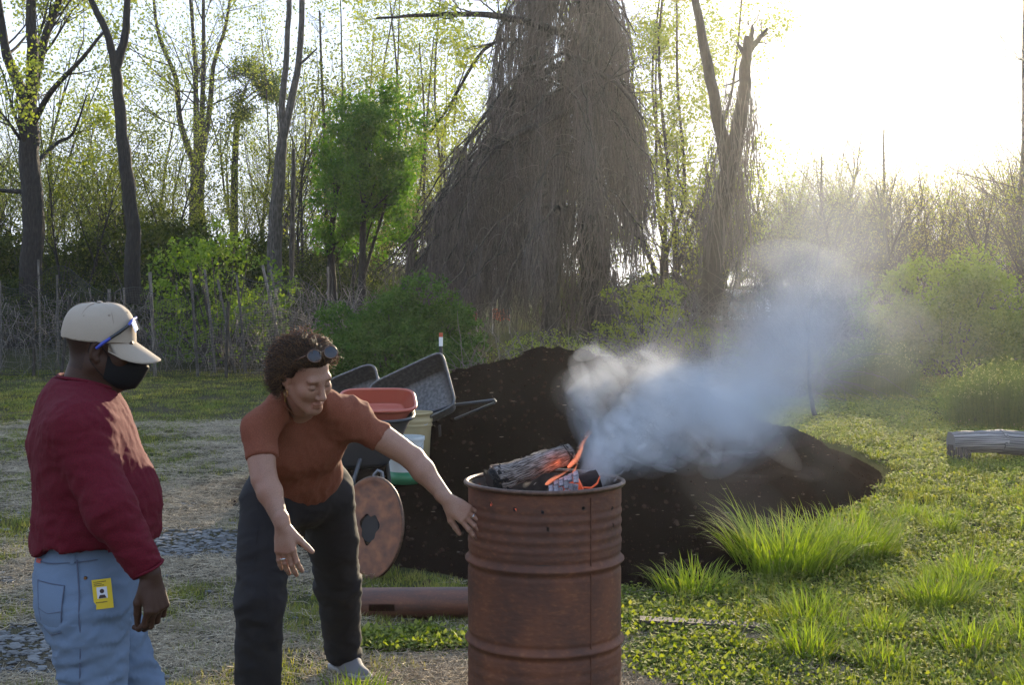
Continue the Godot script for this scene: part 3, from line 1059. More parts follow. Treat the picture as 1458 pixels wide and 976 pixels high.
func fence() -> void:
	# netting run with its posts
	var root := base("netting_fence", Vector3(-7.149, 0.164, -25.000))
	var o := root.position
	var a := Vector3(-13.5, 0, -25.6)
	var b := Vector3(-3.4, 0, -24.6)
	var mb := MB.new()
	mb.col = Color(1, 1, 1)
	var cols := 200
	var rows := 36
	var pt := func(i: int, j: int) -> Vector3:
		var f := float(i) / cols
		var top := 1.75 + 0.22 * sin(f * 17.0) + 0.16 * sin(f * 41.0 + 1.0)
		var p := a.lerp(b, f)
		p.y = gh(p.x, -p.z) + 0.03 + top * j / rows
		p.z += 0.05 * sin(f * 30.0 + j * 0.2) + 0.03 * sin(j * 0.7 + f * 90.0)
		p.x += 0.02 * sin(j * 0.5 + f * 60.0)
		return p - o
	for i in cols + 1:
		var pts := []
		var rad := []
		for j in range(0, rows + 1, 3):
			pts.append(pt.call(i, j)); rad.append(0.0035)
		mb.tube(pts, rad, 3, false)
	for j in rows + 1:
		var pts := []
		var rad := []
		for i in range(0, cols + 1, 2):
			pts.append(pt.call(i, j)); rad.append(0.0035 if j < rows else 0.008)
		mb.tube(pts, rad, 3, false)
	part("netting", mb.mesh(), M.netting, root, "stuff")
	for px in [[52, 470, 66], [90, 460, 80], [160, 455, 160], [330, 440, 335]]:
		var p: Vector3 = a.lerp(b, clampf((px[0] + 260.0) / 740.0, 0, 1))
		mb = MB.new()
		mb.col = Color(0.14, 0.12, 0.1)
		mb.tube([p - o + Vector3(0, -0.2, 0.05), p - o + Vector3(rr(-0.25, 0.4), rr(1.2, 1.7), 0.05)], [0.035, 0.03], 7, true, 0.1)
		part("brace", mb.mesh(), M.bark, root)
	tag(root, "sagging black netting fence strung between leaning wooden posts", "fence")
	# posts
	for q in [[Vector3(-6.851, 0.164, -25.000), Vector3(-6.959, 2.082, -25.000), 0.035, 1.2], [Vector3(-6.027, 0.191, -25.000), Vector3(-6.176, 2.082, -25.000), 0.03, 0.8], [Vector3(-5.917, 0.245, -26.000), Vector3(-6.142, 2.156, -26.000), 0.028, 1.0], [Vector3(-5.495, 0.245, -26.000), Vector3(-5.889, 1.959, -26.000), 0.028, 0.9], [Vector3(-5.298, 0.245, -26.000), Vector3(-5.509, 2.044, -26.000), 0.028, 0.8], [Vector3(-4.685, 0.409, -27.000), Vector3(-5.181, 2.263, -27.000), 0.032, 1.4], [Vector3(-4.668, 0.386, -27.500), Vector3(-5.114, 2.185, -27.500), 0.028, 1.3], [Vector3(-8.039, 0.104, -26.000), Vector3(-8.053, 1.762, -26.000), 0.04, 0.9], [Vector3(-8.042, 0.191, -27.000), Vector3(-8.056, 1.796, -27.000), 0.025, 1.0], [Vector3(-9.793, 0.191, -27.000), Vector3(-9.837, 2.380, -27.000), 0.025, 1.0], [Vector3(-9.762, 0.136, -28.000), Vector3(-9.792, 2.074, -28.000), 0.025, 0.9], [Vector3(-10.610, 0.191, -27.000), Vector3(-10.639, 1.942, -27.000), 0.03, 0.9], [Vector3(-7.509, 0.208, -29.000), Vector3(-7.477, 1.932, -29.000), 0.022, 0.9], [Vector3(-3.950, 0.364, -28.000), Vector3(-3.965, 2.255, -28.000), 0.03, 0.8]]:
		var tilt: float = absf(q[1].x - q[0].x)
		var lab := "upright weathered wooden post of the netting fence"
		if tilt > 0.33:
			lab = "weathered wooden post of the netting fence leaning far over to one side"
		elif tilt > 0.1:
			lab = "weathered wooden post of the netting fence leaning a little"
		var qa: Vector3 = q[0]
		qa.y = gh(qa.x, -qa.z)
		post("fence_post", qa, q[1], q[2], lab, lab + "s", q[3])
	# dead vines and brush heaped over the fence
	var spots := [[Vector3(-9.497, 0.547, -25.500), Vector3(2.3, 1.5, 0.4), 240, "mat of dead brown vines sagging over the netting fence behind the man"], [Vector3(-4.202, 0.315, -26.000), Vector3(1.4, 1.8, 0.6), 330, "bank of dead brown vines on the fence beside the green shrub"], [Vector3(-6.790, 0.504, -26.500), Vector3(1.9, 1.1, 0.4), 130, "thin dead vines clinging to the fence between the two people"], [Vector3(-10.540, 1.147, -31.000), Vector3(2.2, 1.7, 0.8), 220, "rounded heap of grey dead vines beyond the fence under the great tree"]]
	for s in spots:
		var p: Vector3 = s[0]
		p.y = gh(p.x, -p.z)
		var r2 := base("dead_vines", p)
		mb = MB.new()
		tangle(mb, Vector3.ZERO, s[1], s[2], 1.1, 0.007)
		for k in 40:
			var q := Vector3(rr(-1, 1) * s[1].x, s[1].y * rr(0.75, 0.95), rr(-0.3, 0.3))
			mb.col = Color(0.23, 0.19, 0.15) * rr(0.7, 1.4)
			var pts := [q]
			var rad := [0.009]
			for i in 6:
				q += Vector3(rr(-0.12, 0.12), -rr(0.05, 0.3), rr(-0.05, 0.08)); pts.append(q); rad.append(0.006)
			mb.tube(pts, rad, 3, false)
		part("strands", mb.mesh(), M.twig, r2, "stuff")
		tag(r2, s[3], "dead vines")

# ---------------------------------------------------------------- plants near by
func tuft(n: int, h: float, w: float, spread: float, droop: float, a: Color, b: Color, segs := 3) -> ArrayMesh:
	var mb := MB.new()
	for k in n:
		var ang := rr(0, TAU)
		var d := Vector3(cos(ang), 0, sin(ang))
		var p := Vector3(rr(-1, 1), 0, rr(-1, 1)) * spread
		mb.col = a.lerp(b, rng.randf())
		mb.blade(p, d, rr(0.05, 0.55), h * rr(0.5, 1.15), w * rr(0.7, 1.2), segs, droop * rr(0.4, 1.4))
	return mb.mesh()

func weed(n: int, h: float, size: float, spread: float, a: Color, b: Color) -> ArrayMesh:
	var mb := MB.new()
	for k in n:
		var p := Vector3(rr(-1, 1) * spread, h * rr(0.3, 1.0), rr(-1, 1) * spread)
		var d := (rdir() * Vector3(1, 0.35, 1) + Vector3(0, 0.15, 0)).normalized()
		mb.col = a.lerp(b, rng.randf())
		mb.leaf(p, d, d.cross(Vector3.UP + rdir() * 0.4).normalized(), size * rr(0.7, 1.3), size * rr(0.6, 1.0))
		if k % 3 == 0:
			mb.col = a
			mb.tube([Vector3(p.x * 0.6, -0.01, p.z * 0.6), p], [0.0015, 0.001], 3, false)
	return mb.mesh()

func seed_stalk() -> ArrayMesh:
	var mb := MB.new()
	for k in 3:
		var p := Vector3(rr(-0.03, 0.03), 0, rr(-0.03, 0.03))
		var t := p + Vector3(rr(-0.03, 0.03), rr(0.09, 0.17), rr(-0.03, 0.03))
		mb.col = Color(0.2, 0.24, 0.1)
		mb.tube([p, t], [0.0014, 0.0012], 3, false)
		mb.col = Color(0.34, 0.28, 0.17)
		mb.tube([t, t + Vector3(0, 0.006, 0), t + Vector3(0.001, 0.014, 0), t + Vector3(0, 0.02, 0)], [0.0015, 0.004, 0.0038, 0.001], 5, false)
	return mb.mesh()

func clump(at: Vector3, w: float, dd: float, h: float, n: int, a: Color, b: Color, label: String, width := 0.007) -> void:
	var root := base("grass_clump", at)
	var mb := MB.new()
	for k in n:
		var ang := rr(0, TAU)
		var q := sqrt(rng.randf())
		var p := Vector3(cos(ang) * q * w * 0.5, 0, sin(ang) * q * dd * 0.5)
		p.y = ground_y(at.x + p.x, -(at.z + p.z)) - at.y - 0.01
		var d := (Vector3(cos(ang), 0, sin(ang)) * (0.3 + q) + Vector3(rr(-1, 1), 0, rr(-1, 1)) * 0.8).normalized()
		mb.col = a.lerp(b, rng.randf())
		if rng.randf() < 0.05:
			mb.col = Color(0.32, 0.28, 0.14)
		mb.blade(p, d, rr(0.05, 0.35) + q * 0.35, h * rr(0.6, 1.25), width * rr(0.7, 1.2), 6, rr(0.5, 1.9))
	part("blades", mb.mesh(), M.grass, root, "stuff")
	tag(root, label, "grass", "")

func near_plants() -> void:
	# shrubs
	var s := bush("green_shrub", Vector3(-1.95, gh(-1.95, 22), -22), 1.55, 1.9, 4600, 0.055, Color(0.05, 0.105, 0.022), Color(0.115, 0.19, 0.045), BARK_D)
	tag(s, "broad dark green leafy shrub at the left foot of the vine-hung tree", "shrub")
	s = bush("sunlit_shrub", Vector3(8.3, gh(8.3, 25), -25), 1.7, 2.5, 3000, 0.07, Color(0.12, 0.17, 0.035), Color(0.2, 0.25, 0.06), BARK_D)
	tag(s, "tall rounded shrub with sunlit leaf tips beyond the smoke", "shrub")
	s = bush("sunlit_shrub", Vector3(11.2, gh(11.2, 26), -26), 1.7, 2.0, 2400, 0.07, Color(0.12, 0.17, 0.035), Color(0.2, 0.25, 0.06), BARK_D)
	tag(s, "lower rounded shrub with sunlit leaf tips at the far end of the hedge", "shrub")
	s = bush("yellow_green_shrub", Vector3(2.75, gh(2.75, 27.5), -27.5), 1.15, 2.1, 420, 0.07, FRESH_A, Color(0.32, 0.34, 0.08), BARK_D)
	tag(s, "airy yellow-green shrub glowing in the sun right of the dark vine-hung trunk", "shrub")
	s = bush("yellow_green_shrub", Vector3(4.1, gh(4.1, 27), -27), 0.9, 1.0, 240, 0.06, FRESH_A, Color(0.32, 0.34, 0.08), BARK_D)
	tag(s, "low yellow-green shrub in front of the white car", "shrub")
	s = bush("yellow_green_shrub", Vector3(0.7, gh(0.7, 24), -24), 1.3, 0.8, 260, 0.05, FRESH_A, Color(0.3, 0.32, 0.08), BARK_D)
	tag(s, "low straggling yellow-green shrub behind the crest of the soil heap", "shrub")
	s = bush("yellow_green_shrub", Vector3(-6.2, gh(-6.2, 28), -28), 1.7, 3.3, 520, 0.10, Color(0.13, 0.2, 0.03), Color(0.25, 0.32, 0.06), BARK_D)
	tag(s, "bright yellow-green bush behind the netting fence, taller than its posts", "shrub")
	# stands of tall fine plants
	for q in [[Vector3(5.75, 0, -21.0), 1.6, 0.9, 0.95, 900, "upright bright green stand of tall fine weeds beside the bare sapling"], [Vector3(6.2, 0, -16.3), 1.5, 1.2, 0.85, 900, "tall fine weeds with pale tips standing behind the grey log"]]:
		var at: Vector3 = q[0]
		at.y = gh(at.x, -at.z)
		var r2 := base("tall_weeds", at)
		var mb := MB.new()
		for k in q[4]:
			var ang := rr(0, TAU)
			var f := sqrt(rng.randf())
			var p := Vector3(cos(ang) * f * q[1] * 0.5, 0, sin(ang) * f * q[2] * 0.5)
			var hh: float = q[3] * rr(0.55, 1.05) * (1.0 - 0.3 * f * f)
			var top := p + Vector3(rr(-0.08, 0.08) + cos(ang) * 0.08 * f, hh, rr(-0.08, 0.08))
			mb.col = Color(0.13, 0.18, 0.05).lerp(Color(0.2, 0.25, 0.07), rng.randf())
			mb.tube([p, p.lerp(top, 0.5) + rdir() * 0.02, top], [0.004, 0.003, 0.0015], 3, false)
			for j in 6:
				var lp := p.lerp(top, rr(0.25, 1.0))
				var d := (rdir() + Vector3(0, 0.5, 0)).normalized()
				mb.leaf(lp, d, d.cross(rdir()).normalized(), rr(0.03, 0.06), rr(0.01, 0.02))
			if rng.randf() < 0.5:
				mb.col = Color(0.45, 0.45, 0.2)
				for j in 3:
					mb.leaf(top + rdir() * 0.012, rdir(), rdir(), 0.02, 0.018)
		part("stalks", mb.mesh(), M.grass, r2, "stuff")
		tag(r2, q[5], "weeds")
	# bare sapling and a leaning stake
	var root := base("sapling", Vector3(4.012, 0.060, -17.300))
	var o := root.position
	var mb := MB.new()
	mb.col = Color(0.16, 0.13, 0.11)
	var tips := []
	stem(mb, o, [Vector3(4.030, 0.042, -17.300), Vector3(3.956, 0.481, -17.300), Vector3(3.956, 1.182, -17.300), Vector3(4.030, 1.837, -17.300), Vector3(4.105, 2.398, -17.300)], 0.035, 0.008, 12, P_TWIG, tips, 0.5)
	stem(mb, o, [Vector3(3.956, 1.089, -17.300), Vector3(3.825, 1.556, -17.300), Vector3(3.691, 1.975, -17.200)], 0.014, 0.005, 5, P_TWIG, tips, 0.4)
	part("trunk", mb.mesh(), M.bark, root)
	tag(root, "thin bare sapling standing in the drifting smoke", "sapling")
	root = base("leaning_stake", Vector3(5.913, 0.035, -16.600))
	o = root.position
	mb = MB.new()
	mb.col = Color(0.15, 0.125, 0.1)
	mb.tube([Vector3(5.895, -0.001, -16.600) - o, Vector3(6.039, 0.286, -16.600) - o, Vector3(6.208, 0.580, -16.500) - o], [0.03, 0.028, 0.018], 7, true, 0.1)
	part("shaft", mb.mesh(), M.bark, root)
	tag(root, "dark stick leaning out of the tall weeds behind the grey log", "stick")
	# stake with a pale top beside the green shrub
	root = base("marker_stake", Vector3(-0.76, ground_y(-0.76, 13.9), -13.9))
	mb = MB.new()
	mb.col = Color(0.05, 0.045, 0.04)
	mb.box(Vector3(0, 0.5, 0), Vector3(0.018, 0.55, 0.014))
	part("shaft", mb.mesh(), M.straw, root)
	mb = MB.new()
	mb.col = Color(0.75, 0.75, 0.7)
	mb.box(Vector3(0, 1.10, 0), Vector3(0.02, 0.048, 0.016))
	part("white_band", mb.mesh(), M.straw, root)
	mb = MB.new()
	mb.col = Color(0.5, 0.12, 0.05)
	mb.box(Vector3(0, 1.172, 0), Vector3(0.019, 0.022, 0.015))
	part("orange_tip", mb.mesh(), M.straw, root)
	tag(root, "dark marker stake with a white band and orange tip in front of the green shrub", "stake")
	# brush piles of cut branches
	for q in [[Vector3(3.4, 0, -21.0), Vector3(1.5, 0.62, 0.9), 560, 1.6, "heap of cut grey branches lying slantwise under the broken trunk"], [Vector3(1.2, 0, -19.5), Vector3(2.0, 0.55, 0.8), 420, 1.1, "low spread of dead stalks along the far side of the soil heap"], [Vector3(-2.9, 0, -28.0), Vector3(1.6, 1.3, 0.8), 380, 1.4, "grey dead brush at the foot of the vine curtain behind the green shrub"], [Vector3(9.5, 0, -30.0), Vector3(4.5, 1.6, 1.2), 600, 1.8, "bank of dead stalks and brambles behind the sunlit shrub"], [Vector3(5.2, 0, -29.0), Vector3(2.0, 1.4, 1.0), 420, 1.6, "thicket of dead stalks between the broken trunk and the sunlit shrub"]]:
		var at: Vector3 = q[0]
		at.y = gh(at.x, -at.z)
		root = base("brush_pile", at)
		mb = MB.new()
		tangle(mb, Vector3.ZERO, q[1], q[2], q[3], 0.008, 0.45)
		part("branches", mb.mesh(), M.twig, root, "stuff")
		tag(root, q[4], "brush")
	# clumps of long grass one can tell apart
	var ga := Color(0.14, 0.20, 0.032)
	var gb := Color(0.34, 0.39, 0.075)
	for q in [
		[1.62, 7.75, 0.62, 0.5, 0.36, 700, "largest long-bladed grass clump, at the foot of the soil heap"],
		[2.1, 8.2, 0.6, 0.5, 0.36, 600, "long-bladed grass clump grown together with the back of the largest one"],
		[2.25, 6.9, 0.42, 0.3, 0.22, 380, "bright medium grass clump standing alone beyond the lone spiky tufts"],
		[1.5, 6.55, 0.34, 0.3, 0.2, 240, "upright grass clump just past the end of the weathered plank"],
		[1.34, 5.95, 0.26, 0.26, 0.2, 200, "small spiky grass clump beside the end of the weathered plank"],
		[1.0, 7.2, 0.4, 0.3, 0.2, 280, "low dark grass clump against the front of the soil heap"],
		[2.1, 6.0, 0.3, 0.25, 0.22, 160, "thin tall grass clump beside the leafy ground cover"],
		[1.65, 5.75, 0.3, 0.22, 0.15, 180, "short grass clump between the plank and the camera-side weeds"],
		[2.6, 7.4, 0.5, 0.35, 0.26, 260, "loose grass clump with seed stalks around it"],
		[2.45, 6.15, 0.35, 0.3, 0.24, 200, "sparse arching grass clump near the leafy ground cover"],
		[-0.62, 5.2, 0.34, 0.2, 0.14, 170, "grass clump growing by the woman's shoe"],
		[1.25, 4.75, 0.6, 0.35, 0.17, 380, "wide soft grass clump on the ground in front of the straw"],
		[1.75, 4.85, 0.5, 0.3, 0.17, 300, "fine grass clump merging into the weeds"]]:
		clump(Vector3(q[0], ground_y(q[0], q[1]), -q[1]), q[2], q[3], q[4], q[5], ga, gb, q[6], 0.0065 if q[4] < 0.3 else 0.0085)
	# lesser tufts among the weeds
	for k in 26:
		var d := rr(4.9, 11.0)
		var x := 1.3 + rr(0.0, 0.42) * d * 0.75
		if mound_h(x, d) > -0.02:
			continue
		clump(Vector3(x, ground_y(x, d), -d), rr(0.14, 0.3), rr(0.12, 0.25), rr(0.12, 0.2), 70 + rng.randi() % 90, ga, gb, "small tuft of long grass among the sunlit weeds", 0.006)
		get_child(get_child_count() - 1).set_meta("group", "small grass tufts among the sunlit weeds")
	# the turf
	var lawn := []
	for k in 3:
		lawn.append(tuft(16, 0.055, 0.0032, 0.05, 1.2, Color(0.13, 0.165, 0.045), Color(0.27, 0.27, 0.10)))
	var tall := []
	for k in 3:
		tall.append(tuft(14, 0.11, 0.005, 0.05, 1.3, Color(0.15, 0.18, 0.035), Color(0.37, 0.36, 0.10)))
	var herbs := []
	for k in 3:
		herbs.append(weed(22, 0.06, 0.024, 0.07, Color(0.12, 0.16, 0.03), Color(0.33, 0.34, 0.09)))
	var sets := {"lawn": [], "tall": [], "herb": [], "straw": [], "stone": [], "stalk": []}
	var straw_m := MB.new()
	for k in 16:
		var d := rdir() * Vector3(1, 0.12, 1)
		var p := Vector3(rr(-0.07, 0.07), rr(0.002, 0.02), rr(-0.07, 0.07))
		straw_m.col = Color(0.46, 0.37, 0.25) * rr(0.5, 1.25)
		straw_m.tube([p, p + d * rr(0.03, 0.07), p + (d + rdir() * 0.4) * 0.09], [0.0016, 0.0016, 0.001], 3, false)
	var tries := 60000
	for k in tries:
		# more tries close by
		var d := 3.6 + 23.0 * pow(rng.randf(), 1.9)
		var x := rr(-0.52, 0.56) * (d + 1.5)
		if mound_h(x, d) > -0.02:
			continue
		var b := bare(x, d)
		var y := gh(x, d)
		var right := smoothstep(0.3, 1.6, x + 0.05 * (d - 6.0))
		var g := gravel_at(x, d)
		var far_s := 1.0 + smoothstep(9.0, 22.0, d) * 1.1
		var xf := Transform3D(Basis.from_euler(Vector3(0, rr(0, TAU), 0)).scaled(Vector3(far_s, rr(0.6, 1.2), far_s)), Vector3(x, y - 0.005, -d))
		if g > 0.35:
			continue
		if rng.randf() > b * 1.05:
			var pick := rng.randf()
			var v := rr(0.75, 1.25)
			var c := Color(v * rr(0.9, 1.15), v, v * rr(0.8, 1.1))
			if x < 0.0 and rng.randf() < 0.3:
				c = Color(1.7, 1.35, 1.5) * v
			if pick < right * 0.62:
				sets.herb.append([xf, c])
			elif pick < right * 0.9:
				sets.tall.append([xf, c])
			else:
				sets.lawn.append([xf, c])
			if right > 0.6 and rng.randf() < 0.018 and d < 16.0:
				sets.stalk.append([xf, Color(v, v, v)])
		elif rng.randf() < 0.75 and d < 17.0:
			var v := rr(0.6, 1.3)
			sets.straw.append([xf, Color(v, v, v)])
	# stones
	for k in 26000:
		var d := rr(4.4, 10.5)
		var x := rr(-4.6, -1.0)
		var g := gravel_at(x, d)
		if rng.randf() > smoothstep(0.1, 0.8, g) and not (rng.randf() < 0.012):
			continue
		var sz := 0.006 + 0.017 * pow(rng.randf(), 2.0)
		var v := rr(0.5, 1.25)
		sets.stone.append([Transform3D(Basis.from_euler(Vector3(rr(-0.4, 0.4), rr(0, 6), rr(-0.4, 0.4))).scaled(Vector3(sz * 1.5, sz * 0.5, sz)), Vector3(x, gh(x, d) + sz * 0.2, -d)), Color(0.135, 0.130, 0.124) * v])
	var names := {"lawn": ["short_grass", lawn, M.grass, "short mown grass thin on the trodden ground", "grass"], "tall": ["rough_grass", tall, M.grass, "rough longer grass on the sunlit side", "grass"], "herb": ["weeds", herbs, M.grass, "low leafy weeds mixed through the sunlit grass", "weeds"]}
	for key in names:
		var nn: Array = names[key]
		for v in 3:
			var xs := []
			var cs := []
			for i in sets[key].size():
				if i % 3 == v:
					xs.append(sets[key][i][0]); cs.append(sets[key][i][1])
			var mo := many(nn[0], nn[1][v], nn[2], xs, cs)
			tag(mo, nn[3], nn[4], nn[3])
	for q in [["straw", straw_m.mesh(), M.straw, "dry straw and dead grass on the bare earth", "straw"], ["stone", rock_mesh(2, 0.3), M.stone, "grey gravel spread in patches on the track", "gravel"], ["stalk", seed_stalk(), M.grass, "small brown seed heads above the weeds", "seed heads"]]:
		var xs := []
		var cs := []
		for e in sets[q[0]]:
			xs.append(e[0]); cs.append(e[1])
		var mo := many({"straw": "dry_straw", "stone": "gravel", "stalk": "seed_heads"}[q[0]], q[1], q[2], xs, cs)
		tag(mo, q[3], q[4])
	# leafy ground cover beside the drum and at the right
	for q in [[0.85, 5.75, 0.34, 0.45, 320, "patch of bright round-leaved ground cover beside the drum"], [-0.45, 6.15, 0.4, 0.16, 200, "patch of grey-green ground cover in front of the rusty pipe"], [2.35, 5.45, 0.5, 0.4, 260, "patch of round-leaved ground cover among the long grass"], [0.75, 6.5, 0.5, 0.25, 200, "thin patch of ground cover behind the plank"]]:
		var xs := []
		var cs := []
		for k in q[4]:
			var ang := rr(0, TAU)
			var f := sqrt(rng.randf())
			var x: float = q[0] + cos(ang) * f * q[2]
			var d: float = q[1] + sin(ang) * f * q[3]
			xs.append(Transform3D(Basis.from_euler(Vector3(0, rr(0, 6), 0)).scaled(Vector3.ONE * rr(0.7, 1.1)), Vector3(x, gh(x, d) - 0.01, -d)))
			var v := rr(0.8, 1.3)
			cs.append(Color(v, v, v) * 0.85)
		var mo := many("ground_cover", herbs[q[4] % 3], M.grass, xs, cs)
		tag(mo, q[5], "ground cover")

# ---------------------------------------------------------------- the drum, the fire in it, and things about it
func rust_tex(seed_n: int, dark: float) -> ImageTexture:
	var f := FastNoiseLite.new()
	f.seed = seed_n
	f.frequency = 0.012
	f.fractal_octaves = 5
	var g := FastNoiseLite.new()
	g.seed = seed_n + 1
	g.frequency = 0.09
	g.fractal_octaves = 3
	var im := Image.create(512, 512, false, Image.FORMAT_RGB8)
	for y in 512:
		for x in 512:
			# wraps round in x
			var a := TAU * x / 512.0
			var px := cos(a) * 81.5
			var py := sin(a) * 81.5
			var n := f.get_noise_3d(px * 1.2, py * 1.2, y * 0.55) + 0.25 * f.get_noise_3d(px * 4.0, py * 4.0, y * 0.5)
			var m := g.get_noise_3d(px, py, y * 1.0)
			var t := clampf(0.5 + 0.9 * n + 0.25 * m, 0.0, 1.0)
			var c := Color(0.085, 0.040, 0.027).lerp(Color(0.165, 0.062, 0.032), t)
			c = c.lerp(Color(0.22, 0.095, 0.045), clampf((m - 0.2) * 2.0 * t, 0.0, 0.6))
			# scorched top, seen in the photograph as grey-brown above the first corrugation
			c = c * dark
			im.set_pixel(x, y, c.linear_to_srgb())
	return ImageTexture.create_from_image(im)

# leaves out the faces where air holes were punched through the drum wall
func pierce(mb: MB, r: float) -> void:
	var holes := [Vector2(-0.2, 0.822), Vector2(-0.112, 0.812), Vector2(-0.015, 0.806), Vector2(0.135, 0.815), Vector2(0.245, 0.798), Vector2(0.005, 0.745), Vector2(0.247, 0.735)]
	var keep := PackedInt32Array()
	for i in range(0, mb.ix.size(), 3):
		var m := (mb.v[mb.ix[i]] + mb.v[mb.ix[i + 1]] + mb.v[mb.ix[i + 2]]) / 3.0
		var cut := false
		if m.y > 0.7 and Vector2(m.x, m.z).length() > 0.2:
			for h in holes:
				var p := Vector3(h.x, h.y, sqrt(0.2885 * 0.2885 - h.x * h.x))
				p.x *= r / 0.2885
				p.z *= r / 0.2885
				if m.distance_to(p) < 0.0072:
					cut = true
		if not cut:
			keep.append(mb.ix[i]); keep.append(mb.ix[i + 1]); keep.append(mb.ix[i + 2])
	mb.ix = keep

func barrel() -> void:
	var at := Vector3(0.122, gh(0.122, 4.87) - 0.005, -4.87)
	var root := base("steel_drum", at)
	tag(root, "rusty open steel drum with burning wood and smoke rising from it", "drum")
	var m := mat("rust", 1, 1, 1, 0.72, 0.0)
	m.albedo_texture = rust_tex(11, 1.0)
	m.uv1_scale = Vector3(1.0 / (TAU * 0.3), 1.1, 1)
	m.metallic_specular = 0.35
	relief(m, T.bump, 0.12)
	var prof := [Vector2(0.0, 0.02), Vector2(0.275, 0.02), Vector2(0.28, 0.0), Vector2(0.292, 0.004), Vector2(0.293, 0.02), Vector2(0.286, 0.03)]
	var y := 0.05
	while y < 0.868:
		var r := 0.286
		for h in [0.295, 0.592]:
			r += 0.012 * exp(-pow((y - h) / 0.0095, 2.0))
			r -= 0.004 * (exp(-pow((y - h - 0.024) / 0.008, 2.0)) + exp(-pow((y - h + 0.024) / 0.008, 2.0)))
		if y > 0.65 and y < 0.80:
			r += 0.0019 * sin((y - 0.65) / 0.15 * TAU * 4.0)
		if y < 0.25 and y > 0.06:
			r += 0.0009 * sin((y - 0.06) / 0.19 * TAU * 4.5)
		prof.append(Vector2(r, y))
		y += 0.005
	var mb := MB.new()
	mb.lathe(prof, 192)
	pierce(mb, 0.286)
	# small dents
	for i in mb.v.size():
		var v := mb.v[i]
		var a := atan2(v.z, v.x)
		var k := 1.0 + 0.011 * noise.get_noise_3d(cos(a) * 120.0, sin(a) * 120.0, v.y * 200.0) - 0.016 * exp(-(pow((a - 1.2) / 0.16, 2.0) + pow((v.y - 0.42) / 0.07, 2.0)))
		mb.v[i] = Vector3(v.x * k, v.y, v.z * k)
	part("shell", mb.mesh(), m, root)
	# inside wall
	var mi := mat("soot", 0.07, 0.055, 0.045, 0.9)
	triplanar(mi, T.coarse, 3.0)
	mb = MB.new()
	var inner := [Vector2(0.2835, 0.868)]
	y = 0.864
	while y > 0.7:
		inner.append(Vector2(0.2825, y))
		y -= 0.005
	inner.append_array([Vector2(0.2805, 0.6), Vector2(0.281, 0.03), Vector2(0.0, 0.025)])
	mb.lathe(inner, 192)
	pierce(mb, 0.2825)
	part("lining", mb.mesh(), mi, root)
	# rolled rim
	mb = MB.new()
	var pts := []
	var rad := []
	for k in 97:
		var a := TAU * k / 96.0
		pts.append(Vector3(cos(a) * 0.2935, 0.874 + 0.0012 * sin(a * 3.0), sin(a) * 0.2935)); rad.append(0.0095)
	mb.tube(pts, rad, 10, false)
	var mr := mat("rim_steel", 0.16, 0.085, 0.055, 0.42, 0.55)
	triplanar(mr, T.coarse, 6.0)
	part("rim", mb.mesh(), mr, root)
	# weld seam
	mb = MB.new()
	var sa := 0.98
	mb.tube([Vector3(cos(sa) * 0.2868, 0.06, sin(sa) * 0.2868), Vector3(cos(sa) * 0.2868, 0.85, sin(sa) * 0.2868)], [0.0025, 0.0025], 6)
	part("seam", mb.mesh(), m, root)
func log_mesh(a: Vector3, b: Vector3, r0: float, r1: float, bumps: float, sides := 14, flat := 1.0, sd := 1) -> MB:
	var mb := MB.new()
	var f := FastNoiseLite.new()
	f.seed = sd
	f.frequency = 1.0
	var t := (b - a).normalized()
	var u := t.cross(Vector3(0.1, 0.95, 0.2)).normalized()
	var w := t.cross(u)
	var n := 22
	var first := 0
	for i in n + 1:
		var q := float(i) / n
		var p := a.lerp(b, q)
		for k in sides + 1:
			var an := TAU * (k % sides) / sides
			var dir := u * cos(an) + w * sin(an) * flat
			var r := lerpf(r0, r1, q) * (1.0 + bumps * f.get_noise_3d(cos(an) * 2.6, sin(an) * 2.6, q * 3.0) + bumps * 0.5 * f.get_noise_3d(cos(an) * 9.0, sin(an) * 9.0, q * 2.0))
			mb.vert(p + dir * r, dir.normalized(), Vector2(float(k) / sides, q))
	for i in n:
		for k in sides:
			var c := first + i * (sides + 1) + k
			var d := c + sides + 1
			mb.tri(c, c + 1, d + 1); mb.tri(c, d + 1, d)
	for e in [0, n]:
		var nn := -t if e == 0 else t
		var c := mb.vert(a if e == 0 else b, nn)
		for k in sides:
			var c1 := mb.vert(mb.v[e * (sides + 1) + k], nn)
			var c2 := mb.vert(mb.v[e * (sides + 1) + k + 1], nn)
			mb.tri(c, c1, c2)
	return mb

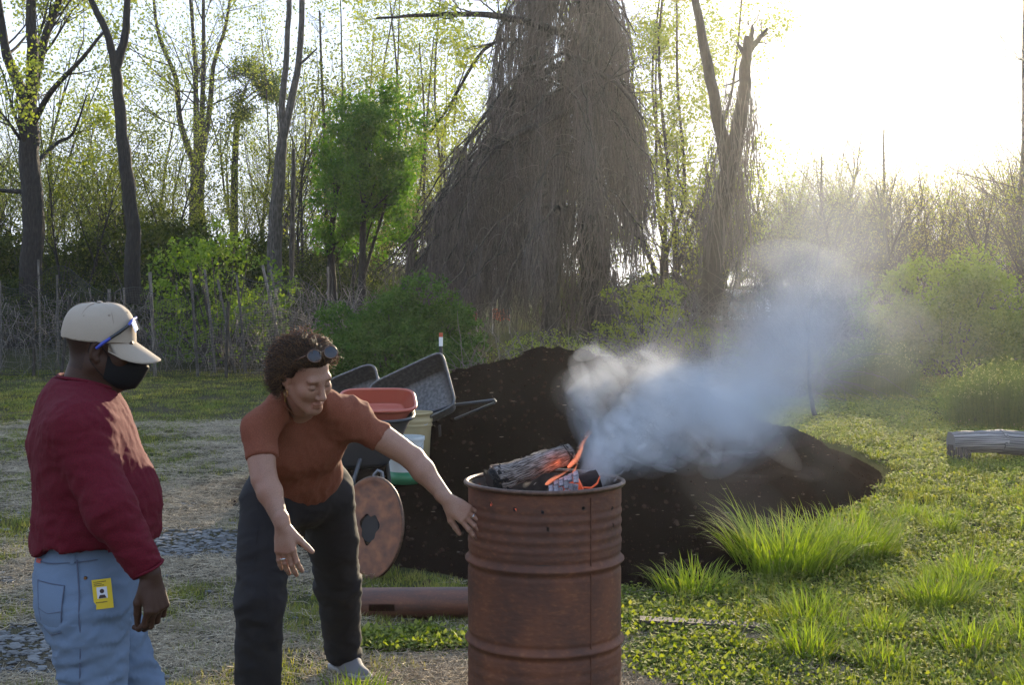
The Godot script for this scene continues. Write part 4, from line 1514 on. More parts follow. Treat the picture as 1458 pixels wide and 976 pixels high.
func fire() -> void:
	var o := Vector3(0.122, 0.955, -4.87)     # drum rim height
	# split log laid across the drum
	var wm := mat("split_wood", 0.40, 0.36, 0.33, 0.9)
	wm.albedo_texture = noise_tex(512, 0.05, 61, Color(0.1, 0.09, 0.08), Color(1, 1, 1), 5, FastNoiseLite.TYPE_SIMPLEX_SMOOTH, [[0.42, Color(0.5, 0.46, 0.44)], [0.6, Color(0.8, 0.77, 0.75)]])
	wm.uv1_scale = Vector3(3.0, 0.25, 1)
	relief(wm, wm.albedo_texture, 0.5)
	var char_m := mat("charred_wood", 0.016, 0.013, 0.012, 0.85)
	relief(char_m, T.bark, 1.0)
	char_m.uv1_scale = Vector3(4, 4, 4)
	var root := base("split_log", o + Vector3(-0.02, 0.0, 0.02))
	var a := Vector3(-0.16, 0.012, 0.06)
	var b := Vector3(0.12, 0.10, -0.04)
	part("wood", log_mesh(a, b, 0.062, 0.045, 0.4, 26, 0.72, 3).mesh(), wm, root)
	part("burnt_end", log_mesh(a - (b - a) * 0.09, a + (b - a) * 0.10, 0.052, 0.065, 0.5, 26, 0.72, 3).mesh(), char_m, root)
	part("burnt_tip", log_mesh(b - (b - a) * 0.08, b + (b - a) * 0.03, 0.047, 0.03, 0.5, 26, 0.72, 3).mesh(), char_m, root)
	tag(root, "grey weathered split log with a charred end lying across the drum mouth", "log")
	root = base("charred_log", o + Vector3(0.14, -0.02, 0.06))
	part("wood", log_mesh(Vector3(-0.09, -0.02, 0.0), Vector3(0.06, 0.032, -0.02), 0.04, 0.036, 0.3, 10, 1.0, 8).mesh(), char_m, root)
	tag(root, "blackened log end with a glowing edge poking out of the drum", "log")
	# the glowing edge
	var glow := mat("ember_glow", 0.35, 0.10, 0.04, 0.8)
	glow.emission_enabled = true
	glow.emission = Color(1.0, 0.32, 0.08)
	glow.emission_energy_multiplier = 0.11
	var mb := MB.new()
	mb.tube([Vector3(0.0, 0.006, 0.032), Vector3(0.03, 0.004, 0.03), Vector3(0.052, 0.02, 0.022), Vector3(0.062, 0.045, 0.012)], [0.003, 0.004, 0.0035, 0.002], 6)
	part("glowing_edge", mb.mesh(), glow, root)
	# ashy checked brand
	root = base("ashy_brand", o + Vector3(0.085, -0.01, 0.10))
	var ash_m := mat("ash", 0.46, 0.42, 0.46, 0.95)
	triplanar(ash_m, T.coarse, 14.0)
	part("core", log_mesh(Vector3(-0.05, -0.027, 0.0), Vector3(0.042, 0.018, 0.009), 0.0325, 0.031, 0.1, 10, 1.0, 12).mesh(), glow, root)
	for i in 6:
		for k in 8:
			var f := (i + 0.5) / 6.0
			var an := TAU * (k + 0.5 * (i % 2)) / 8.0
			var c := Vector3(-0.055, -0.03, 0.0).lerp(Vector3(0.05, 0.022, 0.01), f)
			var bs := Basis.from_euler(Vector3(an + rr(-0.1, 0.1), 0, 0.46 + rr(-0.08, 0.08)))
			mb = MB.new()
			mb.col = Color(1, 1, 1) * (rr(0.7, 1.15) if rng.randf() < 0.85 else 0.15)
			mb.box(Vector3.ZERO, Vector3(0.0083 * rr(0.85, 1.02), 0.006, 0.0125 * rr(0.85, 1.02)))
			var pc := part("ash_flake", mb.mesh(), ash_m, root)
			pc.position = c + bs * Vector3(0, 0.037, 0)
			pc.basis = bs
	tag(root, "pale ash-checked brand glowing orange in its cracks inside the drum", "log")
	# ember bed and further lumps
	root = base("ember_bed", o + Vector3(0, -0.15, 0))
	mb = MB.new()
	for k in 90:
		var an := rr(0, TAU)
		var q := sqrt(rng.randf()) * 0.25
		mb.box(Vector3(cos(an) * q, rr(0, 0.06), sin(an) * q), Vector3(rr(0.012, 0.03), rr(0.01, 0.025), rr(0.012, 0.03)), Basis.from_euler(Vector3(rr(0, 6), rr(0, 6), rr(0, 6))))
	part("charcoal", mb.mesh(), char_m, root, "stuff")
	mb = MB.new()
	for k in 26:
		var an := rr(0, TAU)
		var q := sqrt(rng.randf()) * 0.23
		mb.box(Vector3(cos(an) * q, rr(0.03, 0.07), sin(an) * q), Vector3.ONE * rr(0.006, 0.013), Basis.from_euler(Vector3(rr(0, 6), rr(0, 6), rr(0, 6))))
	part("embers", mb.mesh(), glow, root, "stuff")
	tag(root, "bed of charcoal and embers filling the drum", "embers")
	# flames: twisted tongues
	var fm := StandardMaterial3D.new()
	fm.resource_name = "flame"
	fm.albedo_color = Color(1.0, 0.72, 0.55, 0.24)
	fm.transparency = BaseMaterial3D.TRANSPARENCY_ALPHA
	fm.roughness = 1.0
	fm.vertex_color_use_as_albedo = true
	fm.emission_enabled = true
	fm.emission = Color(1.0, 0.5, 0.24)
	fm.emission_energy_multiplier = 0.22
	for q in [[[Vector3(0.085, 0.055, 0.055), Vector3(0.115, 0.08, 0.025), Vector3(0.135, 0.11, 0.0), Vector3(0.142, 0.13, -0.02), Vector3(0.155, 0.155, -0.03), Vector3(0.172, 0.182, -0.03)], 0.0085, "tallest flame, a twisting orange tongue licking up from the log end"], [[Vector3(0.0, 0.0, 0.118), Vector3(0.03, 0.02, 0.108), Vector3(0.06, 0.034, 0.095), Vector3(0.09, 0.056, 0.08)], 0.0065, "low orange flame running along the underside of the split log"], [[Vector3(0.10, 0.03, 0.10), Vector3(0.108, 0.05, 0.098), Vector3(0.118, 0.075, 0.09)], 0.005, "short flame standing on the ash-checked brand"], [[Vector3(-0.24, -0.06, 0.07), Vector3(-0.238, -0.03, 0.07), Vector3(-0.243, 0.0, 0.07)], 0.004, "tiny flame at the drum wall beside the charred log end"]]:
		root = base("flame", o)
		var pts: Array = q[0]
		var n := pts.size()
		for s in 3:
			mb = MB.new()
			var fp := []
			var fr := []
			var total := (n - 1) * 5
			for i in total + 1:
				var j := mini(i / 5, n - 2)
				var f := float(i) / 5.0 - j
				var g := float(i) / total
				var p: Vector3 = pts[j].cubic_interpolate(pts[j + 1], pts[max(j - 1, 0)], pts[min(j + 2, n - 1)], f)
				p += Vector3(sin(g * 8.0 + s * 2.1), 0.6 * sin(g * 6.0 + s * 1.3), cos(g * 7.0 + s * 2.7)) * q[1] * 0.7 * g
				fp.append(p)
				fr.append(q[1] * [1.0, 0.7, 0.5][s] * (0.25 + 1.1 * sin(PI * pow(minf(g * (1.0 + 0.2 * s), 1.0), 0.6))) * (1.0 - 0.75 * g) + 0.0006)
			mb.col = Color(1, 1, 1, 0.6)
			mb.tube(fp, fr, 9, true, 0.3, s * 31)
			for vi in mb.v.size():
				mb.c[vi].a = 0.75 - 0.6 * clampf(mb.uv[vi].y / maxf(mb.uv[mb.v.size() / 2].y * 1.9, 0.01), 0.0, 1.0)
			part("flame_tongue", mb.mesh(), fm, root)
		tag(root, q[2], "flame")
	var l := OmniLight3D.new()
	l.name = "fire_light"
	l.position = o + Vector3(0.05, 0.07, 0.06)
	l.light_color = Color(1.0, 0.45, 0.15)
	l.light_energy = 0.005
	l.light_size = 0.05
	l.omni_range = 4.0
	l.omni_attenuation = 2.0
	l.shadow_enabled = true
	add_child(l)

func ground_things() -> void:
	# pipe with a slot
	var root := base("rusty_pipe", Vector3(-0.36, gh(-0.36, 6.65) + 0.075, -6.65), 0.03)
	var pm := mat("pipe_rust", 1, 1, 1, 0.6, 0.1)
	pm.albedo_texture = rust_tex(23, 0.85)
	pm.uv1_scale = Vector3(1.0, 1.0, 1)
	var mb := MB.new()
	var sides := 40
	var cols := 44
	var len_ := 1.15
	# wall with a real slot cut out of it
	for side in [0, 1]:
		var r := 0.079 if side == 0 else 0.073
		var k0 := mb.v.size()
		for i in cols + 1:
			for k in sides + 1:
				var an := TAU * k / sides
				var nn := Vector3(0, cos(an), sin(an))
				mb.vert(Vector3(-len_ / 2 + len_ * i / cols, 0, 0) + nn * r, nn if side == 0 else -nn, Vector2(float(k) / sides, len_ * i / cols))
		for i in cols:
			for k in sides:
				var x := -len_ / 2 + len_ * (i + 0.5) / cols
				if x > -0.355 and x < -0.245 and k >= 9 and k < 12:
					continue
				var a := k0 + i * (sides + 1) + k
				mb.tri(a, a + 1, a + sides + 2); mb.tri(a, a + sides + 2, a + sides + 1)
	part("tube", mb.mesh(), pm, root)
	for e in [-1.0, 1.0]:
		mb = MB.new()
		for k in sides:
			var a0 := TAU * k / sides
			var a1 := TAU * (k + 1) / sides
			mb.quad(Vector3(e * len_ / 2, cos(a0) * 0.073, sin(a0) * 0.073), Vector3(e * len_ / 2, cos(a0) * 0.079, sin(a0) * 0.079), Vector3(e * len_ / 2, cos(a1) * 0.079, sin(a1) * 0.079), Vector3(e * len_ / 2, cos(a1) * 0.073, sin(a1) * 0.073), Vector3(e, 0, 0))
		part("pipe_end", mb.mesh(), pm, root)
	tag(root, "rusty brown steel pipe with a slot cut in its side lying behind the woman", "pipe")
	# drum lid leaning behind her leg
	root = base("drum_lid", Vector3(-0.868, gh(-0.868, 7.6) - 0.01, -7.6))
	var lm := mat("lid_rust", 1, 1, 1, 0.8)
	triplanar(lm, noise_tex(512, 0.012, 83, lin(0.07, 0.035, 0.025), lin(0.30, 0.13, 0.055), 5, FastNoiseLite.TYPE_SIMPLEX_SMOOTH, [[0.45, lin(0.15, 0.062, 0.035)], [0.62, lin(0.22, 0.085, 0.04)]]), 1.7)
	var bs := Basis.from_euler(Vector3(-0.18, -0.80, 0.0))
	var c := bs * Vector3(0, 0.29, 0)
	mb = MB.new()
	var seg := 56
	var rings := [0.085, 0.13, 0.2, 0.25, 0.272, 0.279, 0.288, 0.296, 0.296]
	var zz := [0.012, 0.010, 0.006, 0.004, 0.004, 0.016, 0.020, 0.014, -0.004]
	for s in [1.0, -1.0]:
		var k0 := mb.v.size()
		for i in rings.size():
			for k in seg + 1:
				var an := TAU * k / seg
				var rr2: float = rings[i]
				if i == 0:
					rr2 += 0.012 * sin(an * 3.0) + 0.006 * sin(an * 7.0)
				mb.vert(c + bs * Vector3(cos(an) * rr2, sin(an) * rr2, zz[i] - (0.004 if s < 0 else 0.0)), bs * Vector3(0, 0, s), Vector2(cos(an) * rr2, sin(an) * rr2) + Vector2(0.3, 0.3))
		for i in rings.size() - 1:
			for k in seg:
				var a := k0 + i * (seg + 1) + k
				mb.tri(a, a + 1, a + seg + 2); mb.tri(a, a + seg + 2, a + seg + 1)
	part("disc", mb.mesh(), lm, root)
	mb = MB.new()
	var pts := []
	var rad := []
	for k in seg + 1:
		var an := TAU * k / seg
		pts.append(c + bs * Vector3(cos(an) * 0.297, sin(an) * 0.297, 0.004)); rad.append(0.009)
	mb.tube(pts, rad, 8, false)
	part("edge", mb.mesh(), M.rim_steel, root)
	mb = MB.new()
	mb.tube([c + bs * Vector3(0, 0, -0.002), c + bs * Vector3(0, 0, 0.006)], [0.083, 0.08], 18)
	part("scorched_hole", mb.mesh(), M.charred_wood, root)
	tag(root, "round rusty drum lid with a burnt centre hole leaning upright behind the woman's leg", "lid")
	# weathered plank
	root = base("plank", Vector3(0.94, gh(0.94, 6.35) + 0.022, -6.35), -0.10)
	mb = MB.new()
	mb.col = Color(0.8, 0.75, 0.72)
	mb.box(Vector3(0, 0, 0), Vector3(0.315, 0.026, 0.045), Basis.from_euler(Vector3(0, 0, -0.03)))
	part("board", mb.mesh(), M.old_wood, root)
	mb = MB.new()
	mb.col = Color(0.5, 0.42, 0.38)
	mb.box(Vector3(0.22, -0.028, 0.047), Vector3(0.19, 0.003, 0.002), Basis.from_euler(Vector3(0, 0, -0.03)))
	part("split_edge", mb.mesh(), M.old_wood, root)
	tag(root, "weathered grey plank lying in the grass before the soil heap", "plank")
	# grey log at the right
	root = base("fallen_log", Vector3(4.35, gh(4.35, 12.9), -12.9))
	mb = log_mesh(Vector3(0, 0.185, 0), Vector3(0.55, 0.19, -0.05), 0.105, 0.118, 0.16, 16, 1.0, 31)
	var mb2 := log_mesh(Vector3(0.5, 0.188, -0.045), Vector3(1.9, 0.06, -0.3), 0.119, 0.13, 0.14, 16, 1.0, 32)
	var fl := mat("grey_log", 0.42, 0.40, 0.40, 0.85)
	fl.albedo_texture = wood_stripes()
	fl.uv1_scale = Vector3(3.0, 0.5, 1)
	relief(fl, fl.albedo_texture, 1.2)
	part("trunk", mb.mesh(), fl, root)
	part("trunk", mb2.mesh(), fl, root)
	mb = log_mesh(Vector3(0.10, -0.12, 0.0), Vector3(0.08, 0.17, -0.01), 0.15, 0.10, 0.35, 12, 1.0, 33)
	for i in mb.c.size():
		mb.c[i] = Color(0.35, 0.3, 0.27)
	part("stub", mb.mesh(), fl, root)
	tag(root, "smooth silver-grey fallen log propped on a stub in the sunlit grass", "log")
	# car beyond the trees
	car(Vector3(7.6, gh(7.6, 47), -47))
	# orange barrier netting far away
	for q in [[-1.55, 41.0, 0.9, "longer strip of orange barrier netting in the shade beyond the green shrub"], [-0.35, 42.0, 0.55, "shorter strip of orange barrier netting beside the shaded trunks"]]:
		root = base("barrier_netting", Vector3(q[0], gh(q[0], q[1]), -q[1]))
		var om := mat("orange_plastic", 0.55, 0.10, 0.04, 0.6)
		mb = MB.new()
		for j in 5:
			var p2 := []
			var r2 := []
			for i in 9:
				p2.append(Vector3((i / 8.0 - 0.5) * q[2], 0.45 + 0.075 * j + 0.04 * sin(i * 1.3), 0.05 * sin(i * 0.9))); r2.append(0.024)
			mb.tube(p2, r2, 4)
		part("netting", mb.mesh(), om, root)
		for e in [-0.5, 0.5]:
			mb = MB.new()
			mb.col = Color(0.5, 0.45, 0.4)
			mb.tube([Vector3(e * q[2], -0.1, 0), Vector3(e * q[2], 0.9, 0)], [0.02, 0.02], 5)
			part("stake", mb.mesh(), M.straw, root)
		tag(root, q[3], "barrier")

func wood_stripes() -> ImageTexture:
	var f := FastNoiseLite.new()
	f.seed = 71
	f.frequency = 0.02
	f.fractal_octaves = 4
	var im := Image.create(512, 256, false, Image.FORMAT_RGB8)
	for y in 256:
		for x in 512:
			var a := TAU * x / 512.0
			var n := f.get_noise_3d(cos(a) * 160.0, sin(a) * 160.0, y * 0.25)
			var k := clampf(0.72 + 0.75 * n, 0.25, 1.0)
			im.set_pixel(x, y, Color(k, k * 0.98, k * 0.96))
	return ImageTexture.create_from_image(im)

func car(at: Vector3) -> void:
	var root := base("parked_car", at, 0.35)
	var paint := mat("car_paint", 0.75, 0.77, 0.8, 0.25)
	paint.clearcoat_enabled = true
	var glass := mat("car_glass", 0.03, 0.04, 0.05, 0.08)
	var rubber := mat("rubber", 0.02, 0.02, 0.02, 0.8)
	# side outline swept across the width
	var side := [Vector2(-2.2, 0.35), Vector2(-2.25, 0.65), Vector2(-2.1, 0.88), Vector2(-1.2, 0.98), Vector2(-0.55, 1.36), Vector2(0.1, 1.45), Vector2(0.9, 1.4), Vector2(1.55, 1.05), Vector2(2.1, 0.98), Vector2(2.2, 0.7), Vector2(2.15, 0.35)]
	var mb := MB.new()
	for i in side.size():
		var p: Vector2 = side[i]
		var q: Vector2 = side[(i + 1) % side.size()]
		var w0 := 0.86 if p.y < 1.0 else 0.66
		var w1 := 0.86 if q.y < 1.0 else 0.66
		var nn := Vector3(-(q.y - p.y), q.x - p.x, 0).normalized()
		mb.quad(Vector3(p.x, p.y, -w0), Vector3(p.x, p.y, w0), Vector3(q.x, q.y, w1), Vector3(q.x, q.y, -w1), nn)
		for s in [-1.0, 1.0]:
			var k := mb.vert(Vector3(0, 0.7, s * 0.88), Vector3(0, 0.15, s))
			mb.vert(Vector3(p.x, p.y, s * w0), Vector3(0, 0.15, s)); mb.vert(Vector3(q.x, q.y, s * w1), Vector3(0, 0.15, s))
			mb.tri(k, k + 1, k + 2)
	part("body", mb.mesh(), paint, root)
	for s in [-1.0, 1.0]:
		for q in [[-0.75, 0.05], [0.13, 1.15]]:
			mb = MB.new()
			mb.quad(Vector3(q[0] - 0.15, 1.0, s * 0.87), Vector3(q[1] + 0.1, 1.0, s * 0.87), Vector3(q[1] - 0.12, 1.33, s * 0.74), Vector3(q[0] + 0.28, 1.31, s * 0.74), Vector3(0, 0.35, s).normalized())
			part("window", mb.mesh(), glass, root)
		for x in [-1.4, 1.4]:
			mb = MB.new()
			mb.tube([Vector3(x, 0.32, s * 0.68), Vector3(x, 0.32, s * 0.89)], [0.32, 0.32], 20)
			var wh := part("wheel", mb.mesh(), rubber, root)
			mb = MB.new()
			mb.tube([Vector3(x, 0.32, s * 0.88), Vector3(x, 0.32, s * 0.9)], [0.2, 0.19], 16)
			part("rim", mb.mesh(), M.stone, wh)
	mb = MB.new()
	mb.quad(Vector3(-1.17, 1.0, -0.72), Vector3(-1.17, 1.0, 0.72), Vector3(-0.58, 1.355, 0.6), Vector3(-0.58, 1.355, -0.6), Vector3(-0.5, 0.85, 0))
	part("windscreen", mb.mesh(), glass, root)
	tag(root, "white parked car half hidden behind brush and trees", "car")

# a rounded open tub: rim outline (superellipse) tapering to a smaller bottom; local up is +y
func tub_mesh(lx: float, lz: float, h: float, tap: float, power := 5.0, wall := 0.008) -> MB:
	var mb := MB.new()
	var seg := 48
	for side in [0, 1]:
		var k0 := mb.v.size()
		var prof := [[0.0, 0.0], [0.75, 0.0], [0.93, 0.04], [1.0, 0.13], [1.0, 1.0]]
		for i in prof.size():
			var f: float = prof[i][1]
			var s: float = prof[i][0] * lerpf(tap, 1.0, f)
			for k in seg + 1:
				var a := TAU * k / seg
				var cx := signf(cos(a)) * pow(absf(cos(a)), 2.0 / power)
				var cz := signf(sin(a)) * pow(absf(sin(a)), 2.0 / power)
				var ins := wall if side == 1 else 0.0
				var nn := Vector3(cx * pow(absf(cx), power - 2.0), 0, cz * pow(absf(cz), power - 2.0)).normalized()
				if i < 2: nn = Vector3.DOWN
				if i == 2: nn = (nn + Vector3.DOWN * 1.2).normalized()
				mb.vert(Vector3(cx * (lx * s - ins), f * h + (wall if side == 1 and i < 3 else 0.0), cz * (lz * s - ins)), nn if side == 0 else -nn)
		for i in prof.size() - 1:
			for k in seg:
				var a := k0 + i * (seg + 1) + k
				mb.tri(a, a + 1, a + seg + 2); mb.tri(a, a + seg + 2, a + seg + 1)
	return mb

func rim_mesh(lx: float, lz: float, y: float, r: float, power := 5.0) -> MB:
	var mb := MB.new()
	var pts := []
	var rad := []
	for k in 65:
		var a := TAU * k / 64.0
		pts.append(Vector3(signf(cos(a)) * pow(absf(cos(a)), 2.0 / power) * lx, y, signf(sin(a)) * pow(absf(sin(a)), 2.0 / power) * lz)); rad.append(r)
	mb.tube(pts, rad, 8, false)
	return mb

func wheel(parent: Node3D, c: Vector3, r: float, axis: Vector3, spokes: int, tyre_r := 0.03) -> void:
	var root := Node3D.new()
	root.name = "wheel"
	parent.add_child(root, true)
	var u := axis.cross(Vector3(0.2, 0.9, 0.3)).normalized()
	var w := axis.cross(u)
	var mb := MB.new()
	var pts := []
	var rad := []
	for k in 41:
		var a := TAU * k / 40.0
		pts.append(c + (u * cos(a) + w * sin(a)) * r); rad.append(tyre_r)
	mb.col = Color(0.03, 0.03, 0.03)
	mb.tube(pts, rad, 10, false)
	part("tyre", mb.mesh(), M.straw, root)
	mb = MB.new()
	mb.col = Color(0.5, 0.5, 0.5)
	for k in spokes:
		var a := TAU * k / spokes
		mb.tube([c + axis * 0.03 * (1 if k % 2 else -1), c + (u * cos(a) + w * sin(a)) * (r - tyre_r)], [0.003, 0.003], 4, false)
	mb.tube([c - axis * 0.06, c + axis * 0.06], [0.02, 0.02], 10)
	part("spokes", mb.mesh(), M.galvanised, root)

func carts() -> void:
	var zn := mat("galvanised", 0.5, 0.5, 0.5, 0.4, 0.7)
	var dusty := mat("dusty_plastic", 0.19, 0.18, 0.175, 0.55)
	triplanar(dusty, T.coarse, 4.0)
	var black := mat("black_plastic", 0.022, 0.022, 0.024, 0.45)
	var red := mat("flare_red", 0.38, 0.085, 0.05, 0.5)  # lens flare tint put into the tub colour, not its paint
	var tubes := mat("painted_tube", 0.05, 0.05, 0.055, 0.35, 0.3)
	# garden cart with its tub tipped up on end
	var root := base("garden_cart", Vector3(-0.74, ground_y(-0.74, 9.6), -9.6))
	var tub := Node3D.new()
	tub.name = "tub"
	root.add_child(tub)
	tub.position = Vector3(0.075, 0.30, 0.0)
	tub.basis = Basis.from_euler(Vector3(0.95, 0.25, 0.42), EULER_ORDER_XYZ)
	part("shell", tub_mesh(0.31, 0.235, 0.17, 0.82, 9.0).mesh(), dusty, tub)
	part("lip", rim_mesh(0.313, 0.238, 0.17, 0.009, 9.0).mesh(), dusty, tub)
	var mb := MB.new()
	mb.col = Color(1, 1, 1)
	mb.tube([Vector3(-0.739, 0.726, -9.500) - root.position, Vector3(-0.598, 0.792, -9.450) - root.position, Vector3(-0.427, 0.852, -9.400) - root.position, Vector3(-0.248, 0.877, -9.350) - root.position, Vector3(-0.126, 0.896, -9.300) - root.position, Vector3(-0.116, 0.881, -9.300) - root.position], [0.011, 0.011, 0.011, 0.011, 0.011, 0.011], 8)
	part("handle", mb.mesh(), tubes, root)
	mb = MB.new()
	mb.tube([Vector3(-0.126, 0.875, -9.310) - root.position, Vector3(-0.252, 0.808, -9.500) - root.position, Vector3(-0.423, 0.727, -9.650) - root.position], [0.009, 0.009, 0.009], 8)
	part("handle_brace", mb.mesh(), tubes, root)
	mb = MB.new()
	mb.tube([Vector3(-0.534, 0.685, -9.600) - root.position, Vector3(-0.529, 0.508, -9.600) - root.position, Vector3(-0.524, 0.363, -9.600) - root.position], [0.01, 0.01, 0.01], 6)
	part("leg", mb.mesh(), tubes, root)
	wheel(root, Vector3(-0.711, 0.508, -9.600) - root.position, 0.17, Vector3(0.75, 0, 0.66).normalized(), 14, 0.02)
	tag(root, "garden cart with a dusty grey tub tipped on edge and a loop handle", "cart")
	# second tipped tub, mostly behind the woman
	root = base("garden_cart", Vector3(-1.12, ground_y(-1.12, 9.9), -9.9))
	tub = Node3D.new()
	tub.name = "tub"
	root.add_child(tub)
	tub.position = Vector3(-0.02, 0.31, 0.0)
	tub.basis = Basis.from_euler(Vector3(1.05, 0.2, 0.45), EULER_ORDER_XYZ)
	part("shell", tub_mesh(0.24, 0.2, 0.16, 0.82).mesh(), dusty, tub)
	part("lip", rim_mesh(0.243, 0.203, 0.16, 0.009).mesh(), dusty, tub)
	mb = MB.new()
	mb.col = Color(0.15, 0.15, 0.15)
	mb.box(Vector3(0.06, -0.004, 0), Vector3(0.008, 0.004, 0.15))
	part("slot", mb.mesh(), black, tub)
	for sx in [-0.15, 0.16]:
		mb = MB.new()
		mb.tube([Vector3(sx, -0.1, 0.05), Vector3(sx * 0.7, 0.35, 0)], [0.012, 0.012], 6)
		part("leg", mb.mesh(), tubes, root)
	tag(root, "garden cart with a tipped dusty tub mostly hidden behind the woman's shoulder", "cart")
	# wheelbarrow with a black tray
	root = base("wheelbarrow", Vector3(-1.02, ground_y(-1.02, 8.7), -8.7), 0.0)
	var tray := Node3D.new()
	tray.name = "tray"
	root.add_child(tray)
	tray.position = Vector3(-0.02, 0.36, 0.0)
	tray.basis = Basis.from_euler(Vector3(0.16, 0.12, 0.0))
	part("shell", tub_mesh(0.37, 0.28, 0.36, 0.55, 4.0).mesh(), black, tray)
	part("lip", rim_mesh(0.375, 0.285, 0.36, 0.012, 4.0).mesh(), black, tray)
	for sx in [-0.22, 0.22]:
		mb = MB.new()
		mb.tube([Vector3(sx, 0.0, -0.1), Vector3(sx * 0.8, 0.36, -0.1)], [0.012, 0.012], 6)
		part("leg", mb.mesh(), tubes, root)
	mb = MB.new()
	mb.tube([Vector3(-0.03, 0.12, 0.32), Vector3(0.0, 0.3, 0.3), Vector3(0.03, 0.42, 0.22)], [0.014, 0.014, 0.014], 7)
	part("fork", mb.mesh(), tubes, root)
	wheel(root, Vector3(-0.03, 0.14, 0.34), 0.13, Vector3(1, 0, 0.1).normalized(), 8, 0.035)
	mb = MB.new()
	mb.col = Color(0.35, 0.35, 0.37)
	mb.tube([Vector3(-0.879, 0.430, -8.300) - root.position, Vector3(-0.879, 0.501, -8.300) - root.position, Vector3(-0.857, 0.528, -8.300) - root.position, Vector3(-0.830, 0.515, -8.300) - root.position, Vector3(-0.821, 0.439, -8.300) - root.position], [0.012, 0.012, 0.012, 0.012, 0.012], 8)
	part("axle_bracket", mb.mesh(), zn, root)
	tag(root, "black wheelbarrow standing at the woman's side behind the drum lid", "wheelbarrow")
	# shallow tub lying on the tray, its red imitating lens flare
	root = base("flare_tinted_tub", Vector3(-0.9, ground_y(-1.02, 8.7) + 0.70, -8.72), 0.15)
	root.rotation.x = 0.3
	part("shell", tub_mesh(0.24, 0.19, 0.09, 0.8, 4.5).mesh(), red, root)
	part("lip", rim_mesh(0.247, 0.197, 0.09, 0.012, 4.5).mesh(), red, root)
	tag(root, "shallow tub tinted red after the lens flare, resting on the wheelbarrow", "tub")
	# white bucket with a green base
	root = base("bucket", Vector3(-0.745, ground_y(-0.745, 9.1), -9.1))
	var white := mat("white_plastic", 0.62, 0.64, 0.62, 0.5)
	var green := mat("green_plastic", 0.04, 0.22, 0.10, 0.5)
	mb = MB.new()
	mb.lathe([Vector2(0.118, 0.085), Vector2(0.128, 0.30), Vector2(0.134, 0.30), Vector2(0.134, 0.325), Vector2(0.126, 0.325), Vector2(0.115, 0.085)], 36)
	part("pail", mb.mesh(), white, root)
	mb = MB.new()
	mb.lathe([Vector2(0.0, 0.0), Vector2(0.112, 0.0), Vector2(0.1195, 0.086), Vector2(0.0, 0.086)], 36)
	part("green_base", mb.mesh(), green, root)
	mb = MB.new()
	mb.box(Vector3(0.0, 0.21, 0.128), Vector3(0.04, 0.006, 0.006))
	part("grip", mb.mesh(), white, root)
	mb = MB.new()
	mb.col = Color(0.6, 0.6, 0.6)
	mb.tube([Vector3(-0.125, 0.28, 0.03), Vector3(-0.09, 0.225, 0.11), Vector3(0, 0.208, 0.131), Vector3(0.09, 0.225, 0.11), Vector3(0.125, 0.28, 0.03)], [0.002, 0.002, 0.002, 0.002, 0.002], 5)
	part("bail", mb.mesh(), zn, root)
	tag(root, "white plastic bucket with a green base standing on the soil", "bucket")
	# tan bucket behind it
	root = base("bucket", Vector3(-0.70, ground_y(-0.70, 9.35), -9.35))
	var tan := mat("tan_plastic", 0.42, 0.33, 0.17, 0.5)
	mb = MB.new()
	mb.lathe([Vector2(0.0, 0.0), Vector2(0.105, 0.0), Vector2(0.12, 0.24), Vector2(0.128, 0.245), Vector2(0.128, 0.26), Vector2(0.121, 0.265), Vector2(0.129, 0.275), Vector2(0.129, 0.295), Vector2(0.122, 0.3), Vector2(0.123, 0.33), Vector2(0.132, 0.33), Vector2(0.132, 0.345), Vector2(0.12, 0.345), Vector2(0.10, 0.01)], 36)
	part("pail", mb.mesh(), tan, root)
	mb = MB.new()
	mb.tube([Vector3(-0.129, 0.30, 0), Vector3(-0.09, 0.26, 0.1), Vector3(0.09, 0.26, 0.1), Vector3(0.129, 0.30, 0)], [0.002, 0.002, 0.002, 0.002], 5)
	part("bail", mb.mesh(), zn, root)
	tag(root, "tan ribbed plastic bucket standing behind the white one", "bucket")

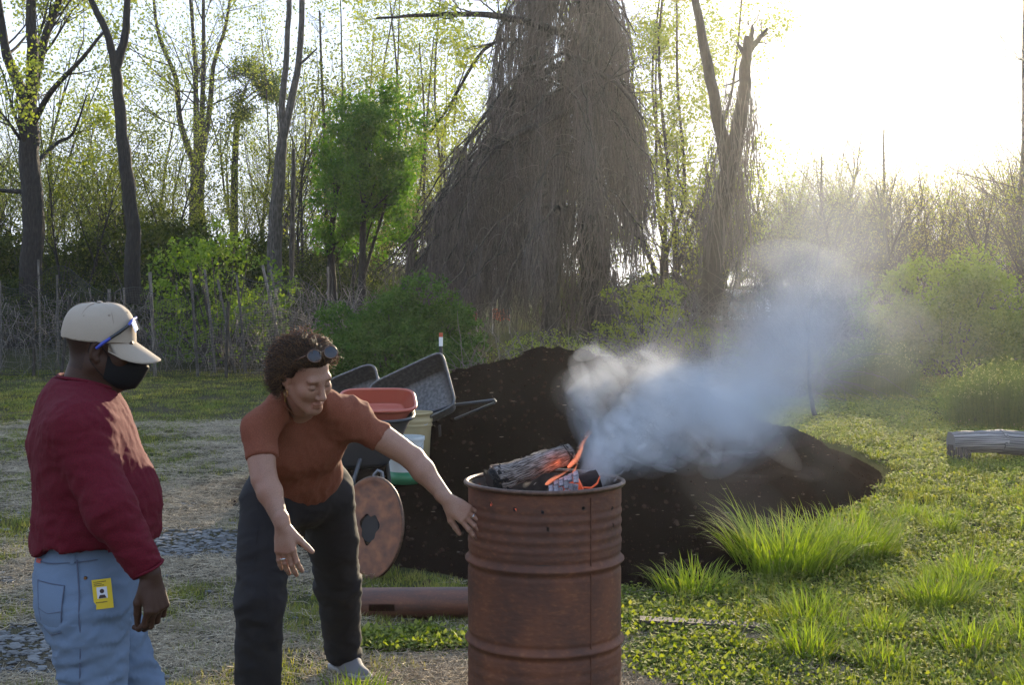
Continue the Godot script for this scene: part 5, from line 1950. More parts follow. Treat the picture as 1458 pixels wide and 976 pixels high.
# ---------------------------------------------------------------- people: distance fields meshed as surface nets
class Grid:
	var lo: Vector3
	var c: float
	var nx: int
	var ny: int
	var nz: int
	var f := PackedFloat32Array()

	func _init(a: Vector3, b: Vector3, cell: float) -> void:
		lo = a
		c = cell
		nx = int(ceil((b.x - a.x) / cell)) + 1
		ny = int(ceil((b.y - a.y) / cell)) + 1
		nz = int(ceil((b.z - a.z) / cell)) + 1
		f.resize(nx * ny * nz)
		f.fill(0.5)

	func rng_(a: Vector3, b: Vector3) -> Array:
		return [clampi(int((a.x - lo.x) / c), 0, nx - 1), clampi(int((b.x - lo.x) / c) + 1, 0, nx - 1), clampi(int((a.y - lo.y) / c), 0, ny - 1), clampi(int((b.y - lo.y) / c) + 1, 0, ny - 1), clampi(int((a.z - lo.z) / c), 0, nz - 1), clampi(int((b.z - lo.z) / c) + 1, 0, nz - 1)]

	# tapered capsule; k is the blend; sub cuts it away
	func cap(a: Vector3, b: Vector3, ra: float, rb: float, k := 0.02, sub := false) -> void:
		var e := maxf(ra, rb) + k + c * 2.0
		var q := rng_(a.min(b) - Vector3.ONE * e, a.max(b) + Vector3.ONE * e)
		var ab := b - a
		var l2 := maxf(ab.length_squared(), 1e-9)
		for z in range(q[4], q[5] + 1):
			for y in range(q[2], q[3] + 1):
				var i: int = (z * ny + y) * nx + q[0]
				var p := lo + Vector3(q[0], y, z) * c - a
				for x in range(q[0], q[1] + 1):
					var t := clampf(p.dot(ab) / l2, 0.0, 1.0)
					var d := (p - ab * t).length() - ra - (rb - ra) * t
					var g := f[i]
					if sub:
						d = -d
						var h := maxf(k - absf(g - d), 0.0)
						f[i] = maxf(g, d) + (h * h / (4.0 * k) if k > 0.0 else 0.0)
					else:
						var h := maxf(k - absf(g - d), 0.0)
						f[i] = minf(g, d) - (h * h / (4.0 * k) if k > 0.0 else 0.0)
					i += 1
					p.x += c

	func ell(o: Vector3, bs: Basis, r: Vector3, k := 0.02, sub := false) -> void:
		var m := maxf(r.x, maxf(r.y, r.z)) + k + c * 2.0
		var q := rng_(o - Vector3.ONE * m, o + Vector3.ONE * m)
		var inv := bs.transposed()
		var mn := minf(r.x, minf(r.y, r.z))
		for z in range(q[4], q[5] + 1):
			for y in range(q[2], q[3] + 1):
				var i: int = (z * ny + y) * nx + q[0]
				var p := lo + Vector3(q[0], y, z) * c - o
				for x in range(q[0], q[1] + 1):
					var w := inv * p
					var u := w / r
					var k0 := u.length()
					var d := k0 * (k0 - 1.0) / maxf((u / r).length(), 1e-6) if k0 > 1e-4 else -mn
					var g := f[i]
					var h := 0.0
					if sub:
						d = -d
						h = maxf(k - absf(g - d), 0.0)
						f[i] = maxf(g, d) + (h * h / (4.0 * k) if k > 0.0 else 0.0)
					else:
						h = maxf(k - absf(g - d), 0.0)
						f[i] = minf(g, d) - (h * h / (4.0 * k) if k > 0.0 else 0.0)
					i += 1
					p.x += c

	# keeps what lies behind the plane
	func plane(o: Vector3, n: Vector3, k := 0.004, near_to := Vector3.ZERO, within := 1e9) -> void:
		var i := 0
		for z in nz:
			for y in ny:
				var p := lo + Vector3(0, y, z) * c
				for x in nx:
					var g := f[i]
					if g < 0.45 and p.distance_to(near_to) < within:
						var d := (p - o).dot(n)
						var h := maxf(k - absf(g - d), 0.0)
						f[i] = maxf(g, d) + h * h / (4.0 * k)
					i += 1
					p.x += c

	func samp(p: Vector3) -> float:
		var w := (p - lo) / c
		var x := clampi(int(w.x), 0, nx - 2)
		var y := clampi(int(w.y), 0, ny - 2)
		var z := clampi(int(w.z), 0, nz - 2)
		w -= Vector3(x, y, z)
		var i := (z * ny + y) * nx + x
		var s := nx * ny
		var a := lerpf(lerpf(f[i], f[i + 1], w.x), lerpf(f[i + nx], f[i + nx + 1], w.x), w.y)
		i += s
		var b := lerpf(lerpf(f[i], f[i + 1], w.x), lerpf(f[i + nx], f[i + nx + 1], w.x), w.y)
		return lerpf(a, b, w.z)

	func grad(p: Vector3) -> Vector3:
		var e := c * 0.9
		return Vector3(samp(p + Vector3(e, 0, 0)) - samp(p - Vector3(e, 0, 0)), samp(p + Vector3(0, e, 0)) - samp(p - Vector3(0, e, 0)), samp(p + Vector3(0, 0, e)) - samp(p - Vector3(0, 0, e))).normalized()

	# walk from p along dir until the surface
	func hit(p: Vector3, dir: Vector3) -> Vector3:
		for i in 60:
			var d := samp(p)
			if d < 0.0008:
				break
			p += dir * clampf(d * 0.7, 0.0008, 0.03)
		return p

	func mesh_into(mb: MB) -> void:
		var ids := PackedInt32Array()
		ids.resize(f.size())
		ids.fill(-1)
		var s := nx * ny
		var off := [0, 1, nx, nx + 1, s, s + 1, s + nx, s + nx + 1]
		for z in nz - 1:
			for y in ny - 1:
				var i := (z * ny + y) * nx
				for x in nx - 1:
					var f0 := f[i]
					if f0 > c * 2.2 or f0 < -c * 2.2:
						i += 1
						continue
					var f1 := f[i + 1]
					var f2 := f[i + nx]
					var f3 := f[i + nx + 1]
					var f4 := f[i + s]
					var f5 := f[i + s + 1]
					var f6 := f[i + s + nx]
					var f7 := f[i + s + nx + 1]
					var m := int(f0 < 0.0) + int(f1 < 0.0) + int(f2 < 0.0) + int(f3 < 0.0) + int(f4 < 0.0) + int(f5 < 0.0) + int(f6 < 0.0) + int(f7 < 0.0)
					if m > 0 and m < 8:
						var acc := Vector3.ZERO
						var n := 0
						if (f0 < 0.0) != (f1 < 0.0):
							acc += Vector3(f0 / (f0 - f1), 0, 0); n += 1
						if (f2 < 0.0) != (f3 < 0.0):
							acc += Vector3(f2 / (f2 - f3), 1, 0); n += 1
						if (f4 < 0.0) != (f5 < 0.0):
							acc += Vector3(f4 / (f4 - f5), 0, 1); n += 1
						if (f6 < 0.0) != (f7 < 0.0):
							acc += Vector3(f6 / (f6 - f7), 1, 1); n += 1
						if (f0 < 0.0) != (f2 < 0.0):
							acc += Vector3(0, f0 / (f0 - f2), 0); n += 1
						if (f1 < 0.0) != (f3 < 0.0):
							acc += Vector3(1, f1 / (f1 - f3), 0); n += 1
						if (f4 < 0.0) != (f6 < 0.0):
							acc += Vector3(0, f4 / (f4 - f6), 1); n += 1
						if (f5 < 0.0) != (f7 < 0.0):
							acc += Vector3(1, f5 / (f5 - f7), 1); n += 1
						if (f0 < 0.0) != (f4 < 0.0):
							acc += Vector3(0, 0, f0 / (f0 - f4)); n += 1
						if (f1 < 0.0) != (f5 < 0.0):
							acc += Vector3(1, 0, f1 / (f1 - f5)); n += 1
						if (f2 < 0.0) != (f6 < 0.0):
							acc += Vector3(0, 1, f2 / (f2 - f6)); n += 1
						if (f3 < 0.0) != (f7 < 0.0):
							acc += Vector3(1, 1, f3 / (f3 - f7)); n += 1
						var g := Vector3(f1 + f3 + f5 + f7 - f0 - f2 - f4 - f6, f2 + f3 + f6 + f7 - f0 - f1 - f4 - f5, f4 + f5 + f6 + f7 - f0 - f1 - f2 - f3).normalized()
						ids[i] = mb.vert(lo + (Vector3(x, y, z) + acc / n) * c, g)
					i += 1
		for z in range(1, nz - 1):
			for y in range(1, ny - 1):
				var i := (z * ny + y) * nx + 1
				for x in range(1, nx - 1):
					if ids[i] >= 0:
						var a := f[i] < 0.0
						if a != (f[i + 1] < 0.0):
							face(mb, ids[i], ids[i - nx], ids[i - nx - s], ids[i - s])
						if a != (f[i + nx] < 0.0):
							face(mb, ids[i], ids[i - 1], ids[i - 1 - s], ids[i - s])
						if a != (f[i + s] < 0.0):
							face(mb, ids[i], ids[i - 1], ids[i - 1 - nx], ids[i - nx])
					i += 1

	func face(mb: MB, a: int, b: int, d: int, e: int) -> void:
		if a < 0 or b < 0 or d < 0 or e < 0:
			return
		mb.tri(a, b, d)
		mb.tri(a, d, e)

func smooth_normals(mb: MB) -> void:
	var acc := PackedVector3Array()
	acc.resize(mb.v.size())
	for i in range(0, mb.ix.size(), 3):
		var a := mb.ix[i]
		var b := mb.ix[i + 1]
		var d := mb.ix[i + 2]
		var g := (mb.v[d] - mb.v[a]).cross(mb.v[b] - mb.v[a])
		acc[a] += g; acc[b] += g; acc[d] += g
	for i in mb.v.size():
		mb.n[i] = acc[i].normalized() if acc[i].length() > 1e-12 else mb.n[i]

# cloth folds: pushes the surface in and out; folds run across `along`
func folds(mb: MB, amp: float, fq: float, stretch: Vector3, sd: int, weight: Callable) -> void:
	var n := FastNoiseLite.new()
	n.seed = sd
	n.frequency = fq
	n.fractal_type = FastNoiseLite.FRACTAL_RIDGED
	n.fractal_octaves = 2
	var big := FastNoiseLite.new()
	big.seed = sd + 3
	big.frequency = fq * 0.35
	for i in mb.v.size():
		var p := mb.v[i]
		var w: float = weight.call(p)
		var warp := Vector3(big.get_noise_3dv(p), big.get_noise_3dv(p + Vector3(9, 0, 0)), 0) * 0.05
		var q := (p + warp) * stretch
		mb.v[i] = p + mb.n[i] * amp * w * (n.get_noise_3dv(q) - 0.1)
	smooth_normals(mb)

func head_field(g: Grid, t: Transform3D, broad := 1.0) -> void:
	var b := t.basis
	var e := func(c: Vector3, r: Vector3, k: float, sub := false) -> void:
		g.ell(t * c, b, r, k, sub)
	var q := func(a: Vector3, c: Vector3, ra: float, rb: float, k: float, sub := false) -> void:
		g.cap(t * a, t * c, ra, rb, k, sub)
	e.call(Vector3(-0.014, 0.032, 0), Vector3(0.098, 0.089, 0.076 * broad), 0.01)
	e.call(Vector3(0.028, -0.03, 0), Vector3(0.066, 0.085, 0.060 * broad), 0.03)
	for s in [-1.0, 1.0]:
		q.call(Vector3(0.0, -0.055, s * 0.052 * broad), Vector3(0.068, -0.1, s * 0.012), 0.022, 0.018, 0.03)
		e.call(Vector3(0.062, -0.026, s * 0.036), Vector3(0.026, 0.024, 0.026), 0.025)
	e.call(Vector3(0.078, -0.098, 0), Vector3(0.018, 0.017, 0.022), 0.02)
	q.call(Vector3(0.080, 0.022, -0.034), Vector3(0.080, 0.022, 0.034), 0.012, 0.012, 0.018)
	for s in [-1.0, 1.0]:
		e.call(Vector3(0.097, 0.001, s * 0.032), Vector3(0.016, 0.012, 0.019), 0.012, true)
		e.call(Vector3(0.079, -0.001, s * 0.031), Vector3(0.0135, 0.0125, 0.0155), 0.004)
	q.call(Vector3(0.088, 0.014, 0), Vector3(0.110, -0.030, 0), 0.0085, 0.011, 0.012)
	e.call(Vector3(0.112, -0.036, 0), Vector3(0.0115, 0.0105, 0.0115), 0.008)
	for s in [-1.0, 1.0]:
		e.call(Vector3(0.101, -0.040, s * 0.0125), Vector3(0.010, 0.008, 0.008), 0.006)
	q.call(Vector3(0.092, -0.067, -0.019), Vector3(0.099, -0.0665, 0), 0.005, 0.0068, 0.006)
	q.call(Vector3(0.099, -0.0665, 0), Vector3(0.092, -0.067, 0.019), 0.0068, 0.005, 0.006)
	q.call(Vector3(0.090, -0.078, -0.016), Vector3(0.097, -0.0785, 0), 0.005, 0.0078, 0.006)
	q.call(Vector3(0.097, -0.0785, 0), Vector3(0.090, -0.078, 0.016), 0.0078, 0.005, 0.006)
	q.call(Vector3(0.098, -0.0725, -0.022), Vector3(0.106, -0.0725, 0), 0.0012, 0.0014, 0.002, true)
	q.call(Vector3(0.106, -0.0725, 0), Vector3(0.098, -0.0725, 0.022), 0.0014, 0.0012, 0.002, true)
	for s in [-1.0, 1.0]:
		var eb := b * Basis.from_euler(Vector3(0, s * 0.35, -0.15))
		g.ell(t * Vector3(-0.008, -0.008, s * (0.077 * broad)), eb, Vector3(0.018, 0.032, 0.009), 0.006)
		g.ell(t * Vector3(-0.004, -0.008, s * (0.086 * broad)), eb, Vector3(0.010, 0.019, 0.006), 0.004, true)
		g.ell(t * Vector3(0.002, -0.036, s * (0.075 * broad)), eb, Vector3(0.008, 0.010, 0.007), 0.006)

# x along the fingers, y out of the back of the hand, z towards the thumb
func hand_field(g: Grid, t: Transform3D, curl: Array, fan: float, thumb: Array) -> Array:
	var zs := [0.028, 0.0095, -0.0095, -0.027]
	var ls := [[0.043, 0.026, 0.021], [0.047, 0.030, 0.022], [0.043, 0.028, 0.022], [0.034, 0.021, 0.019]]
	var rs := [0.0098, 0.0100, 0.0094, 0.0082]
	g.cap(t * Vector3(-0.03, 0, 0), t * Vector3(0.008, 0, 0), 0.0245, 0.023, 0.01)
	g.ell(t * Vector3(0.045, 0.0, 0.002), t.basis.orthonormalized(), Vector3(0.048, 0.0155, 0.037), 0.014)
	var tips := []
	for i in 4:
		var kn := Vector3(0.086 - 0.004 * absf(i - 1.0), 0.004, zs[i])
		g.cap(t * Vector3(0.012, 0.002, zs[i] * 0.45), t * kn, 0.013, 0.0118, 0.012)
		var ang: float = -curl[i] * 0.9
		var yaw: float = fan * (zs[i] / 0.028)
		var p := kn
		var r: float = rs[i]
		for k in 3:
			var dir := Vector3(cos(ang) * cos(yaw), sin(ang), cos(ang) * sin(yaw))
			var n: Vector3 = p + dir * ls[i][k]
			g.cap(t * p, t * n, r, r * 0.93, 0.0035)
			g.ell(t * (p + Vector3(0, 0.001, 0)), t.basis.orthonormalized(), Vector3(r * 1.05, r * 1.05, r * 1.08), 0.003)
			p = n
			r *= 0.92
			ang -= curl[i] * (1.1 if k == 0 else 0.8)
		tips.append(t * p)
	var tp := Vector3(0.018, -0.006, 0.020)
	var td: Vector3 = thumb[0].normalized()
	var t2: Vector3 = thumb[1].normalized()
	g.cap(t * tp, t * (tp + td * 0.046), 0.0155, 0.0125, 0.014)
	g.cap(t * (tp + td * 0.046), t * (tp + td * 0.046 + t2 * 0.032), 0.0118, 0.0108, 0.005)
	g.cap(t * (tp + td * 0.046 + t2 * 0.032), t * (tp + td * 0.046 + t2 * 0.058), 0.0108, 0.0085, 0.004)
	tips.append(t * (tp + td * 0.046 + t2 * 0.058))
	return tips

func frame(x: Vector3, y: Vector3, o: Vector3) -> Transform3D:
	var a := x.normalized()
	var b := (y - a * y.dot(a)).normalized()
	return Transform3D(Basis(a, b, a.cross(b)), o)

func frame_thumb(x: Vector3, y: Vector3, thumb: Vector3, o: Vector3) -> Transform3D:
	var a := x.normalized()
	var b := (y - a * y.dot(a)).normalized()
	var z := a.cross(b)
	return Transform3D(Basis(a, b, z if z.dot(thumb) > 0 else -z), o)

# a strip of stitching or piping laid on a field along points
func laid_tube(g: Grid, pts: Array, dir: Vector3, r: float, lift := 0.0) -> MB:
	var mb := MB.new()
	var p := []
	var rad := []
	for i in pts.size() - 1:
		for k in 6:
			var h := g.hit(pts[i].lerp(pts[i + 1], k / 6.0), dir)
			p.append(h - dir * lift); rad.append(r)
	p.append(g.hit(pts[pts.size() - 1], dir) - dir * lift)
	rad.append(r)
	mb.tube(p, rad, 5, true)
	return mb

# a patch laid on a field: corners a b c d seen along dir
func laid_patch(g: Grid, a: Vector3, b: Vector3, c: Vector3, d: Vector3, dir: Vector3, lift: float, nu := 12, nv := 14) -> MB:
	var mb := MB.new()
	for side in [1.0, -1.0]:
		var k0 := mb.v.size()
		for j in nv + 1:
			for i in nu + 1:
				var u := float(i) / nu
				var v := float(j) / nv
				var p := a.lerp(b, u).lerp(d.lerp(c, u), v)
				var h := g.hit(p, dir)
				var edge := minf(minf(u, 1.0 - u), minf(v, 1.0 - v))
				var n := g.grad(h)
				mb.vert(h + n * (lift * (0.5 + 0.5 * smoothstep(0.0, 0.12, edge)) if side > 0 else -0.002), n * side, Vector2(u, v))
		for j in nv:
			for i in nu:
				var q := k0 + j * (nu + 1) + i
				mb.tri(q, q + 1, q + nu + 2); mb.tri(q, q + nu + 2, q + nu + 1)
	return mb

# the ring where a cone-shaped cut leaves the cloth, found before cutting
func collar(g: Grid, a: Vector3, b: Vector3, ra: float, rb: float) -> MB:
	var mb := MB.new()
	var ax := (b - a).normalized()
	var u := ax.cross(Vector3(0.2, 0.1, 0.95)).normalized()
	var w := ax.cross(u)
	var pts := []
	for k in 60:
		var ph := TAU * k / 60.0
		var rad := u * cos(ph) + w * sin(ph)
		var hit := a - ax * ra
		var done := false
		for i in 120:
			var t := 1.0 - i / 120.0
			var p := a.lerp(b, t) + rad * lerpf(ra, rb, t)
			if g.samp(p) < 0.0:
				hit = p
				done = true
				break
		if not done:
			for i in 40:
				var e := PI / 2.0 * i / 40.0
				var p := a + (rad * cos(e) - ax * sin(e)) * ra
				if g.samp(p) < 0.0:
					hit = p
					break
		pts.append(hit)
	var out := []
	var r := []
	for k in 61:
		var p := Vector3.ZERO
		for j in range(-2, 3):
			p += pts[posmod(k + j, 60)]
		out.append(p / 5.0)
		r.append(0.0055)
	mb.tube(out, r, 8, false)
	return mb

func man() -> void:
	var o := Vector3(-1.264, 0.0, -3.936)
	o.y = gh(o.x, 3.936)
	var root := base("person", o)
	tag(root, "man in a dark red long-sleeved shirt, jeans, tan cap and black mask, standing side-on", "person")
	var F := Vector3(0.94, 0, -0.34)
	var R := Vector3(0.34, 0, 0.94)
	var B := Basis(F, Vector3.UP, R)
	var skin := mat("deep_brown_skin", 0.080, 0.036, 0.022, 0.55)
	skin.metallic_specular = 0.35
	skin.subsurf_scatter_enabled = true
	skin.subsurf_scatter_strength = 0.05
	triplanar(skin, T.fine, 9.0)
	# --- joints, metres from the feet
	var hc := Vector3(-1.240, 1.495, -3.936) - o
	var neck := Vector3(-1.311, 1.327, -3.936) - o
	var shR := Vector3(-1.258, 1.260, -3.760) - o
	var elR := Vector3(-1.144, 1.038, -3.700) - o
	var wrR := Vector3(-1.034, 0.866, -3.700) - o
	var shL := Vector3(-1.323, 1.249, -4.120) - o
	var elL := Vector3(-1.337, 0.958, -4.200) - o
	var wrL := Vector3(-1.280, 0.753, -4.200) - o
	var hipR := Vector3(-1.255, 0.718, -3.850) - o
	var hipL := Vector3(-1.279, 0.687, -4.030) - o
	var knR := Vector3(-1.241, 0.440, -3.860) - o
	var knL := Vector3(-1.178, 0.410, -4.060) - o
	var anR := Vector3(-1.260, 0.119, -3.880) - o
	var anL := Vector3(-1.167, 0.062, -4.080) - o
	var ht := frame(Vector3(0.965, -0.20, -0.17), Vector3(0.2, 0.97, 0.0), hc)
	# --- skin
	var body := MB.new()
	var g := Grid.new(hc + Vector3(-0.17, -0.22, -0.15), hc + Vector3(0.17, 0.15, 0.15), 0.0042)
	head_field(g, ht, 1.08)
	g.cap(hc + Vector3(-0.03, -0.05, 0), neck + Vector3(0, -0.02, 0), 0.066, 0.072, 0.03)
	g.cap(hc + Vector3(0.01, -0.09, 0), neck + Vector3(0.05, 0.02, 0), 0.045, 0.06, 0.03)
	g.mesh_into(body)
	# a roll under the jaw and the trunk under the clothes
	g = Grid.new(Vector3(-0.35, 0.0, -0.42), Vector3(0.4, 1.42, 0.42), 0.02)
	g.cap(neck, neck + Vector3(-0.02, -0.2, 0), 0.07, 0.11, 0.05)
	g.ell(Vector3(-0.03, 1.17, 0), B, Vector3(0.12, 0.17, 0.16), 0.05)
	g.ell(Vector3(0.0, 0.98, 0), B, Vector3(0.14, 0.18, 0.16), 0.05)
	g.cap(shR, shL, 0.055, 0.055, 0.04)
	g.cap(shR, elR, 0.055, 0.045, 0.03)
	g.cap(elR, wrR, 0.045, 0.03, 0.02)
	g.cap(shL, elL, 0.055, 0.045, 0.03)
	g.cap(elL, wrL, 0.045, 0.03, 0.02)
	for l in [[hipR, knR, anR], [hipL, knL, anL]]:
		g.cap(l[0], l[1], 0.075, 0.055, 0.03)
		g.cap(l[1], l[2], 0.052, 0.04, 0.02)
		g.cap(l[2], l[2] + Vector3(0.13, -0.03, -0.03), 0.04, 0.035, 0.02)
	g.mesh_into(body)
	var hand_t := frame_thumb(Vector3(0.16, -0.98, 0.05), Vector3(0.45, 0.1, 0.88), Vector3(-0.6, -0.2, 0.1), wrR + Vector3(0.008, -0.028, 0.0))
	hand_t = frame_thumb(Vector3(0.16, -0.98, 0.05), Vector3(0.75, 0.12, 0.65), Vector3(-0.8, 0.0, 0.6), wrR + Vector3(0.008, -0.02, 0.0))
	hand_t.basis = hand_t.basis.scaled(Vector3.ONE * 1.1)
	g = Grid.new(wrR + Vector3(-0.12, -0.24, -0.11), wrR + Vector3(0.14, 0.06, 0.12), 0.0032)
	g.cap(elR, wrR + Vector3(0.003, -0.01, 0), 0.045, 0.031, 0.01)
	hand_field(g, hand_t, [0.62, 0.66, 0.68, 0.7], 0.06, [Vector3(0.85, -0.35, 0.35), Vector3(0.95, -0.35, -0.05)])
	g.mesh_into(body)
	var hl := frame_thumb(Vector3(0.2, -0.97, 0), Vector3(0.3, 0.0, -0.95), Vector3(1, 0, 0), wrL)
	g = Grid.new(wrL + Vector3(-0.1, -0.2, -0.1), wrL + Vector3(0.14, 0.06, 0.1), 0.005)
	hand_field(g, hl, [0.35, 0.4, 0.45, 0.5], 0.05, [Vector3(0.7, -0.2, 0.6), Vector3(0.95, -0.2, 0.1)])
	g.mesh_into(body)
	# darker cropped hair below the cap, pinker palms are not seen
	for i in body.v.size():
		var q := ht.affine_inverse() * body.v[i]
		body.c[i] = Color(1, 1, 1)
		if q.x < -0.035 and q.y > -0.075 and q.length() < 0.15:
			body.c[i] = Color(0.62, 0.6, 0.62)
		if body.v[i].y < 0.9 and body.v[i].x > 0.1:
			body.c[i] = Color(1.35, 1.25, 1.2)
	part("body", body.mesh(), skin, root)
	# --- shirt
	var cloth := mat("red_cloth", 0.145, 0.009, 0.020, 0.88)
	triplanar(cloth, T.fine, 6.0)
	cloth.metallic_specular = 0.3
	g = Grid.new(Vector3(-0.30, 0.74, -0.42), Vector3(0.34, 1.48, 0.42), 0.0085)
	g.ell(Vector3(-0.035, 1.20, 0), B, Vector3(0.150, 0.20, 0.195), 0.05)
	g.ell(Vector3(0.012, 1.0, 0), B, Vector3(0.186, 0.22, 0.20), 0.07)
	g.ell(Vector3(-0.002, 0.87, 0), B, Vector3(0.178, 0.16, 0.195), 0.06)
	g.cap(neck + Vector3(-0.015, -0.02, 0), Vector3(-0.05, 1.22, 0), 0.085, 0.13, 0.06)
	g.cap(neck + Vector3(0, 0.0, 0), shR + Vector3(0, 0.005, -0.03), 0.075, 0.078, 0.06)
	g.cap(shR + Vector3(0, -0.02, -0.03), Vector3(0.0, 1.12, 0.10), 0.085, 0.10, 0.07)
	g.cap(neck + Vector3(0, -0.01, 0), shL + Vector3(0, 0.01, 0.02), 0.072, 0.08, 0.05)
	g.cap(shR + Vector3(0, -0.01, -0.012), elR, 0.080, 0.069, 0.03)
	g.cap(elR, wrR, 0.068, 0.046, 0.03)
	g.cap(wrR - (wrR - elR).normalized() * 0.035, wrR + (wrR - elR).normalized() * 0.012, 0.047, 0.044, 0.008)
	g.cap(shL, elL, 0.08, 0.068, 0.03)
	g.cap(elL, wrL, 0.068, 0.045, 0.03)
	# opening at the neck and the sleeve end, then the hem
	var band := collar(g, neck + Vector3(0.02, 0.058, 0), hc + Vector3(0.0, -0.03, 0), 0.082, 0.10)
	g.cap(neck + Vector3(0.02, 0.058, 0), hc + Vector3(0.0, -0.03, 0), 0.082, 0.10, 0.006, true)
	g.plane(wrR, (wrR - elR).normalized(), 0.004, wrR, 0.09)
	g.plane(wrL, (wrL - elL).normalized(), 0.004, wrL, 0.09)
	var arm_v := func(p: Vector3) -> float:
		# weight of the hem cut: not on the hanging sleeve
		return 1.0
	var hem_o := Vector3(-0.02, 0.872, 0)
	var hem_n := Vector3(0.16, -1.0, 0.12).normalized()
	# hem: cut only cells nearer to the trunk than to the sleeve
	var i0 := 0
	for z in g.nz:
		for y in g.ny:
			for x in g.nx:
				if g.f[i0] < 0.1:
					var p := g.lo + Vector3(x, y, z) * g.c
					if p.y < 0.95:
						var ds := minf(Geometry3D.get_closest_point_to_segment(p, elR, wrR + (wrR - elR) * 0.3).distance_to(p), Geometry3D.get_closest_point_to_segment(p, elL, wrL + (wrL - elL) * 0.3).distance_to(p))
						if ds > 0.082:
							var hy := 0.912 - 0.05 * p.x - 0.04 * p.z + 0.006 * sin(p.x * 40.0 + p.z * 31.0)
							if p.x < -0.05:
								hy -= 0.42 * (-0.05 - p.x)
							g.f[i0] = maxf(g.f[i0], (hy - p.y) * 0.95)
				i0 += 1
	var sh := MB.new()
	g.mesh_into(sh)
	folds(sh, 0.0055, 8.5, Vector3(0.7, 1.8, 0.7), 5, func(p: Vector3) -> float: return 0.35 + 0.9 * exp(-pow((p.y - 0.93) / 0.10, 2.0)) + 0.6 * exp(-pow((p - elR).length() / 0.16, 2.0)) + 0.4 * exp(-pow((p - shR).length() / 0.15, 2.0)))
	folds(sh, 0.004, 17.0, Vector3(1.3, 0.45, 1.3), 8, func(p: Vector3) -> float: return 0.75)
	var shn := part("shirt", sh.mesh(), cloth, root)
	part("neck_band", band.mesh(), cloth, shn)
	var mb := MB.new()
	# rolled cuff and neck band
	var ax := (wrR - elR).normalized()
	var u := ax.cross(Vector3(0, 0, 1)).normalized()
	var w := ax.cross(u)
	for r in [[-0.050, 0.0505], [0.0, 0.047]]:
		var pts := []
		var rad := []
		for k in 29:
			var a := TAU * k / 28.0
			pts.append(wrR + ax * (r[0] + 0.004 * sin(a * 2.0)) + (u * cos(a) + w * sin(a)) * r[1]); rad.append(0.0042)
		mb.tube(pts, rad, 6, false)
	part("cuff", mb.mesh(), cloth, root)
	# --- jeans
	var denim := mat("denim", 0.175, 0.235, 0.335, 0.88)
	denim.metallic_specular = 0.3
	triplanar(denim, T.weave, 16.0)
	g = Grid.new(Vector3(-0.28, 0.02, -0.34), Vector3(0.32, 0.96, 0.34), 0.0095)
	g.ell(Vector3(-0.012, 0.80, 0), B, Vector3(0.152, 0.17, 0.175), 0.04)
	g.ell(hipR + Vector3(-0.07, 0.03, -0.02), B, Vector3(0.085, 0.115, 0.10), 0.05)
	g.ell(hipL + Vector3(-0.07, 0.03, 0.02), B, Vector3(0.085, 0.115, 0.10), 0.05)
	g.cap(Vector3(-0.005, 0.95, -0.02), Vector3(-0.01, 0.84, 0.0), 0.135, 0.15, 0.04)
	g.cap(hipR, knR, 0.118, 0.088, 0.045)
	g.cap(knR, anR, 0.088, 0.078, 0.03)
	g.cap(hipL, knL, 0.112, 0.085, 0.03)
	g.cap(knL, anL, 0.085, 0.076, 0.03)
	g.plane(Vector3(-0.02, 0.925, 0), Vector3(-0.02, 1.0, -0.03).normalized(), 0.004)
	var je := MB.new()
	g.mesh_into(je)
	folds(je, 0.010, 8.5, Vector3(0.7, 1.6, 0.7), 12, func(p: Vector3) -> float: return 0.45 + 0.8 * exp(-pow((p.y - 0.66) / 0.07, 2.0)) + 0.9 * exp(-pow((p.y - 0.45) / 0.12, 2.0)))
	# worn pale on the thigh and seat
	for i in je.v.size():
		var p := je.v[i]
		var k := 0.95 + 0.6 * noise.get_noise_3d(p.x * 260.0, p.y * 120.0, p.z * 260.0) + 0.28 * exp(-pow((p.y - 0.60) / 0.14, 2.0))
		je.c[i] = Color(k, k, k)
	var jn := part("jeans", je.mesh(), denim, root)
	var view := Vector3(0.05, 0.0, -1.0)
	var vv := func(px: Vector3) -> Vector3: return px - o + Vector3(0, 0, 0.25)
	var stitch := mat("stitching", 0.075, 0.085, 0.13, 0.9)
	var pk := laid_patch(g, vv.call(Vector3(-1.389, 0.816, -3.936)), vv.call(Vector3(-1.294, 0.810, -3.936)), vv.call(Vector3(-1.298, 0.680, -3.936)), vv.call(Vector3(-1.372, 0.688, -3.936)), view, 0.006)
	var pp := part("back_pocket", pk.mesh(), denim, jn)
	mb = laid_tube(g, [vv.call(Vector3(-1.391, 0.816, -3.936)), vv.call(Vector3(-1.294, 0.810, -3.936)), vv.call(Vector3(-1.298, 0.678, -3.936)), vv.call(Vector3(-1.338, 0.663, -3.936)), vv.call(Vector3(-1.372, 0.688, -3.936)), vv.call(Vector3(-1.391, 0.816, -3.936))], view, 0.0016, 0.005)
	part("stitching", mb.mesh(), stitch, pp)
	mb = laid_tube(g, [vv.call(Vector3(-1.381, 0.739, -3.936)), vv.call(Vector3(-1.342, 0.729, -3.936)), vv.call(Vector3(-1.298, 0.739, -3.936))], view, 0.0012, 0.0065)
	part("stitching", mb.mesh(), stitch, pp)
	mb = laid_tube(g, [vv.call(Vector3(-1.266, 0.880, -3.936)), vv.call(Vector3(-1.247, 0.778, -3.936)), vv.call(Vector3(-1.242, 0.671, -3.936)), vv.call(Vector3(-1.251, 0.544, -3.936)), vv.call(Vector3(-1.266, 0.416, -3.936)), vv.call(Vector3(-1.279, 0.246, -3.936))], view, 0.002, 0.003)
	part("side_seam", mb.mesh(), stitch, jn)
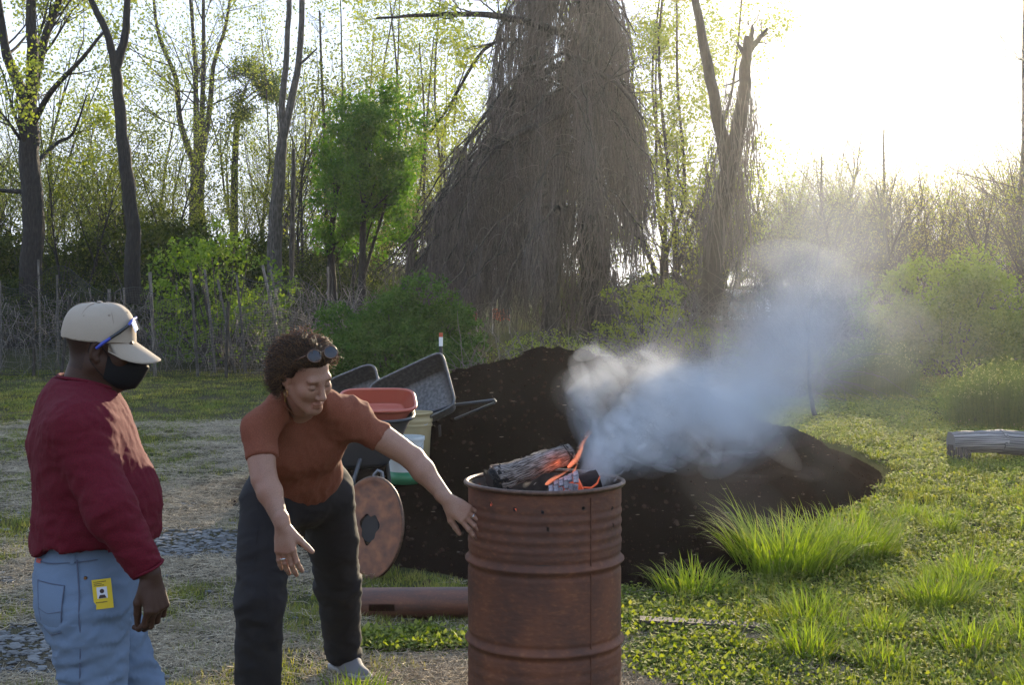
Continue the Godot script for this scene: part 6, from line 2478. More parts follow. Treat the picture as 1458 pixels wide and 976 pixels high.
	mb = laid_tube(g, [vv.call(Vector3(-1.419, 0.865, -3.936)), vv.call(Vector3(-1.349, 0.867, -3.936)), vv.call(Vector3(-1.270, 0.873, -3.936)), vv.call(Vector3(-1.211, 0.878, -3.936))], view, 0.0016, 0.003)
	part("waistband_seam", mb.mesh(), stitch, jn)
	mb = laid_patch(g, vv.call(Vector3(-1.291, 0.905, -3.936)), vv.call(Vector3(-1.274, 0.907, -3.936)), vv.call(Vector3(-1.272, 0.869, -3.936)), vv.call(Vector3(-1.287, 0.867, -3.936)), view, 0.006, 4, 6)
	part("belt_loop", mb.mesh(), denim, jn)
	mb = laid_patch(g, vv.call(Vector3(-1.411, 0.871, -3.936)), vv.call(Vector3(-1.387, 0.873, -3.936)), vv.call(Vector3(-1.387, 0.861, -3.936)), vv.call(Vector3(-1.411, 0.859, -3.936)), view, 0.005, 4, 3)
	part("red_tag", mb.mesh(), mat("tag_red", 0.35, 0.04, 0.03, 0.7), jn)
	mb = MB.new()
	var rv := g.hit(vv.call(Vector3(-1.238, 0.829, -3.936)), view)
	mb.tube([rv, rv + Vector3(0, 0, 0.004)], [0.006, 0.004], 10)
	part("rivet", mb.mesh(), mat("copper", 0.25, 0.12, 0.05, 0.4, 0.8), jn)
	# --- badge clipped to the pocket
	var bt := Transform3D(Basis.from_euler(Vector3(0.0, 0.12, 0.10)), g.hit(vv.call(Vector3(-1.185, 0.786, -3.936)), view) + Vector3(0, 0, 0.022))
	var badge := Node3D.new()
	badge.name = "name_badge"
	root.add_child(badge)
	badge.transform = bt
	var yellow := mat("badge_yellow", 0.62, 0.44, 0.03, 0.35)
	mb = MB.new()
	mb.box(Vector3.ZERO, Vector3(0.027, 0.043, 0.0012))
	part("card", mb.mesh(), yellow, badge)
	mb = MB.new()
	mb.box(Vector3(-0.001, 0.004, 0.0015), Vector3(0.0145, 0.0165, 0.0004))
	part("photo", mb.mesh(), mat("photo_white", 0.6, 0.6, 0.66, 0.4), badge)
	mb = MB.new()
	mb.tube([Vector3(-0.001, 0.0085, 0.0018), Vector3(-0.001, 0.0085, 0.0022)], [0.0065, 0.0065], 14)
	mb.quad(Vector3(-0.0125, -0.0118, 0.0022), Vector3(0.0105, -0.0118, 0.0022), Vector3(0.006, -0.002, 0.0022), Vector3(-0.008, -0.002, 0.0022), Vector3(0, 0, 1))
	part("portrait", mb.mesh(), mat("portrait_dark", 0.04, 0.02, 0.02, 0.5), badge)
	var ink := mat("ink", 0.06, 0.05, 0.02, 0.6)
	mb = MB.new()
	for l in [[-0.022, 0.036, 0.034], [-0.022, 0.0305, 0.02], [-0.022, 0.0255, 0.028], [-0.021, -0.0235, 0.030]]:
		var x: float = l[0]
		while x < l[0] + l[2]:
			var wd := rr(0.0015, 0.003)
			mb.box(Vector3(x + wd / 2, l[1] + rr(-0.0002, 0.0003), 0.0014), Vector3(wd / 2, 0.0013, 0.0003))
			x += wd + rr(0.0006, 0.0012)
	part("print", mb.mesh(), ink, badge)
	# --- shoes
	for l in [anR, anL]:
		g = Grid.new(l + Vector3(-0.13, -0.12, -0.14), l + Vector3(0.25, 0.08, 0.1), 0.011)
		g.cap(l + Vector3(-0.03, -0.035, 0), l + Vector3(0.16, -0.06, -0.055), 0.045, 0.036, 0.03)
		g.cap(l, l + Vector3(0.05, -0.045, -0.015), 0.045, 0.04, 0.03)
		g.plane(Vector3(0, l.y - 0.092, 0), Vector3.DOWN, 0.004)
		mb = MB.new()
		g.mesh_into(mb)
		part("shoe", mb.mesh(), mat("dark_leather", 0.05, 0.04, 0.035, 0.5), root)
	man_headwear(root, ht, hc)

func man_headwear(root: Node3D, ht: Transform3D, hc: Vector3) -> void:
	# --- cap: six-panel crown, brim, button
	var tan := mat("tan_twill", 0.46, 0.37, 0.28, 0.85)
	triplanar(tan, T.weave, 20.0)
	var cap_n := Node3D.new()
	cap_n.name = "cap"
	root.add_child(cap_n)
	cap_n.transform = ht * Transform3D(Basis.from_euler(Vector3(0, 0, 0.10)), Vector3(0, -0.002, 0))
	var mb := MB.new()
	var seg := 72
	var rows := 16
	for side in [0, 1]:
		var k0 := mb.v.size()
		for j in rows + 1:
			var f := float(j) / rows
			for k in seg + 1:
				var a := TAU * k / seg
				var rx := 0.110
				var rz := 0.094
				# crown: vertical at the band, rounding over to the top
				var s := pow(cos(f * PI * 0.5), 0.62)
				var y := 0.022 + 0.110 * sin(f * PI * 0.5)
				var pan := 1.0 + 0.012 * absf(sin(a * 3.0)) * sin(f * PI)
				var ins := 0.0 if side == 0 else 0.003
				var dn := 0.006 * sin(a * 2.0 + 1.0) * sin(f * PI) + 0.003 * noise.get_noise_3d(cos(a) * 170.0, f * 260.0, sin(a) * 170.0)
				var cp := Vector3(-0.012 + cos(a) * (rx * s * pan - ins) - 0.008 * f, y - ins + dn + 0.012 * f * s * cos(a), sin(a) * (rz * s * pan - ins))
				mb.vert(cp, (cp - Vector3(-0.012, 0.0, 0)) * (1.0 if side == 0 else -1.0))
		for j in rows:
			for k in seg:
				var q := k0 + j * (seg + 1) + k
				mb.tri(q, q + 1, q + seg + 2)
				mb.tri(q, q + seg + 2, q + seg + 1)
	smooth_normals(mb)
	part("crown", mb.mesh(), tan, cap_n)
	var seam := mat("cap_seam", 0.25, 0.19, 0.14, 0.9)
	for k in 6:
		var a := TAU * k / 6.0 + 0.52 - 0.52
		mb = MB.new()
		var pts := []
		var rad := []
		for j in 15:
			var f := j / 15.0
			var s := pow(cos(f * PI * 0.5), 0.62)
			pts.append(Vector3(-0.012 + cos(a) * (0.108 * s + 0.0004) - 0.008 * f, 0.022 + 0.110 * sin(f * PI * 0.5) + 0.006 * sin(a * 2.0 + 1.0) * sin(f * PI) + 0.012 * f * s * cos(a), sin(a) * (0.092 * s + 0.0004))); rad.append(0.0013)
		mb.tube(pts, rad, 5)
		part("seam", mb.mesh(), seam, cap_n)
	mb = MB.new()
	mb.lathe([Vector2(0.0, -0.002), Vector2(0.008, -0.001), Vector2(0.008, 0.003), Vector2(0.0, 0.006)], 14)
	var bt := part("button", mb.mesh(), tan, cap_n)
	bt.position = Vector3(-0.02, 0.1325, 0)
	for a in [PI / 2.0 - 0.42, PI / 2.0 + 0.42, PI / 2.0 - 1.2]:
		mb = MB.new()
		var f := 0.5
		var s := pow(cos(f * PI * 0.5), 0.62)
		var c := Vector3(-0.012 + cos(a) * 0.109 * s - 0.004, 0.022 + 0.110 * sin(f * PI * 0.5) + 0.006 * sin(a * 2.0 + 1.0) + 0.006 * cos(a), sin(a) * 0.093 * s)
		var nn := Vector3(cos(a), 0.6, sin(a)).normalized()
		mb.tube([c - nn * 0.002, c + nn * 0.0015], [0.0035, 0.003], 8)
		part("eyelet", mb.mesh(), seam, cap_n)
	# brim: curved down at the sides
	mb = MB.new()
	for side in [1.0, -1.0]:
		var k0 := mb.v.size()
		for j in 11:
			var r := j / 10.0
			for k in 25:
				var t := (k / 24.0 - 0.5) * 2.0
				var a := t * 1.18
				var inner := Vector3(-0.012 + cos(a) * 0.106, 0, sin(a) * 0.090)
				var reach := 0.082 * pow(maxf(0.0, 1.0 - pow(absf(t), 2.6)), 0.6)
				var p := inner + Vector3(1, 0, 0.12 * t) * reach * r
				p.y = 0.024 - 0.048 * r * reach / 0.082 - 4.2 * p.z * p.z * (0.3 + 0.7 * r)
				mb.vert(p + Vector3(0, 0.0016 * side, 0), Vector3.UP * side)
		for j in 10:
			for k in 24:
				var q := k0 + j * 25 + k
				mb.tri(q, q + 1, q + 26); mb.tri(q, q + 26, q + 25)
	smooth_normals(mb)
	part("brim", mb.mesh(), tan, cap_n)
	mb = MB.new()
	var bp := []
	var br := []
	for k in 25:
		var a := TAU * k / 24.0
		bp.append(Vector3(-0.012 + cos(a) * 0.1085, 0.0225, sin(a) * 0.0925)); br.append(0.002)
	mb.tube(bp, br, 5, false)
	part("band_edge", mb.mesh(), seam, cap_n)
	mb = MB.new()
	mb.box(Vector3(-0.121, 0.02, 0), Vector3(0.003, 0.010, 0.02))
	part("strap", mb.mesh(), mat("dark_strap", 0.03, 0.03, 0.03, 0.6), cap_n)
	# --- sunglasses pushed up over the cap
	var sg := Node3D.new()
	sg.name = "sunglasses"
	root.add_child(sg)
	sg.transform = cap_n.transform
	var blue := mat("blue_frame", 0.03, 0.05, 0.32, 0.35)
	var blk := mat("black_frame", 0.012, 0.012, 0.014, 0.3)
	for s in [1.0, -1.0]:
		mb = MB.new()
		mb.tube([Vector3(-0.004, 0.001, s * 0.0945), Vector3(0.012, 0.017, s * 0.0985), Vector3(0.034, 0.036, s * 0.0955)], [0.0045, 0.0052, 0.0045], 8)
		part("temple_tip", mb.mesh(), blue, sg)
		mb = MB.new()
		mb.tube([Vector3(0.033, 0.035, s * 0.0957), Vector3(0.058, 0.056, s * 0.086), Vector3(0.078, 0.076, s * 0.068)], [0.0047, 0.0055, 0.005], 8)
		part("temple", mb.mesh(), blk, sg)
		mb = MB.new()
		mb.tube([Vector3(0.077, 0.075, s * 0.068), Vector3(0.084, 0.089, s * 0.055), Vector3(0.087, 0.096, s * 0.03), Vector3(0.089, 0.094, s * 0.004)], [0.0045, 0.004, 0.0035, 0.0035], 8)
		part("brow_bar", mb.mesh(), blue, sg)
		mb = MB.new()
		for j in 5:
			for k in 9:
				var v := j / 4.0
				var h := k / 8.0
				mb.vert(Vector3(lerpf(0.089, 0.083, h) + 0.016 * v, lerpf(0.094, 0.086, h) - 0.032 * v + 0.006 * sin(h * PI), s * lerpf(0.006, 0.057, h)), Vector3(0.8, 0.5, s * 0.3))
		for j in 4:
			for k in 8:
				var q := j * 9 + k
				mb.tri(q, q + 1, q + 10); mb.tri(q, q + 10, q + 9)
		smooth_normals(mb)
		part("lens", mb.mesh(), mat("mirror_lens", 0.45, 0.48, 0.6, 0.08, 0.8), sg)
	# --- black folded mask with ear loops
	var mk := Node3D.new()
	mk.name = "face_mask"
	root.add_child(mk)
	mk.transform = ht
	var felt := mat("mask_black", 0.007, 0.007, 0.008, 0.7)
	felt.metallic_specular = 0.3
	mb = MB.new()
	var prof := [[0.090, 0.004, 0.010], [0.118, -0.012, 0.020], [0.146, -0.034, 0.030], [0.149, -0.040, 0.040], [0.138, -0.074, 0.044], [0.122, -0.108, 0.040], [0.086, -0.122, 0.03]]
	for i in prof.size():
		var p: Array = prof[i]
		for k in 21:
			var t := (k / 20.0 - 0.5) * 2.0
			var a := absf(t)
			var x: float = lerpf(p[0], 0.030, pow(a, 1.5))
			var y: float = lerpf(p[1], lerpf(-0.022, -0.088, float(i) / 6.0), pow(a, 1.6))
			mb.vert(Vector3(x, y, signf(t) * lerpf(0.0, 0.073, pow(a, 0.8))), Vector3(1, 0, t))
	for i in prof.size() - 1:
		for k in 20:
			var q := i * 21 + k
			mb.tri(q, q + 1, q + 22); mb.tri(q, q + 22, q + 21)
	smooth_normals(mb)
	part("panel", mb.mesh(), felt, mk)
	mb = MB.new()
	var nw := []
	var nr := []
	for k in 15:
		var t := (k / 14.0 - 0.5) * 1.0
		var a := absf(t)
		nw.append(Vector3(lerpf(0.114, 0.045, pow(a, 1.5)), lerpf(-0.012, -0.024, pow(a, 1.6)), t * 0.11)); nr.append(0.0022)
	mb.tube(nw, nr, 5)
	part("nose_wire", mb.mesh(), mat("mask_fold", 0.02, 0.02, 0.022, 0.35), mk)
	for s in [1.0, -1.0]:
		mb = MB.new()
		mb.tube([Vector3(0.036, -0.024, s * 0.074), Vector3(0.018, -0.004, s * 0.083), Vector3(-0.004, 0.018, s * 0.089), Vector3(-0.022, 0.012, s * 0.093), Vector3(-0.026, -0.014, s * 0.091), Vector3(-0.014, -0.044, s * 0.083), Vector3(0.012, -0.068, s * 0.078), Vector3(0.034, -0.086, s * 0.072)], [0.0014, 0.0014, 0.0014, 0.0014, 0.0014, 0.0014, 0.0014, 0.0014], 5)
		part("ear_loop", mb.mesh(), felt, mk)

func woman() -> void:
	var o := Vector3(-0.8216, gh(-0.82, 5.0), -5.0)
	var root := base("person", o)
	tag(root, "woman in a rust brown T-shirt leaning forward with one hand held out to the drum", "person")
	var skin := mat("fair_skin", 0.48, 0.262, 0.178, 0.5)
	skin.metallic_specular = 0.4
	skin.subsurf_scatter_enabled = true
	skin.subsurf_scatter_strength = 0.1
	triplanar(skin, T.fine, 11.0)
	var hc := Vector3(-0.721, 1.372, -4.550) - o
	var neck := Vector3(-0.766, 1.280, -4.690) - o
	var shR := Vector3(-0.899, 1.173, -4.620) - o
	var elR := Vector3(-0.862, 1.008, -4.530) - o
	var wrR := Vector3(-0.785, 0.865, -4.440) - o
	var shL := Vector3(-0.594, 1.193, -4.800) - o
	var elL := Vector3(-0.366, 1.045, -4.800) - o
	var wrL := Vector3(-0.239, 0.904, -4.745) - o
	var pel := Vector3(-0.835, 0.906, -5.100) - o
	var hipR := Vector3(-0.934, 0.864, -4.980) - o
	var hipL := Vector3(-0.736, 0.860, -5.180) - o
	var knR := Vector3(-0.937, 0.512, -4.840) - o
	var knL := Vector3(-0.727, 0.443, -5.420) - o
	var anR := Vector3(-0.965, 0.086, -4.920) - o
	var anL := Vector3(-0.726, 0.082, -5.620) - o
	var up := ((neck - pel) * Vector3(1, 1, 1)).normalized()
	var lat := (shL - shR).normalized()
	lat = (lat - up * lat.dot(up)).normalized()
	var front := lat.cross(up).normalized()        # out of the chest
	var B := Basis(lat, up, front)
	var ht := frame(Vector3(0.66, -0.45, 0.60), Vector3(0.12, 0.90, 0.36), hc)
	# --- skin
	var body := MB.new()
	var g := Grid.new(hc + Vector3(-0.16, -0.27, -0.2), hc + Vector3(0.16, 0.15, 0.18), 0.0038)
	head_field(g, ht, 0.96)
	g.cap(hc + ht.basis * Vector3(-0.035, -0.06, 0), neck + Vector3(0, -0.03, -0.03), 0.052, 0.058, 0.03)
	g.cap(hc + ht.basis * Vector3(0.0, -0.08, 0), neck + Vector3(0.02, -0.02, 0.03), 0.04, 0.05, 0.03)
	g.ell(neck - up * 0.09 - front * 0.022, B, Vector3(0.09, 0.10, 0.07), 0.05)
	g.mesh_into(body)
	var inv := ht.affine_inverse()
	for i in body.v.size():
		var q := inv * body.v[i]
		var c := Color(1, 1, 1)
		if q.x > 0.082 and absf(q.z) < 0.024 and q.y < -0.058 and q.y > -0.088:
			c = Color(0.95, 0.8, 0.78)
		elif q.x > 0.05 and q.y > -0.055 and q.y < -0.01 and absf(absf(q.z) - 0.038) < 0.022:
			c = Color(1.03, 0.94, 0.91)
		if q.x > 0.07 and absf(absf(q.z) - 0.034) < 0.020 and absf(q.y - (0.0225 - 0.12 * absf(absf(q.z) - 0.032))) < 0.0042:
			c = Color(0.58, 0.5, 0.45)
		body.c[i] = c
	# trunk, arms and legs
	g = Grid.new(Vector3(-0.36, 0.0, -0.65), Vector3(0.3, 1.35, 0.62), 0.02)
	g.cap(neck - up * 0.1 - front * 0.03, pel + up * 0.1 - front * 0.02, 0.06, 0.09, 0.05)
	g.cap(shR - front * 0.02, neck - up * 0.08 - front * 0.03, 0.032, 0.035, 0.03)
	g.cap(shL - front * 0.02, neck - up * 0.08 - front * 0.03, 0.032, 0.035, 0.03)
	g.ell(pel, B, Vector3(0.15, 0.11, 0.1), 0.05)
	for l in [[hipR, knR, anR], [hipL, knL, anL]]:
		g.cap(l[0], l[1], 0.07, 0.05, 0.03)
		g.cap(l[1], l[2], 0.05, 0.035, 0.02)
	g.mesh_into(body)
	for a in [[shR, elR, wrR], [shL, elL, wrL]]:
		var lo: Vector3 = a[0].min(a[1]).min(a[2]) - Vector3.ONE * 0.08
		var hi: Vector3 = a[0].max(a[1]).max(a[2]) + Vector3.ONE * 0.08
		g = Grid.new(lo, hi, 0.0065)
		g.cap(a[0], a[1], 0.053, 0.041, 0.02)
		g.cap(a[1], a[1].lerp(a[2], 0.3), 0.041, 0.0425, 0.02)
		g.cap(a[1].lerp(a[2], 0.3), a[2], 0.0415, 0.0255, 0.02)
		var bend: Vector3 = (a[1] - a[0].lerp(a[2], 0.5)).normalized()
		g.cap(a[1] + bend * 0.016, a[1] + bend * 0.018 + (a[2] - a[1]) * 0.08, 0.026, 0.02, 0.02)
		g.cap(a[0].lerp(a[1], 0.45) + bend * 0.012, a[0].lerp(a[1], 0.75) + bend * 0.01, 0.04, 0.034, 0.03)
		g.mesh_into(body)
	# her left hand: back to us, fingers spread towards the drum, thumb hanging
	var hl := frame_thumb(Vector3(0.80, -0.60, 0.10), Vector3(0.12, 0.22, 0.96), Vector3(-0.6, -0.8, 0.0), wrL + Vector3(0.005, -0.006, 0))
	g = Grid.new(wrL + Vector3(-0.07, -0.22, -0.1), wrL + Vector3(0.2, 0.07, 0.1), 0.003)
	g.cap(elL, wrL, 0.041, 0.0265, 0.012)
	var tipsL := hand_field(g, hl, [0.16, 0.12, 0.14, 0.2], 0.2, [Vector3(0.75, -0.25, 0.62), Vector3(0.9, -0.3, 0.3)])
	g.mesh_into(body)
	# her right hand: hanging, thumb towards the camera side right
	var hr := frame_thumb(Vector3(0.13, -0.985, 0.10), Vector3(-0.2, 0.06, 0.97), Vector3(1, 0, 0.2), wrR + Vector3(0.003, -0.008, 0))
	g = Grid.new(wrR + Vector3(-0.1, -0.25, -0.1), wrR + Vector3(0.14, 0.07, 0.1), 0.003)
	g.cap(elR, wrR, 0.041, 0.0265, 0.012)
	var tipsR := hand_field(g, hr, [0.3, 0.3, 0.28, 0.26], 0.10, [Vector3(0.78, -0.15, 0.66), Vector3(0.75, -0.2, 0.6)])
	g.mesh_into(body)
	# uneven skin: redder elbows, knuckles and forearms, freckled tone
	for i in body.v.size():
		var p := body.v[i]
		var k := 1.0 + 0.16 * noise.get_noise_3d(p.x * 900.0, p.y * 900.0, p.z * 900.0) + 0.12 * noise.get_noise_3d(p.x * 3500.0, p.y * 3500.0, p.z * 3500.0)
		var red := 0.0
		for e in [elL, elR, hl * Vector3(0.086, 0.01, 0), hr * Vector3(0.086, 0.01, 0)]:
			red = maxf(red, 1.0 - p.distance_to(e) / 0.055)
		body.c[i] = body.c[i] * Color(k, k * (1.0 - 0.12 * red), k * (1.0 - 0.16 * red))
	# sooty finger ends on the hand held out
	for i in body.v.size():
		for t in 4:
			if body.v[i].distance_to(tipsL[t]) < 0.016:
				body.c[i] = Color(0.55, 0.52, 0.55)
	part("body", body.mesh(), skin, root)
	# finger nails and rings
	var metal := mat("silver", 0.8, 0.8, 0.8, 0.2, 1.0)
	for q in [[hl, -0.0095, 0.012], [hr, -0.0095, 0.012]]:
		var t: Transform3D = q[0]
		var mb := MB.new()
		var pts := []
		var rad := []
		for k in 21:
			var a := TAU * k / 20.0
			pts.append(t * Vector3(0.108, 0.003 + cos(a) * 0.0112 - 0.004, -0.0115 + sin(a) * 0.0112)); rad.append(0.0021)
		mb.tube(pts, rad, 6, false)
		part("ring", mb.mesh(), metal, root)
	# --- T-shirt
	var cloth := mat("rust_cotton", 0.29, 0.098, 0.056, 0.9)
	triplanar(cloth, T.fine, 6.0)
	cloth.metallic_specular = 0.3
	g = Grid.new(Vector3(-0.36, 0.7, -0.4), Vector3(0.42, 1.36, 0.62), 0.0075)
	var ch := neck.lerp(pel, 0.41) - front * 0.002
	g.ell(ch, B, Vector3(0.152, 0.19, 0.110), 0.05)
	g.ell(neck.lerp(pel, 0.62) + front * 0.015, B, Vector3(0.143, 0.17, 0.110), 0.06)
	g.ell(neck.lerp(pel, 0.86) + front * 0.02, B, Vector3(0.165, 0.15, 0.12), 0.06)
	for s in [-1.0, 1.0]:
		g.ell(ch + lat * 0.07 * s + front * 0.072 - up * 0.03, B, Vector3(0.07, 0.075, 0.055), 0.06)
	g.cap(neck + up * 0.03 - front * 0.015, shR + up * 0.002, 0.055, 0.054, 0.06)
	g.cap(neck + up * 0.03 - front * 0.015, shL + up * 0.002, 0.055, 0.054, 0.06)
	var slR := shR.lerp(elR, 0.60)
	var slL := shL.lerp(elL, 0.50)
	g.cap(shR, slR + (elR - shR) * 0.1, 0.054, 0.056, 0.05)
	g.cap(shL, slL + (elL - shL) * 0.1, 0.055, 0.054, 0.05)
	g.cap(shL, ch + lat * 0.1, 0.065, 0.08, 0.05)
	var band := collar(g, neck + up * 0.012 + front * 0.048, hc + front * 0.01, 0.066, 0.10)
	g.cap(neck + up * 0.012 + front * 0.048, hc + front * 0.01, 0.066, 0.10, 0.006, true)
	g.plane(slR, (elR - shR).normalized(), 0.004, slR, 0.105)
	g.plane(slL, (elL - shL).normalized(), 0.004, slL, 0.105)
	var i0 := 0
	var hem_p := pel + front * 0.10 - up * 0.022
	var hem_n := (-up + front * 0.12).normalized()
	for z in g.nz:
		for y in g.ny:
			for x in g.nx:
				if g.f[i0] < 0.1:
					var p := g.lo + Vector3(x, y, z) * g.c
					var d := (p - hem_p).dot(hem_n) + 0.9 * pow((p - hem_p).dot(lat), 2.0) + 0.005 * sin(p.x * 45.0)
					g.f[i0] = maxf(g.f[i0], d)
				i0 += 1
	var sh := MB.new()
	g.mesh_into(sh)
	folds(sh, 0.008, 6.5, Vector3(1.5, 0.8, 1.0), 31, func(p: Vector3) -> float: return 0.5 + 0.8 * exp(-pow((p - shL).length() / 0.16, 2.0)) + 0.6 * exp(-pow((p - pel).length() / 0.17, 2.0)))
	folds(sh, 0.003, 15.0, Vector3(1.0, 0.8, 1.0), 34, func(p: Vector3) -> float: return 0.6)
	var ts := part("t_shirt", sh.mesh(), cloth, root)
	part("neck_band", band.mesh(), cloth, ts)
	var mb := MB.new()
	# --- trousers
	var dark := mat("charcoal_trousers", 0.024, 0.022, 0.024, 0.85)
	triplanar(dark, T.weave, 14.0)
	dark.metallic_specular = 0.35
	g = Grid.new(Vector3(-0.40, 0.02, -0.66), Vector3(0.34, 1.05, 0.42), 0.0095)
	var lath := (hipL - hipR).normalized()
	var Bp := Basis(lath, Vector3.UP, lath.cross(Vector3.UP).normalized())
	g.ell(pel - Vector3(0, 0.01, 0), Bp, Vector3(0.205, 0.17, 0.145), 0.05)
	g.ell(pel + Vector3(0, -0.03, -0.08), Bp, Vector3(0.17, 0.12, 0.12), 0.05)
	g.cap(hipR, hipR.lerp(knR, 0.5), 0.108, 0.098, 0.05)
	g.cap(hipR.lerp(knR, 0.5), knR, 0.098, 0.088, 0.03)
	g.cap(knR, anR, 0.087, 0.085, 0.03)
	g.cap(hipL, hipL.lerp(knL, 0.5), 0.108, 0.1, 0.03)
	g.cap(hipL.lerp(knL, 0.5), knL, 0.1, 0.092, 0.03)
	g.cap(knL, anL, 0.092, 0.074, 0.03)
	var ank := anL + Vector3(0, -0.012, 0)
	g.plane(ank, Vector3.DOWN, 0.004, ank, 0.14)
	g.plane(pel + Vector3(0, 0.12, 0.03), (up + Vector3(0, 0.4, 0)).normalized(), 0.004)
	var tr := MB.new()
	g.mesh_into(tr)
	folds(tr, 0.011, 6.5, Vector3(0.7, 1.6, 0.7), 41, func(p: Vector3) -> float: return 0.45 + 1.0 * exp(-pow((p - knR).length() / 0.10, 2.0)) + 1.0 * exp(-pow((p - knL).length() / 0.12, 2.0)) + 0.9 * exp(-pow((p - anL).length() / 0.12, 2.0)))
	var trn := part("trousers", tr.mesh(), dark, root)
	mb = laid_tube(g, [Vector3(-0.986, 1.010, -4.700) - o, Vector3(-0.958, 0.939, -4.700) - o, Vector3(-0.948, 0.786, -4.700) - o, Vector3(-0.958, 0.532, -4.700) - o], Vector3(0.02, 0, -1), 0.002)
	part("side_seam", mb.mesh(), dark, trn)
	# --- shoes
	for q in [[anL, Vector3(0.62, 0, 0.78)], [anR, Vector3(0.15, 0, 0.99)]]:
		var l: Vector3 = q[0]
		l.y = 0.085
		var d: Vector3 = q[1]
		g = Grid.new(l + Vector3(-0.13, -0.1, -0.13), l + Vector3(0.24, 0.07, 0.26), 0.008)
		g.cap(l - d * 0.045 + Vector3(0, -0.03, 0), l + d * 0.06 + Vector3(0, -0.035, 0), 0.04, 0.04, 0.03)
		g.cap(l + d * 0.06 + Vector3(0, -0.045, 0), l + d * 0.155 + Vector3(0, -0.058, 0), 0.042, 0.032, 0.03)
		g.cap(l + Vector3(0, 0.01, 0), l + d * 0.03 + Vector3(0, -0.02, 0), 0.042, 0.04, 0.03)
		g.plane(Vector3(0, 0.012, 0), Vector3.DOWN, 0.003)
		mb = MB.new()
		g.mesh_into(mb)
		var s := part("shoe", mb.mesh(), mat("grey_shoe", 0.15, 0.145, 0.15, 0.8), root)
		mb = MB.new()
		for k in 4:
			var c := l + d * (0.035 + 0.022 * k) + Vector3(0, 0.02 - 0.013 * k, 0)
			var sd := d.cross(Vector3.UP)
			mb.tube([c - sd * 0.024 + Vector3(0, -0.012, 0), c, c + sd * 0.024 + Vector3(0, -0.012, 0)], [0.0025, 0.003, 0.0025], 5)
		part("laces", mb.mesh(), M.photo_white, s)
		g = Grid.new(l + Vector3(-0.13, -0.1, -0.13), l + Vector3(0.24, 0.0, 0.26), 0.008)
		g.cap(l - d * 0.048 + Vector3(0, -0.06, 0), l + d * 0.16 + Vector3(0, -0.062, 0), 0.046, 0.038, 0.03)
		g.plane(Vector3(0, 0.034, 0), Vector3.UP, 0.003)
		g.plane(Vector3(0, 0.004, 0), Vector3.DOWN, 0.003)
		mb = MB.new()
		g.mesh_into(mb)
		part("sole", mb.mesh(), mat("sole", 0.26, 0.25, 0.24, 0.8), s)
	woman_head(root, ht)

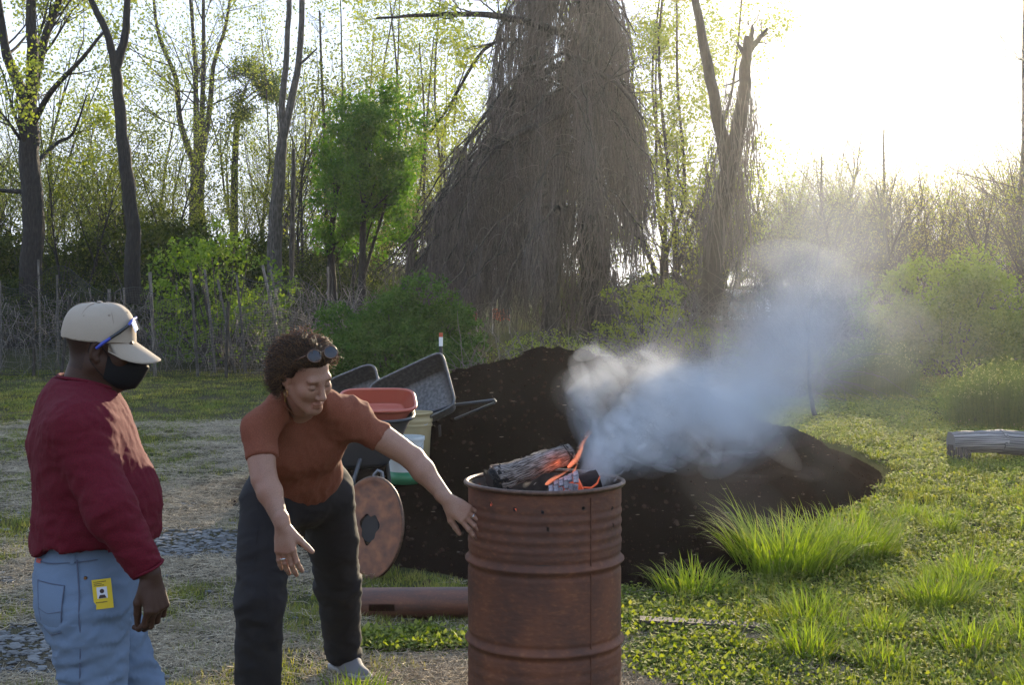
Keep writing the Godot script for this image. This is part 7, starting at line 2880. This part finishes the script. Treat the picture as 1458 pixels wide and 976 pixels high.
func woman_head(root: Node3D, ht: Transform3D) -> void:
	# --- hair: curly locks to the jaw, rooted on the skull
	var hm := mat("brown_hair", 1, 1, 1, 0.42)
	hm.backlight_enabled = true
	hm.backlight = Color(1.0, 0.72, 0.4)
	var mb := MB.new()
	var made := 0
	while made < 6500:
		var d := rdir()
		# leave the face free
		if d.x > 0.5 and d.y < 0.42:
			continue
		if d.y < -0.5 or (d.x > 0.12 and d.y < 0.12):
			continue
		made += 1
		var p := Vector3(-0.014, 0.032, 0) + d * Vector3(0.100, 0.091, 0.079)
		# combed back and aside from the brow, lying close, then down and out in curls
		var back := smoothstep(-0.3, 0.7, d.x)
		var want := Vector3(-0.9 * back - 0.1, 0.25 * back - 0.3 * (1.0 - back), (signf(d.z + 0.25) if absf(d.z) < 0.5 else signf(d.z)) * 0.55)
		var tang := (want - d * want.dot(d)).normalized()
		var flow := (tang + d * rr(0.1, 0.4)).normalized()
		var ln := rr(0.065, 0.108) * lerpf(1.15, 0.85, clampf(0.3 - d.y * 0.6, 0, 1))
		var n := 13
		var pts := []
		var rad := []
		var ph := rr(0, TAU)
		var cur := rr(0.005, 0.012)
		var fq := rr(1.1, 1.9)
		var q := p
		for i in n:
			var f := float(i) / (n - 1)
			var side := flow.cross(Vector3(0.3, 0.2, 0.9)).normalized()
			var bin := flow.cross(side)
			pts.append(q + (side * cos(ph + i * fq) + bin * sin(ph + i * fq)) * cur * minf(1.0, f * 3.0)); rad.append(lerpf(0.0011, 0.0006, f))
			flow = (flow + Vector3(-0.03, -0.20, 0) * (0.4 + f) + rdir() * 0.12).normalized()
			q += flow * ln / n
			# keep off the skull and the face
			var w := (q - Vector3(-0.014, 0.02, 0)) / Vector3(0.106, 0.112, 0.09)
			if w.length() < 1.0:
				q = Vector3(-0.014, 0.02, 0) + w.normalized() * Vector3(0.106, 0.112, 0.09)
			if q.x > 0.035 and q.y < 0.05:
				q.x = 0.035
			if q.y < -0.105:
				q.y = -0.105 + rr(0, 0.01)
		var tone := rr(0.6, 1.4)
		mb.col = Color(0.085, 0.048, 0.028) * tone
		if rng.randf() < 0.25:
			mb.col = Color(0.24, 0.14, 0.07) * tone
		mb.tube(pts, rad, 3, false)
	# loose ends, coloured lighter to imitate sunlit hair
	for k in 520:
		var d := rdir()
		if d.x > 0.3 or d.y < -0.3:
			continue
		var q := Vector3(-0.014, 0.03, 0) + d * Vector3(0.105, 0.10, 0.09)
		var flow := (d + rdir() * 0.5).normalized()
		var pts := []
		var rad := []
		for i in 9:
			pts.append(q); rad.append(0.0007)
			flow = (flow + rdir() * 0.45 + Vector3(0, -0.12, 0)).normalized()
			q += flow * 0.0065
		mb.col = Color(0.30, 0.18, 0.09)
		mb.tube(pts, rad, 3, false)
	var hair := part("hair", mb.mesh(), hm, root)
	hair.transform = ht
	# scalp volume under the locks
	var g := Grid.new(Vector3(-0.14, -0.11, -0.13), Vector3(0.12, 0.15, 0.13), 0.006)
	g.ell(Vector3(-0.016, 0.034, 0), Basis(), Vector3(0.103, 0.095, 0.083), 0.01)
	g.ell(Vector3(-0.045, -0.025, 0), Basis(), Vector3(0.062, 0.075, 0.086), 0.02)
	g.ell(Vector3(0.105, -0.02, 0), Basis(), Vector3(0.10, 0.15, 0.13), 0.01, true)
	g.ell(Vector3(0.03, -0.05, 0), Basis(), Vector3(0.07, 0.085, 0.1), 0.01, true)
	var sc := MB.new()
	g.mesh_into(sc)
	for i in sc.c.size():
		sc.c[i] = Color(0.05, 0.03, 0.02)
	part("under_hair", sc.mesh(), hm, hair)
	# lashes and lid lines
	var dark := mat("lash", 0.02, 0.013, 0.01, 0.6)
	for s in [-1.0, 1.0]:
		var lm := MB.new()
		var pts := []
		var rad := []
		for k in 9:
			var t := k / 8.0 - 0.5
			pts.append(Vector3(0.0925 - 0.022 * t * t - 0.006 * absf(t), -0.0052 + 0.012 * t * t, s * (0.031 + t * 0.026))); rad.append(0.0013)
		lm.tube(pts, rad, 5)
		var e := part("eyelashes", lm.mesh(), dark, root)
		e.transform = ht
	# hoop earrings
	var gold := mat("gold", 0.75, 0.5, 0.2, 0.25, 1.0)
	for s in [-1.0, 1.0]:
		var em := MB.new()
		var pts := []
		var rad := []
		for k in 25:
			var a := TAU * k / 24.0
			pts.append(Vector3(0.002 + sin(a) * 0.011, -0.058 + cos(a) * 0.013, s * 0.077)); rad.append(0.0017)
		em.tube(pts, rad, 6, false)
		em.tube([Vector3(0.002, -0.071, s * 0.077), Vector3(0.004, -0.092, s * 0.076)], [0.0012, 0.003], 6)
		var e := part("earring", em.mesh(), gold, root)
		e.transform = ht
	# sunglasses pushed up into the hair
	var sg := Node3D.new()
	sg.name = "sunglasses"
	root.add_child(sg)
	sg.transform = ht * Transform3D(Basis.from_euler(Vector3(0, 0, 0.75)), Vector3(0.004, 0.042, 0))
	var tort := mat("tortoise_frame", 0.09, 0.035, 0.015, 0.25)
	var dk := mat("dark_lens", 0.012, 0.014, 0.022, 0.06)
	for s in [-1.0, 1.0]:
		var c := Vector3(0.108, 0.012, s * 0.034)
		var fm := MB.new()
		var pts := []
		var rad := []
		for k in 29:
			var a := TAU * k / 28.0
			pts.append(c + Vector3(-0.004 * absf(cos(a)), sin(a) * 0.022, cos(a) * 0.027)); rad.append(0.0026)
		fm.tube(pts, rad, 6, false)
		part("lens_rim", fm.mesh(), tort, sg)
		fm = MB.new()
		var k0 := fm.vert(c + Vector3(0.003, 0, 0), Vector3(1, 0, 0))
		for k in 29:
			var a := TAU * k / 28.0
			fm.vert(c + Vector3(-0.002, sin(a) * 0.0215, cos(a) * 0.0265), Vector3(1, sin(a) * 0.15, cos(a) * 0.15).normalized())
		for k in 28:
			fm.tri(k0, k0 + 1 + k, k0 + 2 + k)
		part("lens", fm.mesh(), dk, sg)
		fm = MB.new()
		fm.tube([Vector3(0.102, 0.02, s * 0.063), Vector3(0.06, 0.018, s * 0.085), Vector3(-0.03, 0.0, s * 0.092)], [0.003, 0.003, 0.002], 6)
		part("temple", fm.mesh(), tort, sg)
	var bm := MB.new()
	bm.tube([Vector3(0.108, 0.018, -0.009), Vector3(0.112, 0.021, 0), Vector3(0.108, 0.018, 0.009)], [0.0022, 0.0022, 0.0022], 6)
	part("bridge", bm.mesh(), tort, sg)

# smoke: wisps carried to the right and away, widening and thinning; each wisp is faint, many lie behind one another
func smoke() -> void:
	var root := base("smoke", Vector3(0.2, 1.0, -4.95))
	tag(root, "pale blue-white smoke drifting from the drum across the soil heap", "smoke", "", "stuff")
	var o := root.position
	# points, radius at start and end, thickness of one wisp at start and end (share of light it takes), wisps
	var streams := [
		[[Vector3(0.320, 0.956, -4.900), Vector3(0.354, 1.042, -5.000), Vector3(0.461, 1.120, -5.300), Vector3(0.666, 1.151, -5.700), Vector3(0.958, 1.097, -6.200), Vector3(1.272, 1.135, -6.800)], 0.055, 0.34, 0.15, 0.085, 100],
		[[Vector3(0.310, 0.972, -4.900), Vector3(0.312, 1.112, -5.100), Vector3(0.289, 1.249, -5.300), Vector3(0.403, 1.317, -5.600), Vector3(0.652, 1.277, -6.000), Vector3(0.967, 1.204, -6.600)], 0.045, 0.25, 0.13, 0.07, 50],
		[[Vector3(0.363, 0.988, -4.900), Vector3(0.495, 1.026, -5.200), Vector3(0.714, 0.984, -5.600), Vector3(0.992, 0.997, -6.100), Vector3(1.346, 1.053, -6.900)], 0.05, 0.26, 0.13, 0.065, 42],
		[[Vector3(1.145, 1.079, -6.600), Vector3(1.463, 1.241, -7.200), Vector3(1.754, 1.481, -7.800), Vector3(2.073, 1.743, -8.600), Vector3(2.574, 2.143, -9.600)], 0.32, 0.75, 0.10, 0.04, 46],
		[[Vector3(1.290, 0.988, -6.800), Vector3(1.999, 1.162, -8.200), Vector3(3.086, 1.272, -10.000), Vector3(4.482, 1.131, -12.000)], 0.5, 1.1, 0.018, 0.012, 14],
		[[Vector3(1.215, 0.818, -7.000), Vector3(1.647, 0.644, -7.600), Vector3(2.043, 0.675, -8.200)], 0.14, 0.26, 0.010, 0.006, 12],
		[[Vector3(0.060, 0.940, -4.830), Vector3(0.101, 1.016, -4.810), Vector3(0.143, 1.064, -4.800)], 0.02, 0.03, 0.35, 0.2, 14],
		[[Vector3(0.379, 0.964, -4.700), Vector3(0.402, 1.079, -4.800), Vector3(0.435, 1.164, -5.000)], 0.012, 0.05, 0.2, 0.12, 8],
	]
	var fogs := {}
	for s in streams:
		var pts: Array = s[0]
		var n := pts.size()
		for k in s[5]:
			var f: float = (k + rng.randf()) / float(s[5])
			f = pow(f, 0.9)
			var j := mini(int(f * (n - 1)), n - 2)
			var g: float = f * (n - 1) - j
			var p: Vector3 = pts[j].cubic_interpolate(pts[j + 1], pts[max(j - 1, 0)], pts[min(j + 2, n - 1)], g)
			var dir: Vector3 = (pts[j + 1] - pts[j]).normalized()
			var r: float = lerpf(s[1], s[2], f)
			var kind := rng.randf() * (1.0 if r < 0.24 else 0.68)
			var half := Vector3.ONE
			if kind < 0.3:      # soft body
				half = Vector3(r * rr(0.7, 1.2), r * rr(0.4, 0.7), r * rr(0.4, 0.7))
				p += rdir() * r * rr(0.0, 0.6)
			elif kind < 0.7:    # wisp
				half = Vector3(r * rr(0.5, 1.0), r * rr(0.14, 0.3), r * rr(0.2, 0.4))
				p += rdir() * r * rr(0.2, 1.0)
			else:               # thread
				half = Vector3(r * rr(0.35, 0.8), r * rr(0.05, 0.12), r * rr(0.06, 0.2))
				p += rdir() * r * rr(0.3, 1.1)
			var swirl := Vector3(noise.get_noise_3d(p.x * 160.0, p.y * 160.0, p.z * 160.0), noise.get_noise_3d(p.y * 160.0, p.z * 160.0 + 70.0, p.x * 160.0), 0.3 * noise.get_noise_3d(p.z * 160.0, p.x * 160.0, 9.0)) * 2.6
			var x := (dir + swirl + rdir() * 0.25).normalized()
			var y := (Vector3.UP - x * x.y).normalized()
			var bs := Basis(x, y, x.cross(y)) * Basis.from_euler(Vector3(rr(-0.5, 0.5), 0, 0))
			var dens: float = lerpf(s[3], s[4], f) * rr(0.5, 1.1) / (2.0 * (half.y + half.z) * 0.5)
			# a soft body thins towards its edge: two shells
			for sh in (2 if kind < 0.3 else 1):
				var here: float = dens if kind >= 0.3 else dens * [0.45, 0.7][sh]
				var size: Vector3 = half * 2.0 * (1.0 if kind >= 0.3 else [1.3, 0.8][sh])
				# shared materials, in steps of a quarter
				var step_n := int(round(log(here) / log(1.25)))
				if not fogs.has(step_n):
					var fm := FogMaterial.new()
					fm.resource_name = "smoke"
					fm.albedo = Color(0.985, 0.99, 1.0)
					fm.density = pow(1.25, step_n)
					fogs[step_n] = fm
				var v := FogVolume.new()
				v.name = "wisp"
				root.add_child(v, true)
				v.shape = RenderingServer.FOG_VOLUME_SHAPE_ELLIPSOID
				v.material = fogs[step_n]
				v.size = size
				v.transform = Transform3D(bs, p - o)
